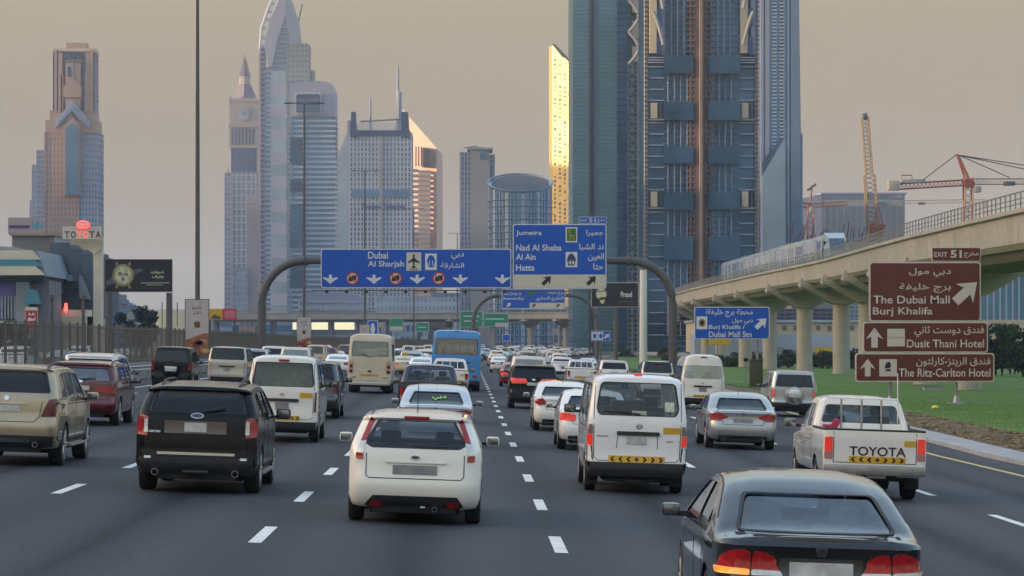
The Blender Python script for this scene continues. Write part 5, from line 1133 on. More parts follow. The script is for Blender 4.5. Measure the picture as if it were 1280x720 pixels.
    small(700, 604.5, 392, 635.5, 408.5, SGREEN, 'wide green direction board with a white strip, beside the square green board', [lambda s: s.shape(rect(607, 630, 399.5, 398), SWHITE, 'print_bar'), lambda s: s.shape(rect(619, 635, 408, 403.5), SCREAM, 'white_strip', -.024)])
    small(700, 487, 398, 504, 414, SGREEN, 'green board seen left over the traffic, with white lettering strip', [lambda s: s.shape(rect(488, 503, 413, 408), SCREAM, 'white_strip', -.024)])
    small(700, 519.5, 403, 536, 415, SGREEN, 'smallest green board between the beige minibus and the blue bus', [lambda s: s.shape(rect(522, 533, 409.6, 408.4), SWHITE, 'print_bar')])
    small(430, 459.5, 400.5, 472.5, 419, SBLUE, 'small blue board with a white figure above the beige minibus', [lambda s: s.shape([(466, 403), (468, 406), (469, 412), (467.5, 417), (464.5, 417), (463, 412), (464, 406)], SWHITE, 'figure_symbol')], b=.8)
    small(560, 628, 418, 637.5, 426, SBLUE, 'tiny blue square sign over the far right lanes')
    small(400, 739, 413.5, 763, 426.5, SBLUE, 'small blue station sign with two white symbols and an arrow, by the far gantry post', [lambda s: s.shape(rect(740, 747, 425, 415), SWHITE, 'symbol_field'), lambda s: s.shape(rect(747.8, 754, 425, 415), SWHITE, 'symbol_field'), lambda s: s.shape(oval(743.5, 420, 2.2, 3.4), SBLUE, 'symbol', -.045), lambda s: s.shape(oval(751, 420, 2.2, 3.4), SBLUE, 'symbol', -.045), lambda s: s.arrow(758.6, 420, 8, R(45))])
    # billboards
    BLKB = mat('billboard_black', (.012, .013, .02), .35, var=.1)
    s = Sign(300, 'black billboard with a gold watch, left beyond the fence', 'billboard', 'billboard'); s.panel(131, 324, 215.5, 365, BLKB, POSTG, r=.3, b=1)
    s.shape(rpoly([(131.5 + 1, 352), (146, 341), (161, 339), (175, 335), (180, 337), (165, 346), (160, 349), (146, 352), (134, 358)][::-1], .5, 2), mat('strap_grey', (.10, .10, .11), .5, var=.5, scale=3), 'watch_strap', -.03)
    s.shape(oval(154, 344, 13.4, 14.2, 26), mat('watch_case', (.32, .27, .15), .3, .5, .4, 5), 'watch_case', -.036); s.shape(oval(154, 344, 10.6, 11.2, 24), mat('watch_dial', (.52, .50, .30), .4, var=.35, scale=2), 'watch_dial', -.046)
    for a, l in ((40, 8), (-70, 6.5)): s.shape([(154 - .4, 344.3), (154 + l * math.sin(R(a)), 344 - l * math.cos(R(a))), (154.6, 343.7)], SBLACK, 'watch_hand', -.056)
    for du, dv in ((0, 5), (-4, -2), (4, -1)): s.shape(oval(154 + du, 344 + dv, 2.2, 2.2, 10), mat('subdial', (.16, .16, .11), .4), 'subdial', -.054)
    for du in (-8, 8):
        for dv in (-14.5, 14.5): s.shape(rect(154 + du - 1.5, 154 + du + 1.5, 344 + dv + 2, 344 + dv - 2), mat('watch_case', (0, 0, 0)), 'watch_lug', -.04)
    cr = mat('cream_print', (.60, .55, .36), .5, var=0)
    s.text('شوبارد', 188, 342.5, 205, 338, cr, ar=True, bold=.04); s.text('جنيف', 190, 348.5, 205, 343.5, cr, ar=True, bold=.04); s.shape(rect(176, 212, 354, 353.2), cr, 'small_print'); s.shape(rect(183, 204, 356.4, 355.8), cr, 'small_print')
    for u in (136, 211): MB().cyl((s.U(u), .5, -1), .35, s.V(366) + 1, 10).build('post', POSTG, s.t)
    s = Sign(450, 'dark billboard with a pale round emblem behind the gantry post', 'billboard', 'billboard'); s.panel(739, 353, 798, 384, BLKB, SCREAM, r=.3, b=.7)
    s.shape(oval(751.5, 367.5, 6.6, 7.4, 20), cr, 'emblem', -.03); s.shape([(748, 373), (756, 371), (755, 379), (752, 380)], cr, 'emblem_tail', -.03); s.text('Proud', 776, 371.5, 790, 364.5, mat('sign_white', (0, 0, 0)), bold=.03); s.shape(rect(773, 792, 377.5, 377), STEEL, 'small_print')
    MB().cyl((s.U(770), .5, -1), .4, s.V(384) + 1, 10).build('post', POSTG, s.t)
    t = thing('white_mast', 'thick white mast beside the dark billboard, in front of the towers', 'mast', (px(804, 440), 440, -1)); MB().cyl((0, 0, 0), .62, pz(337, 440) + 1, 16, .56).build('shaft', SWHITE, t, True); MB().cyl((0, 0, pz(337, 440) + 1), .66, .3, 16).build('cap', POSTG, t)
# ---------------------------------------------------------------- elevated railway
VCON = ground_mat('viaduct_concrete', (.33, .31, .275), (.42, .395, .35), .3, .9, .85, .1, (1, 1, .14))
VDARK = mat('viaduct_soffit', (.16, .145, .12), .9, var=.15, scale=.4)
PIERS = [(210, 38.6), (238, 40.0), (266, 41.6), (294, 43.2), (322, 44.2), (350, 43.3), (384, 42.6), (415, 42.3), (455, 42.4), (490, 43), (530, 44.5), (570, 47.5), (612, 51.5), (655, 56), (700, 59.5), (745, 60.5), (785, 58), (818, 51), (842, 42), (858, 31), (868, 20), (872, 8), (872, -6)]
VPATH = [(60, 35.5), (110, 36.4), (160, 37.3)] + PIERS + [(874, -30), (878, -60), (884, -100), (890, -150)]
def smooth_path(P, n=4):
    out = []
    for i in range(len(P) - 1):
        p0 = P[max(0, i - 1)]; p1 = P[i]; p2 = P[i + 1]; p3 = P[min(len(P) - 1, i + 2)]
        for k in range(n):
            t = k / n; out.append(tuple(.5 * (2 * b + (c - a) * t + (2 * a - 5 * b + 4 * c - d) * t * t + (3 * b - a - 3 * c + d) * t ** 3) for a, b, c, d in zip(p0, p1, p2, p3)))
    return out + [P[-1]]
def zdeck(y): return lin([(60, 10.4), (160, 10.55), (220, 11.0), (320, 12.0), (400, 11.8), (600, 12.2), (900, 12.6)], y)
def sweep(mb, path, prof):
    """prof: (offset to the left of travel, height) closed loop"""
    v = []; f = []; n = len(prof)
    for i, (x, y, z) in enumerate(path):
        a = path[max(0, i - 1)]; b = path[min(len(path) - 1, i + 1)]; d = Vector((b[0] - a[0], b[1] - a[1])).normalized()
        for o, h in prof: v.append((x - d.y * o, y + d.x * o, z + h))
    for i in range(len(path) - 1): f += [(i * n + k, i * n + (k + 1) % n, (i + 1) * n + (k + 1) % n, (i + 1) * n + k) for k in range(n)]
    return mb.add(v, f)
def build_viaduct():
    t = thing('railway_viaduct', 'long cream concrete railway viaduct on round piers curving away on the right', 'viaduct')
    path = [(x, y, zdeck(y)) for y, x in smooth_path(VPATH, 5)]
    sweep(MB(), path, [(4.6, 0), (4.6, -.25), (4.35, -.35), (4.25, -2.0), (3.9, -2.35), (-3.9, -2.35), (-4.25, -2.0), (-4.35, -.35), (-4.6, -.25), (-4.6, 0), (-4.2, 0), (-4.1, -.9), (4.1, -.9), (4.2, 0)]).build('deck', VCON, t, True)
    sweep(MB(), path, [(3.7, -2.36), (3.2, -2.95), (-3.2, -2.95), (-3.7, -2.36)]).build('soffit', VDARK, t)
    for sg in (1, -1):
        o = sweep(MB(), path, [(sg * 4.42, .95), (sg * 4.42, 1.02), (sg * 4.5, 1.02), (sg * 4.5, .95)]).build('handrail', STEEL, t)
    k = MB()
    for i in range(len(path) - 1):
        a = Vector(path[i]); b = Vector(path[i + 1]); L = (b - a).length; n = max(1, int(L / 1.5)); d = (b - a).normalized(); nn = Vector((-d.y, d.x, 0))
        for j in range(n):
            p = a.lerp(b, j / n) + nn * 4.46; k.tube([p, p + Vector((0, 0, .98)) + nn * .0], .045, 4)
            for h in (.3, .6): k.box((p + d * .75 + Vector((0, 0, h))), (.04, 1.5, .05), rz=math.atan2(-d.x, d.y))
    k.build('railing', mat('railing_steel', (.20, .21, .20), .6, .4, .1), t, kind='stuff')
    k = MB()
    for i in range(3, len(path) - 1):        # joints between the precast deck segments
        a = Vector(path[i]); b = Vector(path[i + 1]); L = (b - a).length; n = max(1, round(L / 3.4)); d = (b - a).normalized()
        if a.y > 620: break
        for j in range(n): p = a.lerp(b, j / n); q_ = p + d * .05; sweep(k, [tuple(p), tuple(q_)], [(4.61, -.02), (4.61, -.26), (4.36, -.36), (4.26, -2.01), (3.91, -2.36), (3.8, -2.2), (4.1, -1.9), (4.2, -.4), (4.4, -.2), (4.5, -.02)])
    k.build('segment_joints', VDARK, t, kind='stuff')
    for y, x in PIERS:
        j = PIERS.index((y, x)); a = PIERS[max(0, j - 1)]; b = PIERS[min(len(PIERS) - 1, j + 1)]; ang = math.atan2(-(b[1] - a[1]), b[0] - a[0])
        zt = zdeck(y); e = empty('pier_base', (x, y, 0), ang, None)
        zg = -1.6 if y > 500 else gsurf(30) - .1
        bpy.data.objects.remove(e)
        k = MB().lathe([(1.02, zg), (1.0, zt - 5.2), (1.05, zt - 4.7)], n=28); o = k.build('pier', VCON, t, True); o.location = (x, y, 0)
        k = MB().prism([(-5.0, zt - 2.38), (5.0, zt - 2.38), (5.0, zt - 2.75), (4.3, zt - 2.95), (1.2, zt - 4.75), (-1.2, zt - 4.75), (-4.3, zt - 2.95), (-5.0, zt - 2.75)], -1.15, 1.15)
        c = k.build('crosshead', VCON, t, bevel=.06); c.location = (x, y, 0); c.rotation_euler = (0, 0, ang)
        for sg in (-1, 1):
            c = MB().prism([(sg * 4.2, zt - 2.9), (sg * 4.62, zt - 1.7), (sg * 4.8, zt - 1.7), (sg * 5.0, zt - 2.3), (sg * 4.9, zt - 2.95)], -.35, .35).build('bracket', VCON, t, bevel=.04); c.location = (x, y, 0); c.rotation_euler = (0, 0, ang)
    # train
    tr = thing('metro_train', 'silver blue driverless train with a dark sloping front running along the viaduct', 'train')
    TP = [p for p in path if 309 < p[1] < 424]; TP = [(x - 1.6 if True else x, y, z) for x, y, z in TP]
    skin = mat('train_skin', (.30, .42, .50), .25, .4, .05, coat=.4); tg = mat('train_glass', (.02, .05, .09), .08, var=.1, coat=1)
    sec = [(-1.35, .35), (-1.42, 1.2), (-1.38, 2.5), (-1.15, 3.15), (-.6, 3.4), (.6, 3.4), (1.15, 3.15), (1.38, 2.5), (1.42, 1.2), (1.35, .35)]
    def at(s_):
        d = 0
        for a, b in zip(TP, TP[1:]):
            L = math.dist(a, b)
            if d + L >= s_: return Vector(a).lerp(Vector(b), (s_ - d) / L), (Vector(b) - Vector(a)).normalized()
            d += L
        return Vector(TP[-1]), (Vector(TP[-1]) - Vector(TP[-2])).normalized()
    tot = sum(math.dist(a, b) for a, b in zip(TP, TP[1:])); n = 5; cl = tot / n
    for c in range(n):
        k = MB(); v = []; f = []; ns = 9
        for i in range(ns):
            s_ = c * cl + .2 + (cl - .4) * i / (ns - 1); p, d = at(s_); nn = Vector((-d.y, d.x, 0))
            q = 1.0; dz = 0
            if c == 0 and i < 4: q = [.72, .88, .96, 1][i]
            for o, h in sec: v.append(p + nn * o * q + Vector((0, 0, .35 + (h - .35) * (q if c == 0 and i < 4 else 1) * ([.35, .72, .92, 1][i] if c == 0 and i < 4 else 1))))
        m_ = len(sec)
        for i in range(ns - 1): f += [(i * m_ + a, i * m_ + (a + 1) % m_, (i + 1) * m_ + (a + 1) % m_, (i + 1) * m_ + a) for a in range(m_)]
        f += [tuple(range(m_)), tuple((ns - 1) * m_ + a for a in range(m_))[::-1]]
        car = k.add(v, f).build('carriage', skin, tr, True)
        for sg in (1, -1):
            k = MB(); v = []; f = []
            for i in range(7):
                s_ = c * cl + (3.2 if c == 0 else .9) + (cl - (4 if c == 0 else 1.8)) * i / 6; p, d = at(s_); nn = Vector((-d.y, d.x, 0)) * sg; v += [p + nn * 1.425 + Vector((0, 0, 1.55)), p + nn * 1.405 + Vector((0, 0, 2.55))]
            f = [(2 * i, 2 * i + 2, 2 * i + 3, 2 * i + 1) for i in range(6)]; k.add(v, f).build('window_band', tg, car)
            for i in range(3):
                p, d = at(c * cl + cl * (.25 + .25 * i)); nn = Vector((-d.y, d.x, 0)) * sg; k = MB().box(p + nn * 1.43 + Vector((0, 0, 1.5)), (.04, 1.2, 2.0), rz=math.atan2(-d.x, d.y))
                k.build('door', mat('train_door', (.50, .55, .60), .35, .3, .05), car)
    p, d = at(.15); nn = Vector((-d.y, d.x, 0)); q, _ = at(5.2)
    v = [p - nn * .9 + Vector((0, 0, 1.0)), p + nn * .9 + Vector((0, 0, 1.0)), q + nn * 1.15 + Vector((0, 0, 3.46)), q - nn * 1.15 + Vector((0, 0, 3.46)), at(2.5)[0] - nn * 1.42 + Vector((0, 0, 1.5)), at(2.5)[0] + nn * 1.42 + Vector((0, 0, 1.5)), q + nn * 1.45 + Vector((0, 0, 2.6)), q - nn * 1.45 + Vector((0, 0, 2.6)), at(2.5)[0] - nn * .9 + Vector((0, 0, 2.75)), at(2.5)[0] + nn * .9 + Vector((0, 0, 2.75))]
    MB().add(v, [(0, 1, 9, 8), (8, 9, 2, 3), (0, 8, 4), (4, 8, 3, 7), (1, 5, 9), (5, 6, 2, 9)]).build('nose_glass', tg, tr)
# ---------------------------------------------------------------- towers
def gm(name, c, rough=.22, metal=.85, var=.25, scale=.05): return mat(name, c, rough, metal, var, scale)
G_BLUE = gm('glass_blue', (.13, .27, .46)); G_TEAL = gm('glass_teal', (.13, .27, .36)); G_DEEP = gm('glass_deep_blue', (.065, .145, .27), var=.45, scale=.11); G_BAND = gm('glass_band', (.055, .14, .24), var=.4, scale=.2); G_PALE = gm('glass_pale', (.32, .46, .62)); G_GREY = gm('glass_grey', (.20, .27, .37)); G_NAVY = gm('glass_navy', (.05, .11, .26))
C_STONE = mat('clad_stone', (.27, .235, .235), .7, var=.12, scale=.1); M_SPIRE = mat('spire_slate', (.05, .05, .11), .5, var=.2, scale=.2); C_PINK = mat('clad_pink', (.31, .215, .18), .7, var=.1, scale=.05); C_WHITE = mat('clad_white', (.32, .37, .48), .6, var=.08, scale=.05); C_LAV = mat('clad_lavender', (.23, .26, .37), .65, var=.1, scale=.05); C_SAND = mat('clad_sand', (.42, .36, .29), .7, var=.1, scale=.05)
C_GREY = mat('clad_grey', (.24, .25, .27), .7, var=.12, scale=.05); C_DARK = mat('clad_dark', (.06, .07, .09), .6, var=.1); C_BROWN = mat('clad_brown', (.16, .12, .12), .8, var=.2, scale=.3); C_BLUE = mat('clad_blue', (.12, .19, .30), .5, var=.1, scale=.05)
C_GOLD = mat('clad_gold', (.62, .43, .11), .4, .2, .06, .05); C_SUN_ORANGE = mat('clad_sun_orange', (.42, .28, .25), .5, .2, .06, .05); C_CREAM = mat('clad_cream', (.52, .44, .33), .8, var=.1, scale=.1)  # orange cladding carries the low sun's glow in its colour
def clad(parent, x0, x1, y0, y1, z0, z1, glass, face, floors=0, nx=0, ny=0, bf=.35, pw=.5, proud=.35, name='block', bands=True, skirt=True):
    """glass volume with storey bands and uprights standing proud of it"""
    b = MB().b2(x0, x1, y0, y1, z0, z1).build(name, glass, parent)
    k = MB(); h = (z1 - z0) / max(1, floors)
    if floors:
        for i in range(floors): k.b2(x0 - proud, x1 + proud, y0 - proud, y1 + proud, z0 + i * h, z0 + i * h + h * bf)
    if nx:
        for i in range(nx + 1):
            x = x0 + (x1 - x0) * i / nx; k.b2(x - pw / 2, x + pw / 2, y0 - proud * 1.3, y0 + .1, z0, z1 + .2); 
    if ny:
        for i in range(ny + 1):
            y = y0 + (y1 - y0) * i / ny
            for xx in (x0, x1): k.b2(xx - proud * 1.3 if xx == x0 else xx - .1, xx + .1 if xx == x0 else xx + proud * 1.3, y - pw / 2, y + pw / 2, z0, z1 + .2)
    if k.v: k.build('storey_bands', face, b, kind='stuff')
    return b
class T:
    def __init__(s, name, label, Z, cat='building'): s.Z = Z; s.t = thing(name, label, cat, (0, 0, 0)); 
    def U(s, u, d=0): return px(u, s.Z)
    def V(s, v): return pz(v, s.Z)
    def blk(s, u0, u1, v0, v1, glass, face, floors=0, nx=0, ny=0, D=30, dy=0, **k): return clad(s.t, s.U(u0), s.U(u1), s.Z + dy, s.Z + dy + D, s.V(v1), s.V(v0), glass, face, floors, nx, ny, **k)
    def box(s, u0, u1, v0, v1, m, D=30, dy=0, name='block', parent=None): return MB().b2(s.U(u0), s.U(u1), s.Z + dy, s.Z + dy + D, s.V(v1), s.V(v0)).build(name, m, parent or s.t)
    def poly(s, pts, m, D=3, dy=0, name='panel', parent=None): return MB().prism([(s.U(a), s.V(b)) for a, b in pts], s.Z + dy, s.Z + dy + D).build(name, m, parent or s.t)
def build_towers():
    # 1 pink stepped tower on the left
    a = T('tower', 'pink and blue stepped tower with a pointed glass strip, far left', 1500)
    a.blk(57, 98, 165, 440, G_GREY, C_PINK, 38, 9, 6, D=22, bf=.5, pw=1.6); a.blk(98, 121.5, 165, 440, G_BLUE, C_LAV, 38, 6, 6, D=22, dy=1, bf=.45, pw=.9)
    a.box(57, 121.5, 150, 166, C_PINK, 20, -.6); a.box(62, 117.5, 138, 151, C_PINK, 20, .4); a.blk(66, 117, 62, 140, mat('navy_panel', (.03, .06, .14), .4, .3, .2, .1), G_NAVY, 14, 8, 0, D=18, dy=2, bf=.12, pw=.3)
    for u0, u1, v in ((68, 71, 62), (112.5, 116, 62), (73, 78, 66), (107, 112, 66), (76, 79, 93), (106, 109, 93)): a.box(u0, u1, v, 140, C_PINK, 3, -.4 + (u0 % 3) * .2, 'upright')
    a.box(82, 101, 75, 140, C_PINK, 4, -.8); a.box(85, 89, 84, 96, G_NAVY, .5, -1.2, 'slot'); a.box(80, 106, 76, 77.5, C_DARK, .6, -1.4, 'slot'); a.box(66, 118, 60, 64, C_SAND, 17, 1, 'cornice'); a.box(82, 107, 52.5, 61, C_PINK, 10, 3, 'crown')
    a.poly([(90.3, 77), (91.7, 77), (91.7, 98), (90.3, 98)], C_LAV, 1, -1.4, 'fin'); a.poly([(80, 108), (91, 97), (102, 108), (102, 122), (80, 122)], C_PINK, 2, -2, 'gable')
    a.poly([(70, 152), (91, 126), (113, 152), (113, 160), (106, 156), (91, 140), (76, 156), (70, 160)], C_LAV, 2, -2.2, 'gable'); a.poly([(74, 153), (91, 133), (108, 153), (108, 156), (91, 139), (74, 156)], C_BLUE, 1, -3, 'gable_strip')
    a.poly([(80, 245), (80, 158), (91, 147), (101, 158), (101, 245)], C_PINK, 2, -2.6, 'arch_surround'); a.poly([(83, 243), (83, 162), (91, 154), (98.5, 162), (98.5, 243)], G_BLUE, 1, -3.4, 'arch_glass')
    for v in range(200, 430, 12): pass
    a = T('tower', 'slim lavender stepped building just left of the pink tower', 1700); a.blk(46, 56, 188, 440, G_GREY, C_LAV, 40, 4, 0, D=20); a.blk(40, 46.5, 206, 440, G_PALE, C_LAV, 36, 3, 0, D=18, dy=1); a.blk(37, 40.5, 250, 440, G_PALE, C_LAV, 30, 2, 0, D=16, dy=2)
    # 2 clock tower
    a = T('clock_tower', 'sandy clock tower with a pointed spire, like a tall belfry', 2200)
    a.blk(290, 320, 186, 440, G_GREY, C_LAV, 30, 5, 5, D=22, bf=.2, pw=1.2); a.box(289, 321, 184, 215, G_NAVY, 23, -.6, 'glass_band')
    a.box(286.5, 321, 158, 185, C_STONE, 24, -1, 'column_storey'); 
    for i in range(7): a.box(289.5 + 4.4 * i, 291.4 + 4.4 * i, 161, 181, G_NAVY, 1, -1.4, 'opening')
    a.box(285.5, 322, 155, 159, C_STONE, 26, -2, 'cornice'); a.box(287, 321, 126, 156, C_STONE, 24, -1, 'clock_storey')
    a.box(286, 322, 123, 127, C_STONE, 25, -1.6, 'cornice'); a.poly(oval(304, 142.5, 9.5, 9.5, 24), C_GREY, 1, -1.8, 'clock_frame'); a.poly(oval(304, 142.5, 7.5, 7.5, 24), C_LAV, 1, -2.4, 'clock_face'); a.poly([(303.6, 143), (304.4, 143), (304.4, 137)], C_DARK, .5, -3, 'clock_hand'); a.poly([(303.6, 142.5), (308, 141.6), (304, 143.6)], C_DARK, .5, -3.2, 'clock_hand')
    for u in (287, 318.5): a.poly([(u, 124), (u + 1.5, 117), (u + 3, 124)], C_STONE, 3, 0, 'pinnacle')
    s = 2200 / F; cx = a.U(304.5); cy = 2211
    MB().tube([(cx, cy, a.V(123)), (cx, cy, a.V(104))], [14 * s * 1.1, 7 * s * 1.1], 4).build('lower_roof', M_SPIRE, a.t); MB().tube([(cx, cy, a.V(104)), (cx, cy, a.V(94))], [7 * s, 7 * s], 8).build('lantern', C_STONE, a.t); MB().tube([(cx, cy, a.V(94)), (cx, cy, a.V(71)), (cx, cy, a.V(66))], [8 * s, 1.2 * s, .3 * s], 8).build('spire', M_SPIRE, a.t)
    a = T('building', 'slim grey building at the left foot of the clock tower', 2250); a.blk(281, 291, 216, 440, G_GREY, C_LAV, 36, 3, 0, D=14); a.poly([(283, 216), (285, 208), (287, 216)], C_SAND, 4, 2, 'finial')
    a = T('building', 'pink lit slab building between the clock tower and the curved tower', 2000); a.blk(309, 322, 246, 440, C_SUN_ORANGE, C_LAV, 26, 3, 4, D=16); a.blk(296, 310, 335, 440, G_PALE, C_LAV, 14, 3, 0, D=14, dy=-6)
    # 3 curved spire tower
    a = T('tower', 'tall tower with two curved shells meeting in a point above the frame', 1900)
    a.blk(330, 359, 84, 440, G_BLUE, C_WHITE, 58, 3, 6, D=26, bf=.42, pw=1.2); a.box(323, 331, 66, 440, C_SUN_ORANGE, 10, 2, 'sun_painted_edge'); a.blk(341, 358, 90, 440, G_PALE, C_LAV, 12, 0, 0, D=6, dy=-5, bf=.5)  # sunlit left edge painted as an orange strip
    a.blk(326, 331, 60, 440, G_NAVY, C_BLUE, 60, 0, 0, D=8, dy=-2, bf=.3)
    a.poly([(331, 60), (331, 52), (338, 24), (349, 2), (357, -10), (357, 20), (347, 50), (340, 84), (336, 84)], C_LAV, 12, -3, 'curved_shell'); a.poly([(357, -10), (366, 4), (374, 30), (377, 60), (377, 96), (366, 96), (364, 60), (357, 20)], C_BLUE, 12, -3, 'curved_shell')
    sh = a.poly([(338, 86), (342, 56), (357, 22), (368, 52), (370, 86)], G_BLUE, 8, -1, 'glass_infill')
    k = MB()
    for i in range(9): v = 34 + 6 * i; w = (v - 24) * .30; k.b2(a.U(355 - w), a.U(358 + w * .8), a.Z - 2.2, a.Z - 1, a.V(v + 1.6), a.V(v))
    k.build('sun_shades', C_LAV, sh, kind='stuff')
    k = MB(); pts = [(324, 60), (326, 34), (334, 10), (342, -8)]
    for (p, q) in zip(pts, pts[1:]): k.tube([(a.U(p[0]), a.Z + 6, a.V(p[1])), (a.U(q[0]), a.Z + 6, a.V(q[1]))], 1.1, 6); k.tube([(a.U(p[0] + 7), a.Z + 6, a.V(p[1] + 3)), (a.U(q[0] + 7), a.Z + 6, a.V(q[1] + 3))], .9, 6)
    for i in range(14): t_ = i / 13; u = lin([(0, 324), (.35, 326), (.7, 334), (1, 342)], t_); v = lin([(0, 60), (.35, 34), (.7, 10), (1, -8)], t_); k.tube([(a.U(u), a.Z + 6, a.V(v)), (a.U(u + 7), a.Z + 6, a.V(v + (3 if i % 2 else -3)))], .6, 4)
    k.build('lattice', C_WHITE, a.t); MB().tube([(a.U(371), a.Z + 9, a.V(30)), (a.U(377), a.Z + 9, a.V(3))], .5, 5).build('aerial', C_DARK, a.t)
    a = T('tower', 'plain grey-blue slab behind the round shouldered tower', 1700); a.blk(359, 386, 55, 440, G_GREY, C_GREY, 60, 5, 5, D=20, bf=.3, pw=.4, proud=.1); a.box(362, 383, 53.5, 56, C_GREY, 14, 3, 'parapet')
    for u in (386, 390.5): MB().cyl((a.U(u), a.Z + 6, a.V(102)), 1.4, a.V(87) - a.V(102), 10).build('chimney', C_GREY, a.t)
    # 4 round shouldered tower with framed window
    a = T('tower', 'blue banded tower with a rounded top and a big framed sky window', 1450)
    a.blk(362, 419, 146, 440, G_BLUE, C_WHITE, 46, 0, 0, D=26, bf=.38, proud=.5); a.poly([(362, 147), (362, 108), (372, 103), (396, 101), (410, 102.5), (417, 107), (419, 114), (419, 147)], C_LAV, 26, 0, 'crown'); a.poly(rpoly([(368, 144), (402, 144), (402, 115), (368, 115)], 4, 4), C_WHITE, 1, -1, 'window_frame')
    w = a.poly(rpoly([(370.5, 141.5), (400, 141.5), (400, 118), (370.5, 118)], 3, 4), G_NAVY, 1, -1.6, 'sky_window')
    for i in range(5): a.poly([(371, 125 + 4 * i), (399, 125 + 4 * i), (399, 125.8 + 4 * i), (371, 125.8 + 4 * i)], G_PALE, .4, -2, 'window_bar', w)
    for u0, u1, vs in ((363, 378, [(172, 205), (225, 240), (255, 310), (330, 360)]),):
        for v0, v1 in vs: a.box(u0, u1, v0, v1, G_DEEP, 1, -1.2, 'glass_bay')
    a.box(362, 365, 146, 440, C_BLUE, 4, -1, 'pilaster'); a.box(379, 381.5, 146, 440, C_WHITE, 2, -1.6, 'pilaster')
    for i in range(10): a.box(418.5, 421, 148 + 5 * i, 150.5 + 5 * i, C_LAV, 8, 2, 'balcony')
    # 5 pale wedge
    a = T('tower', 'pale glass wedge tower between the banded tower and the grid tower', 2500); a.poly([(412, 440), (412, 218), (436, 160), (440, 440)], G_PALE, 30, 0, 'glass_wedge'); a.poly([(412, 440), (412, 214), (414, 210), (414.6, 440)], C_WHITE, 2, -2, 'edge')
    # 6 grid tower
    a = T('office_tower', 'white gridded office tower with two blue horns and lettering near its middle', 1300)
    a.blk(437, 514, 166, 440, G_GREY, C_WHITE, 44, 17, 8, D=30, bf=.28, pw=.75, proud=.3); a.box(434, 437.4, 150, 440, C_LAV, 28, 2, 'side_wing')
    for u0, u1 in ((438, 446.5), (501.5, 512)): a.poly([(u0, 172), (u0 + (1 if u0 < 450 else 0), 140), (u1 - 2, 140), (u1, 172)], G_NAVY, 12, -.9, 'horn')
    a.box(437.5, 513, 163, 170, G_NAVY, 1, -1.0, 'blue_band'); a.box(440, 511, 237, 247, G_BLUE, 1, -.8, 'blue_band'); a.box(474.5, 477.5, 165, 440, C_GREY, 1, -.9, 'centre_strip')
    k = MB()
    for i in range(24): k.b2(a.U(447 + 2.3 * i), a.U(447.9 + 2.3 * i), a.Z - .3, a.Z + 1, a.V(164), a.V(153 + abs(12 - i) * .1))
    k.build('roof_louvres', C_WHITE, a.t, kind='stuff'); MB().tube([(a.U(450), a.Z + 4, a.V(151)), (a.U(500), a.Z + 4, a.V(148))], .5, 5).build('roof_cable', C_GREY, a.t)
    text('Thuraya Telecom', a.U(451), a.V(263), a.U(506) - a.U(451), a.V(255) - a.V(263), a.Z - .95, mat('blue_letters', (.03, .03, .18), .5), a.t, bold=.02)
    MB().tube([(a.U(462), a.Z + 12, a.V(166)), (a.U(462), a.Z + 12, a.V(118))], [.7, .35], 6).build('antenna', C_LAV, a.t); MB().tube([(a.U(497), a.Z + 14, a.V(166)), (a.U(498), a.Z + 14, a.V(112)), (a.U(496.5), a.Z + 14, a.V(110)), (a.U(496.5), a.Z + 14, a.V(80))], [1.7, 1.3, .7, .5], 8).build('antenna', C_LAV, a.t)
    # 7 orange sloped tower, its lit face turned to the left
    a = T('tower', 'tall tower glowing orange with a sloping pink top, behind the grid tower', 2000); s = 2000 / F
    x0, x1, y0 = a.U(502), a.U(546), 2000
    v = [(x0, y0 + 26, -2), (a.U(512), y0 + 8, -2), (x1, y0 - 6, -2), (x1 + 4, y0 + 30, -2)]; hh = [a.V(132), a.V(146), a.V(186), a.V(190)]
    MB().add(v + [(p[0], p[1], h) for p, h in zip(v, hh)], [(0, 1, 2, 3), (7, 6, 5, 4), (0, 4, 5, 1), (1, 5, 6, 2), (2, 6, 7, 3), (3, 7, 4, 0)]).build('shaft', C_SUN_ORANGE, a.t)
    k = MB()
    for i in range(30): v_ = 212 + 6.6 * i; k.b2(a.U(514), a.U(523), 1992, 2003, a.V(v_ + 3), a.V(v_))
    k.build('pale_floors', C_LAV, a.t, kind='stuff')
    k = MB()
    for i in range(6): u = 519.5 + 3.4 * i; k.b2(a.U(u), a.U(u + 1.3), 1990, 2001, a.V(208), a.V(184 + .3 * i))
    k.build('vertical_slots', C_DARK, a.t, kind='stuff'); a.box(523.5, 538, 214, 440, mat('sun_painted_floor', (.60, .38, .26), .35, .3, .05), 4, -9.5, 'sun_painted_bay')  # low sun on the bay put into its orange colour
    k = MB()
    for i in range(36): k.b2(a.U(523), a.U(538.5), 1989.9, 1991, a.V(215.5 + 6 * i), a.V(214 + 6 * i))
    k.build('floor_lines', C_LAV, a.t, kind='stuff')
    # 8 grey tower
    a = T('tower', 'narrow grey concrete tower left of the drum building', 1000); a.box(588, 612, 186, 440, C_GREY, 18, 0, 'core'); a.blk(576, 589, 190, 440, G_GREY, C_LAV, 40, 3, 5, D=16, dy=1, bf=.3); a.blk(611, 617, 193, 440, G_GREY, C_LAV, 36, 1, 4, D=14, dy=2)
    a.box(600, 608, 190, 199, G_BLUE, 1, -.3, 'top_window'); a.box(584, 616, 184.5, 187, C_LAV, 20, -.6, 'roof_slab'); a.box(594, 604, 182.5, 185, C_GREY, 6, 4, 'plant_room')
    MB().tube([(a.U(580), 1004, a.V(184)), (a.U(596), 1004, a.V(181.5))], .2, 5).build('davit', C_DARK, a.t)
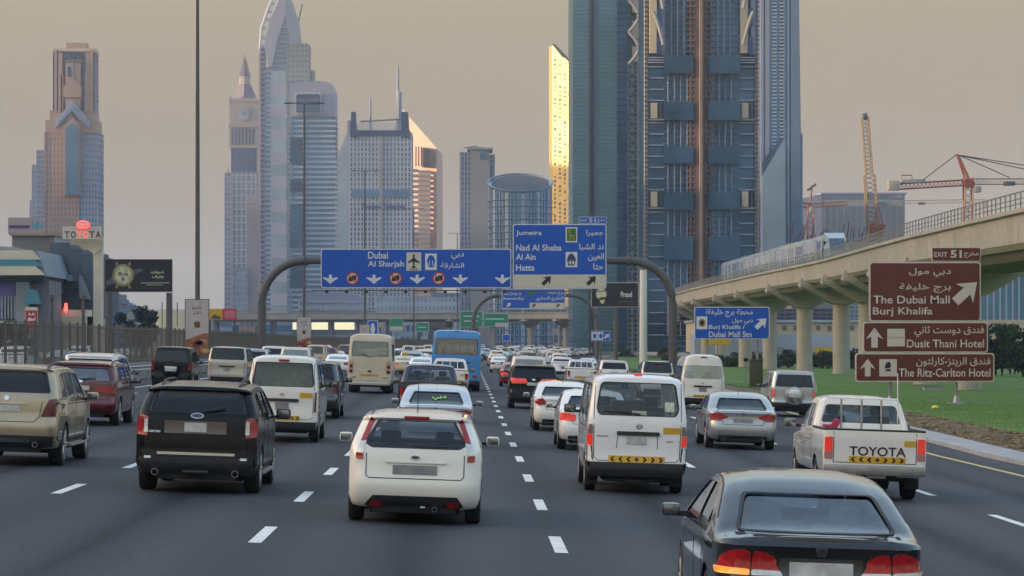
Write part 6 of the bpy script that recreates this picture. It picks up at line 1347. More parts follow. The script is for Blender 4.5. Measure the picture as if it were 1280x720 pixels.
    for i in range(30): a.box(574.8, 577, 204 + 7.6 * i, 206 + 7.6 * i, C_GREY, 8, 4, 'balcony')
    # 9 drum
    a = T('drum_building', 'glass drum building with a sloping elliptical roof', 900); cx = a.U(651); r = a.U(690) - cx; cy = 900 + r; zc = a.V(227); k = MB(); n = 48; sl = (a.V(214.5) - a.V(240)) / (2 * r)
    ring = [(cx + r * math.cos(2 * math.pi * i / n), cy + r * math.sin(2 * math.pi * i / n)) for i in range(n)]
    k.add([(x, y, -2) for x, y in ring] + [(x, y, zc + (y - cy) * sl) for x, y in ring], [(i, (i + 1) % n, (i + 1) % n + n, i + n) for i in range(n)] + [tuple(range(n, 2 * n))]).build('drum', gm('drum_glass', (.17, .33, .48)), a.t)
    rr = [(cx + (r + .5) * math.cos(2 * math.pi * i / n), cy + (r + .5) * math.sin(2 * math.pi * i / n)) for i in range(n + 1)]
    MB().tube([(x, y, zc + (y - cy) * sl + .3) for x, y in rr], .35, 6).build('roof_rim', C_BLUE, a.t, True)
    k = MB().add([(cx + (x - cx) * .93, cy + (y - cy) * .93, zc + (y - cy) * sl * .93 + .25) for x, y in ring], [tuple(range(n))]); k.build('roof_disc', mat('drum_roof', (.045, .06, .085), .7, var=.15), a.t)
    k = MB()
    for i in range(n):
        an = math.pi * 2 * (i + .5) / n; x, y = cx + (r + .1) * math.cos(an), cy + (r + .1) * math.sin(an); w = .2 if i % 4 else 1.3; k.box((x, y, (zc + (y - cy) * sl - 2) / 2), (.4, w, zc + (y - cy) * sl + 1), rz=an)
    k.build('mullions', C_WHITE, a.t, kind='stuff')
    k = MB()
    for j in range(24):
        z = 3 + j * 2.15; 
        if z < a.V(242): k.tube([(cx + (x - cx) * 1.002, cy + (y - cy) * 1.002, z) for x, y in rr], .16, 4)
    k.build('floor_rings', C_BLUE, a.t, kind='stuff')
    # 10 golden tower
    a = T('tower', 'slender tower lit bright gold with a slanting top, beside the giant glass tower', 1600); x0, x1 = a.U(687), a.U(716); y0 = 1600
    P_ = [(x0, y0 + 10), (x0 + 1.5, y0), (x1, y0 - 11), (x1 + 6, y0 + 14)]; hh = [a.V(56), a.V(57), a.V(86), a.V(80)]
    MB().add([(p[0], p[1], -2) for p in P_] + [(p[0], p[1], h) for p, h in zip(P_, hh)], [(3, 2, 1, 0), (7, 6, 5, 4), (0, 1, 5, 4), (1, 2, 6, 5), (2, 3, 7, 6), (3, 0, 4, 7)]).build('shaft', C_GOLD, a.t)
    k = MB(); 
    for j in range(64):
        for i, u in enumerate((693.5, 699.5, 705.5, 711)):
            v_ = 66 + 5.4 * j + [10, 14, 18, 24][i] * .4
            if v_ < 57 + (u - 688) * 1.1 + 4 or (j * 7 + i * 3) % 9 == 0 or (j * 5 + i * 11) % 13 == 0: continue
            x = a.U(u); y = y0 - (x - x0 - 1.5) * 11 / (x1 - x0 - 1.5); k.box((x, y - .1, a.V(v_)), (.8 + .5 * ((j + i) % 3) / 2, .5, .7 + .9 * ((j * 3 + i) % 4) / 3), rz=-math.atan2(11, x1 - x0 - 1.5))
    k.build('window_slots', C_DARK, a.t, kind='stuff')
    a.poly([(690, 56), (694, 57), (716, 80), (716, 88), (712, 86)], C_DARK, 6, -6, 'slanting_roof')
    # 11 giant teal glass tower
    a = T('glass_tower', 'giant teal glass tower slab rising out of the top of the picture', 700)
    a.blk(716, 738, -60, 440, G_TEAL, C_BLUE, 96, 0, 0, D=30, bf=.1, proud=.12); a.blk(748, 771, -60, 440, G_TEAL, C_BLUE, 96, 0, 0, D=30, bf=.1, proud=.12); a.box(738, 748, -60, 440, C_GREY, 28, 2, 'recess'); a.box(735.6, 737.4, -60, 440, C_DARK, 2, -.5, 'dark_edge'); a.box(743, 748.5, -60, 440, C_LAV, 26, 1, 'recess_fin')
    a.blk(771, 784, -60, 440, G_DEEP, C_DARK, 60, 0, 0, D=30, dy=1.5, bf=.1, proud=.1); a.blk(784, 798, 76, 440, G_TEAL, C_GREY, 62, 2, 0, D=22, dy=2, bf=.25, proud=.3); a.box(798, 802, -60, 440, C_GREY, 10, 4, 'column'); a.box(803, 808, -60, 440, G_TEAL, 20, 6, 'glass_strip')
    k = MB()
    for i in range(26): v_ = 92 + 12 * i; k.b2(a.U(789), a.U(793), 701, 703, a.V(v_ + 4), a.V(v_))
    k.build('vents', C_DARK, a.t, kind='stuff')
    for i in range(4): a.box(791, 799, -40 + 32 * i, -18 + 32 * i, C_CREAM, 6, 3, 'beige_panel')
    a.box(784, 797, -60, 76, G_TEAL, 12, 6, 'inner_glass')
    for j in range(3): MB().tube([(a.U(786 + 12 * math.sin(R(t_ * 18))), 700, a.V(-40 + 40 * j + 4 * t_)) for t_ in range(11)], .5, 6).build('curved_brace', C_GREY, a.t)
    # 12 dark blue twin with concrete spine
    a = T('construction_tower', 'dark blue tower under construction with a brown concrete spine in its centre', 640)
    a.box(811, 948, -60, 440, G_DEEP, 34, 3, 'main_volume'); a.box(870, 881, -60, 402, C_BROWN, 4, .6, 'spine'); a.box(874, 877.5, -60, 404, mat('spine_light', (.27, .20, .17), .8, var=.2, scale=.3), 2, -1.4, 'spine_rib')
    k = MB()
    for i in range(70): k.b2(a.U(829), a.U(927), 642.6, 643.1, a.V(-50 + 7.1 * i + 1.1), a.V(-50 + 7.1 * i))
    k.build('floor_edges', C_BLUE, a.t, kind='stuff'); k = MB()
    for i in range(64): k.b2(a.U(860), a.U(892), 640.5, 643, a.V(-50 + 7.1 * i + 1.6), a.V(-50 + 7.1 * i))
    k.build('spine_slabs', C_BROWN, a.t, kind='stuff')
    for u0, u1 in ((862.5, 865.5), (867, 869.5), (882, 885), (887.5, 890)): a.box(u0, u1, -60, 410, C_BROWN, 1.5, 1, 'spine_column')
    bands = [(70, 92), (127, 150), (183, 204), (241, 262), (296, 325)]
    for u0, u1 in ((830, 866), (886, 925)):
        for v0, v1 in bands: a.blk(u0, u1, v0, v1, G_DEEP, G_BAND, 0, 11, 0, D=4, dy=0, proud=.1, pw=.12, name='plant_band')
        segs = [(-60, 70)] + [(bands[i][1], bands[i + 1][0]) for i in range(4)] + [(325, 420)]
        for j, (v0, v1) in enumerate(segs):
            sh = 4 if j == 0 else 0
            for i in range(4): u = (835 + 8 * i if u0 < 850 else 891.5 + 7.6 * i) + (sh if u0 < 850 else -sh * .4); a.box(u, u + 1.1, v0, v1, C_WHITE if (i + j) % 3 else C_LAV, 1.2, 1.6, 'fin')
    for u0, u1 in ((812, 831), (926, 944)):
        for v in range(82, 430, 14):
            if not any(128 <= v <= 148 or 238 <= v <= 258 for _ in (0,)): a.box(u0 - .5, u1, v, v + 1.3, C_WHITE, 1, 1.6, 'floor_line')
        for v0 in (128, 239): a.box(u0 + 2, u0 + 10, v0, v0 + 19, C_CREAM, 1.5, 1.2, 'beige_panel'); a.box(u0 + 13, u0 + 15, v0, v0 + 19, C_DARK, 1.5, 1.2, 'dark_slot'); a.box(u0 - 1, u0 + 18, v0 + 20, v0 + 22, C_GREY, 1.5, 1, 'ledge')
        for v in (71, 74, 77): a.box(u0 - 1, u1 + .5, v, v + 1.2, C_WHITE, 2, .6, 'ledge')
        a.box(u0, u0 + 9, -60, 66, C_CREAM, 2, .4, 'beige_panel'); a.box(u0 + 13, u0 + 19, -60, 68, C_LAV, 2, .8, 'pale_panel')
        for v in (-30, 10, 46): a.box(u0 + 9.5, u0 + 15, v, v + 22, G_NAVY, 1, -.0, 'dark_slot')
        for j in range(2):
            d = 1 if u0 < 850 else -1; xs = u0 + 4 if u0 < 850 else u0 + 15
            MB().tube([(a.U(xs + d * (i * 1.6)), 639.2, a.V(-30 + 45 * j + 3.2 * i + .25 * i * i)) for i in range(9)], .45, 6).build('curved_brace', C_GREY, a.t)
    for u0 in (806.5, 944.5):
        a.box(u0, u0 + 4, -60, 440, C_GREY, 3, 1.8, 'hoist_shaft'); k = MB()
        for i in range(84): k.b2(a.U(u0 - .6), a.U(u0 + 5), 640.8, 643, a.V(-58 + 5.9 * i + 1.2), a.V(-58 + 5.9 * i))
        k.build('hoist_stages', C_BROWN if u0 > 900 else C_DARK, a.t, kind='stuff')
    # 13 pale ribbed tower
    a = T('ribbed_tower', 'pale blue ribbed tower at the right edge of the skyline cluster', 820)
    a.poly([(948, 440), (949, -60), (998, -60), (1005, 440)], G_BLUE, 28, 0, 'shaft'); 
    for u, w, m in ((950, 4, C_LAV), (956, 5, C_LAV), (979, 1.4, C_LAV), (984, 1.2, C_WHITE), (988, 9.5, C_BLUE)): a.poly([(u, 440), (u, -60), (u + w, -60), (u + w + (4 if u > 985 else 0), 440)], m, 1.5, -1.2, 'rib')
    for u in (965, 974):
        k = MB()
        for i in range(110): k.b2(a.U(u), a.U(u + 5), 818.6, 820.1, a.V(-58 + 4.4 * i + 1.8), a.V(-58 + 4.4 * i))
        k.build('floor_lines', C_WHITE, a.t, kind='stuff')
    a.poly([(949, 400), (949, 222), (977, 174), (978, 400)], G_PALE, 4, -9, 'slanted_glass'); a.poly([(949, 222), (949, 205), (972, 176), (977, 174)], G_DEEP, 3, -8, 'slanted_dark_glass'); a.blk(1000, 1006, 165, 440, G_GREY, C_LAV, 50, 2, 0, D=16, dy=8)  # darker glass wedge along the top of the slanted pane
    # 14 low block under cranes
    a = T('building', 'wide low grey glass block behind the cranes', 1000); a.box(1028, 1131, 242, 420, G_GREY, 60, 0, 'front'); a.poly([(985, 420), (985, 252), (1028, 242), (1028, 420)], C_LAV, 10, 2, 'side_wall'); a.box(1026, 1133, 240.8, 243, C_LAV, 60, -.5, 'parapet'); a.box(1030, 1129, 250, 258, C_GREY, .5, -.3, 'top_band')
    for i, u in enumerate((1103, 1108, 1099)): a.poly(oval(u, 254 + 3 * (i % 2), 2.2, 2.2, 8), G_TEAL, .4, -.7, 'logo')
    for i in range(4): a.box(1120 + 2.2 * i, 1121.5 + 2.2 * i, 244.5, 246.5, C_WHITE, .4, -.5, 'letter')
    k = MB()
    for i in range(12): k.b2(a.U(1030 + 8.3 * i), a.U(1030.3 + 8.3 * i), 999.6, 1000.2, a.V(420), a.V(258))
    for i in range(8): k.b2(a.U(1029), a.U(1130), 999.6, 1000.2, a.V(268 + 8 * i), a.V(267.6 + 8 * i))
    k.build('glazing_bars', C_LAV, a.t, kind='stuff')
    a = T('unfinished_building', 'half-built concrete storey with upright steel bars in front of the grey glass block', 760); a.box(990, 1110, 303, 430, C_GREY, 30, 0, 'slab_block'); k = MB(); q = random.Random(4)
    for i in range(38): u = 986 + 3.2 * i; v = 276 + q.random() * 22; k.tube([(a.U(u), 762 + q.random() * 10, a.V(305)), (a.U(u), 762, a.V(v))], .13, 4)
    k.build('starter_bars', mat('rebar', (.10, .05, .04), .8), a.t, kind='stuff')
    # low buildings beyond
    def low(lab, u0, u1, v0, Z, g, c, fl, nx=0, D=20, name='building'):
        b = T(name, lab, Z); b.blk(u0, u1, v0, 436, g, c, fl, nx, 0, D=D, bf=.45, proud=.25, pw=.5); return b
    low('blue strip-windowed low building left of centre behind the fence', 205, 300, 392, 1100, G_BLUE, C_LAV, 4)
    low('long blue-grey low building behind the far left gantry post', 290, 372, 392, 1000, G_BLUE, C_LAV, 3)
    b = low('pale multi-storey car park with a glowing sign strip, centre left', 366, 470, 389, 980, G_GREY, C_LAV, 4); b.box(366, 443, 403, 412, mat('glowing_strip', (.7, .65, .45), .5, emit=(1, .88, .55), es=.22), .6, -1, 'glowing_sign')
    b = T('domed_building', 'pale building with a shallow domed roof just left of the wide blue sign', 1050); b.blk(374, 454, 374, 436, G_PALE, C_WHITE, 5, 12, 0, D=20, bf=.4); b.poly([(374, 376), (374, 374), (383, 367), (400, 363.5), (430, 363.5), (446, 367), (454, 374), (454, 376)], C_LAV, 22, -1, 'domed_roof'); b.box(374, 454, 376, 378, C_WHITE, 2, -1.2, 'eaves')
    low('long pale office block behind the grid tower base', 470, 580, 372, 1200, G_PALE, C_WHITE, 6, 22); low('blue-grey block beyond the blue bus', 540, 640, 366, 1250, G_GREY, C_LAV, 7, 14); low('low grey glass hall under the far gantry sign', 590, 760, 384, 1150, G_BLUE, C_GREY, 3, 20)
    low('brown-grey podium at the foot of the giant towers', 700, 850, 392, 1020, C_GREY, C_BROWN, 4, 16); low('dark base building under the construction tower', 800, 1010, 362, 900, G_DEEP, C_GREY, 6, 20)
    for i, (u0, u1, v0) in enumerate(((462, 478, 396), (500, 520, 392), (536, 560, 398), (645, 668, 398), (220, 240, 398), (300, 318, 402))): low(['small beige building', 'small white building', 'small brown building', 'small sandy building', 'small cream building', 'small tan building'][i] + ' far down the road at column %s' % ['left', 'centre left', 'centre', 'centre right', 'far left', 'second left'][i], u0, u1, v0, 900 + 7 * i, G_GREY, [C_SAND, C_WHITE, C_BROWN, C_SAND, C_CREAM, C_PINK][i], 3, 3)
    # overpass across the far end
    t = thing('overpass', 'long pale road overpass crossing the highway far ahead', 'bridge'); MB().b2(px(262, 940), px(640, 940), 936, 948, pz(401, 940), pz(394.5, 940)).build('deck', C_LAV, t); MB().b2(px(262, 940), px(640, 940), 935.5, 936, pz(395, 940), pz(391.5, 940)).build('parapet', C_WHITE, t)
    for i in range(11): u = 270 + 36 * i; MB().cyl((px(u, 942), 942, -1.6), 1.1, pz(401, 942) + 1.6, 10).build('pier', C_LAV, t)
def build_left():
    W0 = mat('mall_wall', (.34, .33, .33), .8, var=.1, scale=.3); DK = mat('mall_dark_panel', (.08, .105, .145), .5, .2, .1, .3); CR = mat('mall_cream', (.66, .58, .43), .8, var=.1, scale=.4); TE = mat('teal_stripe', (.06, .22, .28), .6, var=.1)
    a = T('mall_building', 'large grey ribbed building with dark stepped facets behind the fence on the left', 420, 'building')
    a.box(12, 66, 293, 440, W0, 40, 2, 'wall'); a.box(10, 68, 290.5, 294, mat('tan_cap', (.30, .24, .19), .8), 42, 1, 'parapet'); k = MB()
    for i in range(22): k.b2(a.U(14 + 2.4 * i), a.U(14.8 + 2.4 * i), 421.7, 422.1, a.V(400), a.V(294))
    k.build('wall_ribs', W0, a.t, kind='stuff')
    for i, (u0, u1, v0, v1) in enumerate(((65, 89, 303.5, 396), (88.5, 105.5, 311, 396), (105, 120, 318.5, 396))): a.box(u0, u1, v0, v1, DK, 30, -1 - .6 * i, 'facet')
    for i, (pts) in enumerate(([(64, 326), (66, 326), (85, 367), (64, 364)], [(89, 345), (93, 345), (97, 352), (89, 352)], [(104, 345), (106, 345), (117, 375), (104, 372)])):
        o = a.poly(pts, mat('awning_glass', (.22, .27, .32), .3, .3, .1), 3, -4.5, 'awning'); 
    for (u0, u1, v0, v1) in ((66, 77, 368, 382), (90, 100, 354, 362), (105, 117, 376, 388), (70, 74, 345, 352)): a.box(u0, u1, v0, v1, mat('window_dark', (.03, .04, .06), .2, .2), .5, -3.4, 'window')
    a.box(56, 118, 388, 440, CR, 20, -8, 'cream_wall'); a.box(78, 118, 396, 440, CR, 20, -9, 'cream_wall'); a.poly([(91, 388), (92.5, 380), (95, 380), (95.5, 388), (93.5, 392)], mat('red_glow', (.6, .03, .03), .4, emit=(1, .1, .08), es=.8), .6, -9.6, 'red_lamp')
    a = T('canopy_building', 'cream and teal striped canopy building at the left edge', 395, 'building')
    for v0, v1, m in ((313, 324.5, CR), (324.5, 333, TE), (333, 344, CR)):
        d0 = (v0 - 313) * .28; d1 = (v1 - 313) * .28; a.poly([(-30, v1), (-30, v0), (40 + d0, v0), (44 + d1 + 3, v1)], m, 26, -(v0 - 313) * .06, 'stripe')
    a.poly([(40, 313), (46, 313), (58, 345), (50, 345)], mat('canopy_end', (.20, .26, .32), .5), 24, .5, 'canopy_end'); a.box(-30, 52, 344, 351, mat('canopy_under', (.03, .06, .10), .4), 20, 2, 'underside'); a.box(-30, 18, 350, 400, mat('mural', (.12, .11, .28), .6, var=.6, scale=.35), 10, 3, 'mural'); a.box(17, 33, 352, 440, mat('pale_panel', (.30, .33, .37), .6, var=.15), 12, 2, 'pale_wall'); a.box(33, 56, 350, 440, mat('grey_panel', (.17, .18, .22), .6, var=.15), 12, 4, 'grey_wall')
    for i in range(5): a.box(-2 + 4 * i, .2 + 4 * i, 370, 398, mat('pale_panel', (0, 0, 0)), .6, 2.2, 'pilaster')
    a.poly([(32, 380), (34, 362), (42, 362), (47, 380)], TE, 8, -1, 'teal_awning'); a.poly([(-30, 310), (-30, 306), (14, 308), (36, 313), (-30, 314)], C_GREY, 20, 2, 'roof')
    s = Sign(380, 'red and white upright shop sign under the striped canopy', 'sign', 'shop_sign'); s.panel(31.5, 384, 47, 412, SRED, CR, r=.5, b=.5); s.shape(rect(32, 46.5, 388, 384.5), CR, 'white_band'); s.shape([(35, 394), (37, 390.5), (39, 394), (42, 390), (44, 394)], SWHITE, 'white_mark'); s.shape([(34, 401), (36, 396.5), (41, 399), (44.5, 396), (44, 401)], SWHITE, 'white_mark')
    for u in (33, 46): MB().cyl((s.U(u), .3, 0), .2, s.V(411), 8).build('post', POSTG, s.t)
    s = Sign(430, 'pale roof hoarding with purple lettering and blue letters, upper left', 'billboard', 'roof_hoarding'); s.panel(10, 272, 55.5, 292, mat('hoarding_pink', (.36, .30, .31), .6), None, r=.2); pu = mat('purple_print', (.10, .04, .16), .5); s.shape(rpoly([(11, 285.6), (37, 285.6), (37, 281.4), (11, 281.4)], 1.2), pu, 'slogan_bar', -.02); s.text('NN', 40, 287, 53.5, 276.5, mat('sky_letters', (.08, .30, .42), .5), bold=.05, y=-.02)
    for u in (12, 33, 54): MB().cyl((s.U(u), .3, s.V(293)), .15, 2.4, 6).build('strut', POSTG, s.t)
    a = T('pylon', 'tall cream pylon carrying the red and white car showroom sign', 405, 'pylon'); a.box(116.5, 127, 300, 440, CR, 2.2, 0, 'shaft'); a.poly([(88, 306), (88, 297), (127, 297), (127, 310), (118, 318), (110, 312), (104, 312), (98, 306)], CR, 2, -.2, 'bracket')
    s = Sign(403, 'white showroom board with red and grey letters under a red oval emblem', 'sign', 'showroom_sign'); s.panel(77.5, 282.5, 127.5, 299.5, SCREAM, POSTG, r=.3, b=.3)
    rl = mat('red_letter', (.62, .04, .04), .4, emit=(1, .12, .1), es=.35); gl_ = mat('grey_letter', (.10, .08, .09), .5)
    for i, ch in enumerate('TOYOTA'): s.text(ch, 80.5 + 7.8 * i, 297.5, 87 + 7.8 * i, 289, rl if i in (2, 3) else gl_, bold=.03, y=-.05)
    s.shape(oval(104.5, 281, 8.8, 5.6, 20), rl, 'emblem', -.3, th=.3); wl = SWHITE; k = []
    for (cu, cv, a_, b_) in ((104.5, 281, 6.6, 4.0), (104.5, 279.6, 4.4, 1.7), (104.5, 281, 1.8, 3.9)):
        pts = [(s.U(cu + a_ * math.cos(R(t_ * 20))), -.63, s.V(cv + b_ * math.sin(R(t_ * 20)))) for t_ in range(19)]; MB().tube(pts, .05, 4).build('emblem_ring', wl, s.t)
    a = T('building', 'blue-grey narrow block with small windows right of the cream pylon', 480); a.blk(127, 146, 367, 440, G_NAVY, C_BLUE, 6, 3, 0, D=14, bf=.5); a = T('building', 'hazy blue block with a round top behind the dark tree', 900); a.blk(146, 168, 382, 440, G_PALE, C_LAV, 5, 3, 0, D=14); a.poly([(148, 383), (150, 379), (157, 377), (164, 379), (167, 383)], C_LAV, 10, 0, 'round_top')
    a = T('boundary_wall', 'cream boundary wall right of the dark round tree', 380, 'wall'); a.box(196, 232, 388, 440, CR, 3, 0, 'wall_panel'); a.box(180, 232, 408, 440, CR, 3, -3.2, 'wall_panel'); a.box(230, 262, 392, 440, mat('glass_hall', (.3, .34, .37), .5), 3, 2, 'wall_panel')
    for u in (203, 222): a.box(u, u + 1, 378, 420, POSTG, .3, -1, 'pole')
    s = Sign(330, 'yellow and red banner hoarding beyond the first lamp post banner', 'billboard', 'hoarding'); s.panel(259, 386, 296, 400, YEL, None, r=.3); s.shape(rect(278, 296, 400, 386), mat('red_hoard', (.55, .04, .06), .5), 'red_half', -.02); s.shape([(263, 398), (268, 393), (275, 396), (276, 399)], C_DARK, 'picture', -.03); s.shape(rpoly([(280, 398), (294, 398), (294, 388), (280, 388)], 4), mat('pink_hoard', (.6, .15, .18), .5), 'picture', -.03)
    for u in (262, 293): MB().cyl((s.U(u), .3, 0), .15, s.V(400), 8).build('post', POSTG, s.t)
    for i, u in enumerate((64.5, 104)): t = thing('lamp_column', ['short dark lamp column left of the cream wall', 'short dark lamp column in front of the stepped facets'][i], 'pole', (px(u, 190), 190, .6)); MB().cyl((0, 0, 0), .12, 5.0, 8).build('column', POSTG, t); MB().cyl((0, 0, 5), .2, .3, 8).build('cap', POSTG, t)
LEAF = [mat('leaf_dark', (.020, .040, .018), .8, var=.4, scale=.4), mat('leaf_mid', (.035, .065, .025), .8, var=.4, scale=.4), mat('leaf_blue', (.022, .048, .040), .8, var=.35, scale=.3)]
def tree(label, x, y, z, h, r, m, name='tree', seed=0, n=1500, squash=.75, trunkh=.3, cat='tree', leaf=.28):
    q = random.Random(seed); t = thing(name, label, cat, (x, y, z)); th = h * trunkh
    k = MB().tube([(0, 0, 0), (.1, .05, th * .5), (0, 0, th), (.1, 0, h * .6)], [r * .07 + .08, r * .05 + .07, r * .045 + .05, .04], 8)
    for i in range(6): a = i * 1.05 + q.random(); k.tube([(0, 0, th * .8), (math.cos(a) * r * .35, math.sin(a) * r * .35, th + (h - th) * .3), (math.cos(a) * r * .7, math.sin(a) * r * .7, th + (h - th) * .55)], [r * .03 + .04, .05, .02], 5)
    k.build('trunk', mat('bark', (.06, .045, .03), .9, var=.3), t)
    cl = [(q.gauss(0, .42) * r, q.gauss(0, .42) * r, th + (h - th) * q.uniform(.12, .88), q.uniform(.22, .42)) for _ in range(22)]; k = MB()
    for _ in range(n):
        cx_, cy_, cz_, cr_ = q.choice(cl); v = Vector((q.gauss(0, 1), q.gauss(0, 1), q.gauss(0, .8))).normalized() * (q.random() ** .4) * cr_ * r; p = Vector((cx_, cy_, cz_)) + v
        if p.z < th * .6 or p.z > h: continue
        s_ = leaf * q.uniform(.5, 1.3); a = Vector((q.gauss(0, 1), q.gauss(0, 1), q.gauss(0, 1))).normalized(); b = a.orthogonal().normalized(); c = a.cross(b)
        k.add([p + b * s_, p + c * s_ * .6, p - b * s_, p - c * s_ * .6], [(0, 1, 2, 3)])
    k.build('crown', m, t); return t
def build_green():
    tree('dark round tree left of the watch billboard post, in front of the hazy block', px(180, 360), 360, 0, pz(382, 360), 2.6, LEAF[2], seed=1, n=5200, leaf=.26, trunkh=.25)
    tree('low dark shrub at the left edge behind the fence', px(6, 330), 330, 0, pz(402, 330), 2.0, LEAF[0], seed=2, n=1400); tree('small pale green tree left of the red shop sign', px(26, 350), 350, 0, pz(404, 350), 1.6, LEAF[1], seed=3, n=900)
    ws = ['first', 'second', 'third', 'fourth', 'fifth', 'sixth', 'seventh', 'eighth', 'ninth']
    for i, u in enumerate((1236, 1252, 1268, 1284, 1244, 1262, 1278, 1230)):
        Z = 300 + 14 * (i % 3); tree('%s of the dark trees right of the brown hotel signs, %s' % (ws[i], 'front row' if i > 3 else 'back row'), px(u, Z), Z, -1.2, (pz(404 if i < 4 else 428, Z) + 1.2), 1.9, LEAF[i % 2], seed=10 + i, n=2200, trunkh=.18, leaf=.2)
    for i, (u, Z) in enumerate(((906, 420), (925, 430), (944, 425), (968, 415), (985, 410), (1012, 400), (1028, 405), (1044, 395), (1070, 380), (1092, 400), (780, 640), (835, 560))):
        tree('%s bush in the dark row between the viaduct piers, counted from the left' % (ws + ['tenth', 'eleventh', 'twelfth'])[i] if i < 10 else ['small tree far left of the viaduct curve', 'small tree behind the right gantry post'][i - 10], px(u, Z), Z, -1.2, 1.2 + pz([444, 440, 446, 441, 437, 444, 436, 441, 436, 440, 436, 432][i], Z), 2.2, LEAF[(i + 1) % 3], 'bush', seed=30 + i, n=1500, trunkh=.1, leaf=.22, cat='bush')
    # hedge behind signs
    a = T('hedge', 'long dark clipped hedge along the back of the lawn', 395, 'hedge'); q = random.Random(8); k = MB()
    for _ in range(14000):
        u = q.uniform(1090, 1300); x = px(u, 395); y = 395 + q.uniform(-1, 1.2); z = q.uniform(-1.1, 1.1 + .3 * math.sin(x)); s_ = .16; a_ = Vector((q.gauss(0, 1), q.gauss(0, 1), q.gauss(0, 1))).normalized(); b = a_.orthogonal().normalized(); c = a_.cross(b); p = Vector((x, y, z)); k.add([p + b * s_, p + c * s_ * .6, p - b * s_, p - c * s_ * .6], [(0, 1, 2, 3)])
    k.build('hedge_leaves', LEAF[0], a.t, kind='stuff')
    # warehouse behind piers
    a = T('warehouse', 'long low cream warehouse with small windows behind the viaduct piers', 520); a.box(868, 1110, 402, 440, C_CREAM, 20, 0, 'wall'); a.box(866, 1112, 400, 403, C_WHITE, 22, -.5, 'roof_edge')
    for i in range(16): a.box(880 + 14 * i, 885 + 14 * i, 407, 412, C_BROWN, .4, -.3, 'window')
    a = T('warehouse', 'white parked containers and sheds at the foot of the piers, farther left', 500); a.box(868, 1060, 418, 446, C_WHITE, 10, 0, 'shed'); 
    for i, (u0, u1, m) in enumerate(((1015, 1035, YEL), (1060, 1075, C_WHITE), (960, 975, C_GREY))): a.box(u0, u1, 434, 446, m, 4, -6, 'container')
    a = T('glass_building', 'blue glass building with white uprights at the far right under the viaduct', 620); a.blk(1226, 1400, 330, 408, G_BLUE, C_WHITE, 0, 22, 0, D=30, proud=.3, pw=.3); a.box(1226, 1400, 400, 432, C_SAND, 25, -1, 'podium')
    a = T('striped_facade', 'dark purple-grey glazed hall seen between the nearest piers', 560); a.blk(1060, 1226, 372, 404, G_GREY, C_LAV, 6, 20, 0, D=20, proud=.2, pw=.2); a.blk(850, 1060, 386, 402, G_NAVY, C_BROWN, 3, 24, 0, D=20, proud=.2, pw=.2)
    for i, (u, v, Z) in enumerate(((930, 452, 330),)): pass
    o = thing('flood_light', 'small flood light on a stick in the lawn under the viaduct', 'lamp', (px(932, 215), 215, gsurf(22))); MB().cyl((0, 0, 0), .04, 1.9, 8).build('stick', STEEL, o); MB().box((0, -.1, 1.95), (.35, .2, .28), rx=.4).build('head', SBLACK, o, bevel=.02)
    o = thing('manhole_box', 'grey concrete service box on the lawn right of the white pickup', 'utility box', (px(1166, 205), 205, gsurf(35) + .05)); MB().b2(-.7, .7, -.4, .4, 0, .3).build('box', KERBM, o, bevel=.03); MB().b2(-.75, .75, -.45, .45, .3, .36).build('lid', STEEL, o)
    o = thing('litter', 'crumpled yellow plastic bag lying on the grass by the brown signs', 'litter', (px(1169, 128), 128, gsurf(22) + .12)); q = random.Random(5); MB().lathe([(0, 0), (.16, .02), (.20, .08), (.12, .16), (0, .19)], n=9).build('bag', mat('yellow_bag', (.65, .60, .03), .5), o)
def lattice(mb, a, b, w, n, r=.08, rr=None):
    a = Vector(a); b = Vector(b); d = (b - a).normalized(); s = d.cross(Vector((0, 1, 0))).normalized() * w / 2; u = Vector((0, 1, 0)) * w / 2
    cs = [s + u, s - u, -s - u, -s + u]; r *= .75
    for c in cs: mb.tube([a + c, b + c], rr or r * 1.6, 4, False)
    for i in range(n):
        p, q = a.lerp(b, i / n), a.lerp(b, (i + 1) / n)
        for j in range(4): mb.tube([p + cs[j], q + cs[(j + 1) % 4]], r, 3, False)
    return mb
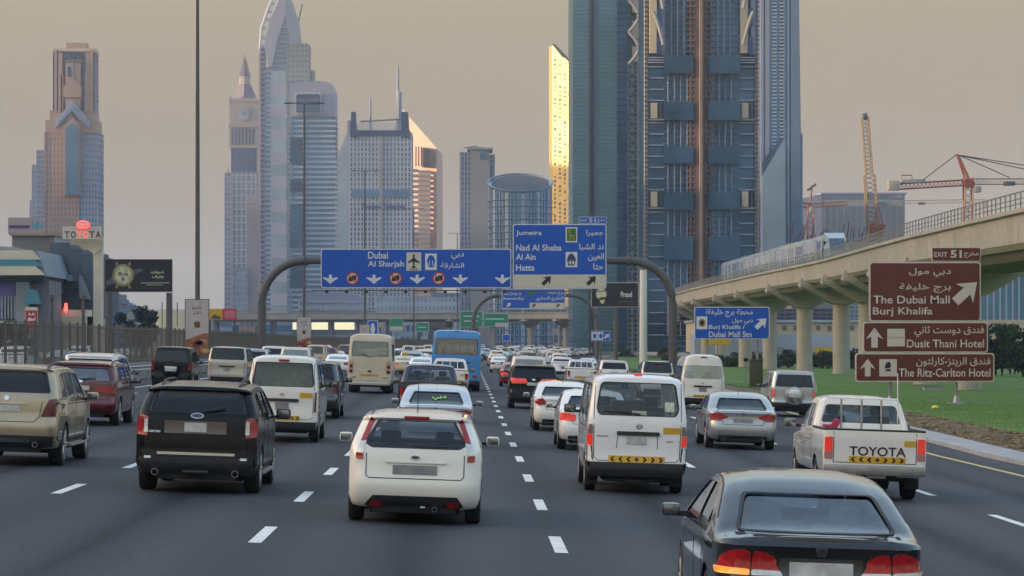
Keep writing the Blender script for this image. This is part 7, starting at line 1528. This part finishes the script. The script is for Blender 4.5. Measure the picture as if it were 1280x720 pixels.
def build_cranes():
    CR = mat('crane_red', (.21, .055, .03), .5, var=.1, scale=.2); CY = mat('crane_yellow', (.15, .10, .05), .5, var=.1, scale=.2); CW = mat('crane_counterweight', (.32, .30, .28), .7)
    Z = 640; U = lambda u: px(u, Z); V = lambda v: pz(v, Z)
    t = thing('tower_crane', 'large red tower crane with a long horizontal jib, at the right above the viaduct', 'crane')
    lattice(MB(), (U(1210), Z, -1), (U(1210), Z, V(222)), 1.9, 26, .13).build('mast', CR, t); lattice(MB(), (U(1210), Z, V(227)), (U(1400), Z, V(226)), 1.3, 44, .10).build('jib', CW, t); lattice(MB(), (U(1110), Z, V(234)), (U(1210), Z, V(228)), 1.3, 20, .12).build('counter_jib', CR, t)
    k = MB(); k.tube([(U(1212), Z, V(226)), (U(1197), Z, V(193))], .35, 6); k.tube([(U(1207), Z, V(226)), (U(1196), Z, V(193))], .25, 6); k.build('apex_frame', CR, t); k = MB()
    for p, q in (((1196, 193), (1152, 226)), ((1199, 194), (1290, 208)), ((1199, 194), (1262, 222)), ((1199, 194), (1340, 224))): k.tube([(U(p[0]), Z, V(p[1])), (U(q[0]), Z, V(q[1]))], .12, 4)
    k.build('stay_cables', C_DARK, t); MB().b2(U(1110), U(1124), Z - 1, Z + 1, V(238), V(226)).build('counterweight', CW, t, bevel=.1); MB().b2(U(1127), U(1156), Z - .8, Z + .8, V(229), V(224)).build('winch_house', C_GREY, t, bevel=.1); MB().tube([(U(1127), Z, V(224)), (U(1127), Z, V(219)), (U(1140), Z, V(219)), (U(1140), Z, V(224))], .15, 5).build('winch_rail', CR, t)
    MB().b2(U(1217), U(1225), Z - 1.6, Z, V(241), V(233)).build('cab', C_GREY, t, bevel=.15); MB().b2(U(1255), U(1268), Z - 1, Z + 1, V(232), V(227)).build('trolley', C_DARK, t, bevel=.1); MB().b2(U(1204), U(1217), Z - 1.3, Z + 1.3, V(234), V(226)).build('slewing_ring', CR, t)
    Z = 800; t = thing('luffing_crane', 'crane with a tall yellow boom pointing almost straight up', 'crane'); U2 = lambda u: px(u, Z); V2 = lambda v: pz(v, Z)
    k = MB(); a = Vector((U2(1092), Z, V2(292))); b = Vector((U2(1081), Z, V2(146)));
    lattice(k, a, a.lerp(b, .5), 3.0, 12, .16); lattice(k, a.lerp(b, .5), b, 2.0, 14, .14); k.build('boom', CY, t); lattice(MB(), (U2(1090), Z, -1), (U2(1090), Z, V2(288)), 2.2, 16, .15).build('mast', CY, t); MB().b2(U2(1086), U2(1106), Z - 1.5, Z + 1.5, V2(296), V2(280)).build('machinery_house', CR, t, bevel=.2); MB().tube([(U2(1104), Z, V2(282)), (U2(1097), Z, V2(252)), (U2(1092), Z, V2(282))], .25, 5).build('a_frame', CR, t); MB().tube([(U2(1097), Z, V2(252)), (U2(1081), Z, V2(148))], .08, 4).build('hoist_cable', C_DARK, t); MB().tube([(U2(1079), Z, V2(146)), (U2(1084), Z, V2(145))], 1.0, 8).build('boom_head', C_DARK, t)
    Z = 900; U3 = lambda u: px(u, Z); V3 = lambda v: pz(v, Z); t = thing('tower_crane', 'smaller orange tower crane with two pale counterweights, left of the low glass block', 'crane')
    lattice(MB(), (U3(1013), Z, -1), (U3(1013), Z, V3(256)), 2.0, 22, .14).build('mast', CR, t); lattice(MB(), (U3(967), Z, V3(255)), (U3(1013), Z, V3(257)), 1.4, 9, .14).build('counter_jib', CR, t); lattice(MB(), (U3(1013), Z, V3(257)), (U3(1060), Z, V3(254)), 1.2, 10, .1).build('jib', CR, t); MB().tube([(U3(1012), Z, V3(257)), (U3(1015), Z, V3(232))], .35, 5).build('apex_frame', CR, t); MB().tube([(U3(1009), Z, V3(238)), (U3(1020), Z, V3(230))], .4, 5).build('apex_head', C_DARK, t)
    for u in (967, 977): MB().b2(U3(u), U3(u + 8.6), Z - 1.2, Z + 1.2, V3(256.5), V3(250.5)).build('counterweight', CW, t, bevel=.1)
    MB().b2(U3(1011), U3(1018), Z - 1.6, Z, V3(266), V3(259)).build('cab', CW, t, bevel=.2)
    t = thing('tower_crane', 'distant pale crane jib just above the viaduct railing', 'crane'); Z = 1400; lattice(MB(), (px(1100, Z), Z, pz(253, Z)), (px(1232, Z), Z, pz(251, Z)), 1.6, 36, .14).build('jib', CW, t); MB().b2(px(1148, Z), px(1156, Z), Z - 1, Z + 1, pz(256, Z), pz(253, Z)).build('trolley', C_DARK, t); lattice(MB(), (px(1231, Z), Z, -1), (px(1231, Z), Z, pz(250, Z)), 2.4, 20, .2).build('mast', CW, t)
def build_offside():
    # unseen blocks added on the left to keep low sun off the road
    q = random.Random(21)
    adj = ['grey', 'sandy', 'pink', 'pale', 'brown', 'lavender', 'cream', 'white']
    cl = [C_GREY, C_SAND, C_PINK, C_WHITE, C_BROWN, C_LAV, C_CREAM, C_WHITE]
    y = -240; i = 0
    while y < 1330:
        w = q.uniform(60, 90); h = q.uniform(62, 92); x = -190 - max(0, y - 700) * .16 - q.uniform(0, 20) - (25 if y > 900 else 0)
        t = thing('shade_block', '%s unseen shading block number %d added along the left, outside the picture' % (adj[i % 8], i + 1), 'building', group='added blocks shading the road')
        t['label'] = '%s unseen shading block added outside the left edge, %s in the row' % (adj[i % 8], ['nearest behind the viewer', 'second', 'third', 'fourth', 'fifth', 'sixth', 'seventh', 'eighth', 'ninth', 'tenth', 'eleventh', 'twelfth', 'thirteenth', 'fourteenth', 'fifteenth', 'sixteenth', 'seventeenth', 'eighteenth', 'nineteenth', 'twentieth', 'twenty-first', 'twenty-second'][i])
        clad(t, x - 34, x, y, y + w + 1.5, .0, h, G_GREY, cl[i % 8], int(h / 3.6), 0, int(w / 5), bf=.5, pw=1.4, proud=.3); y += w + 1; i += 1
    for j, (x, y, h, w) in enumerate(((-430, 1480, 172, 125), (-520, 1860, 150, 120), (-600, 2150, 118, 160), (-480, 1390, 120, 80), (-330, 1290, 70, 120))):  # unseen towers added, sized to shade the lower part of the skyline
        t = thing('tower', ['tallest', 'grey', 'broad', 'nearer', 'low'][j] + ' unseen tower added outside the left edge of the picture to shade the skyline', 'building'); clad(t, x - 40, x, y, y + w, 0, h, G_BLUE, C_GREY, int(h / 4), 6, 8, bf=.4, pw=1.2)
def build_people_side():
    sedan('sedan', 'white sedan on the far carriageway seen through the fence, at the left edge', (px(12, 150), 150, 0), WHITE, lod=2, rz=0) if False else None
    for i, (u, Z, c, lab) in enumerate(((15, 175, WHITE, 'white car seen through the fence at the left edge'), (72, 190, GREY, 'grey car seen through the fence left of the white rails SUV'), (97, 205, WHITE, 'white car seen through the fence above the maroon family car'), (150, 240, SILVER, 'silver car behind the fence left of the spare wheel SUV'))):
        t = sedan('sedan', lab, (px(u, Z), Z, 0), c, lod=2) if i % 2 else suv('suv', lab, (px(u, Z), Z, 0), c, lod=2, H=1.75); t.location.z = .62; t.rotation_euler = (0, 0, 0); t['group'] = 'cars beyond the median fence'; del t['group']
def build_haze():
    m = bpy.data.materials.new('haze'); m.use_nodes = True; n = m.node_tree.nodes; n.clear(); o = n.new('ShaderNodeOutputMaterial'); v = n.new('ShaderNodeVolumePrincipled')
    v.inputs['Color'].default_value = (.58, .68, .86, 1); v.inputs['Density'].default_value = .00015; v.inputs['Anisotropy'].default_value = .0; m.node_tree.links.new(v.outputs[0], o.inputs['Volume'])
    h = MB().b2(-9500, 9500, -2000, 9500, -3, 275).build('haze', m, kind='stuff')
# ---------------------------------------------------------------- assemble
build_ground(); build_median()
bl = ['tall light mast with a food banner, first from the left', 'second light mast with a double arm, left of the wide blue sign', 'third light mast rising left of the gridded tower', 'fourth light mast far along the median', 'fifth light mast far along the median, the most distant']
bb = ['large hanging food poster banner on the nearest light mast', 'smaller food poster banner on the second light mast', 'tiny poster banner on the third light mast above the beige minibus', '', '']
for i, y in enumerate((176, 289, 402, 515, 628)): streetlight(y, i < 3, 27.5, bl[i], bb[i])
build_signs(); build_viaduct(); build_towers(); build_left(); build_green(); build_cranes(); build_offside()
build_near(); build_people_side(); far_traffic(); build_haze()
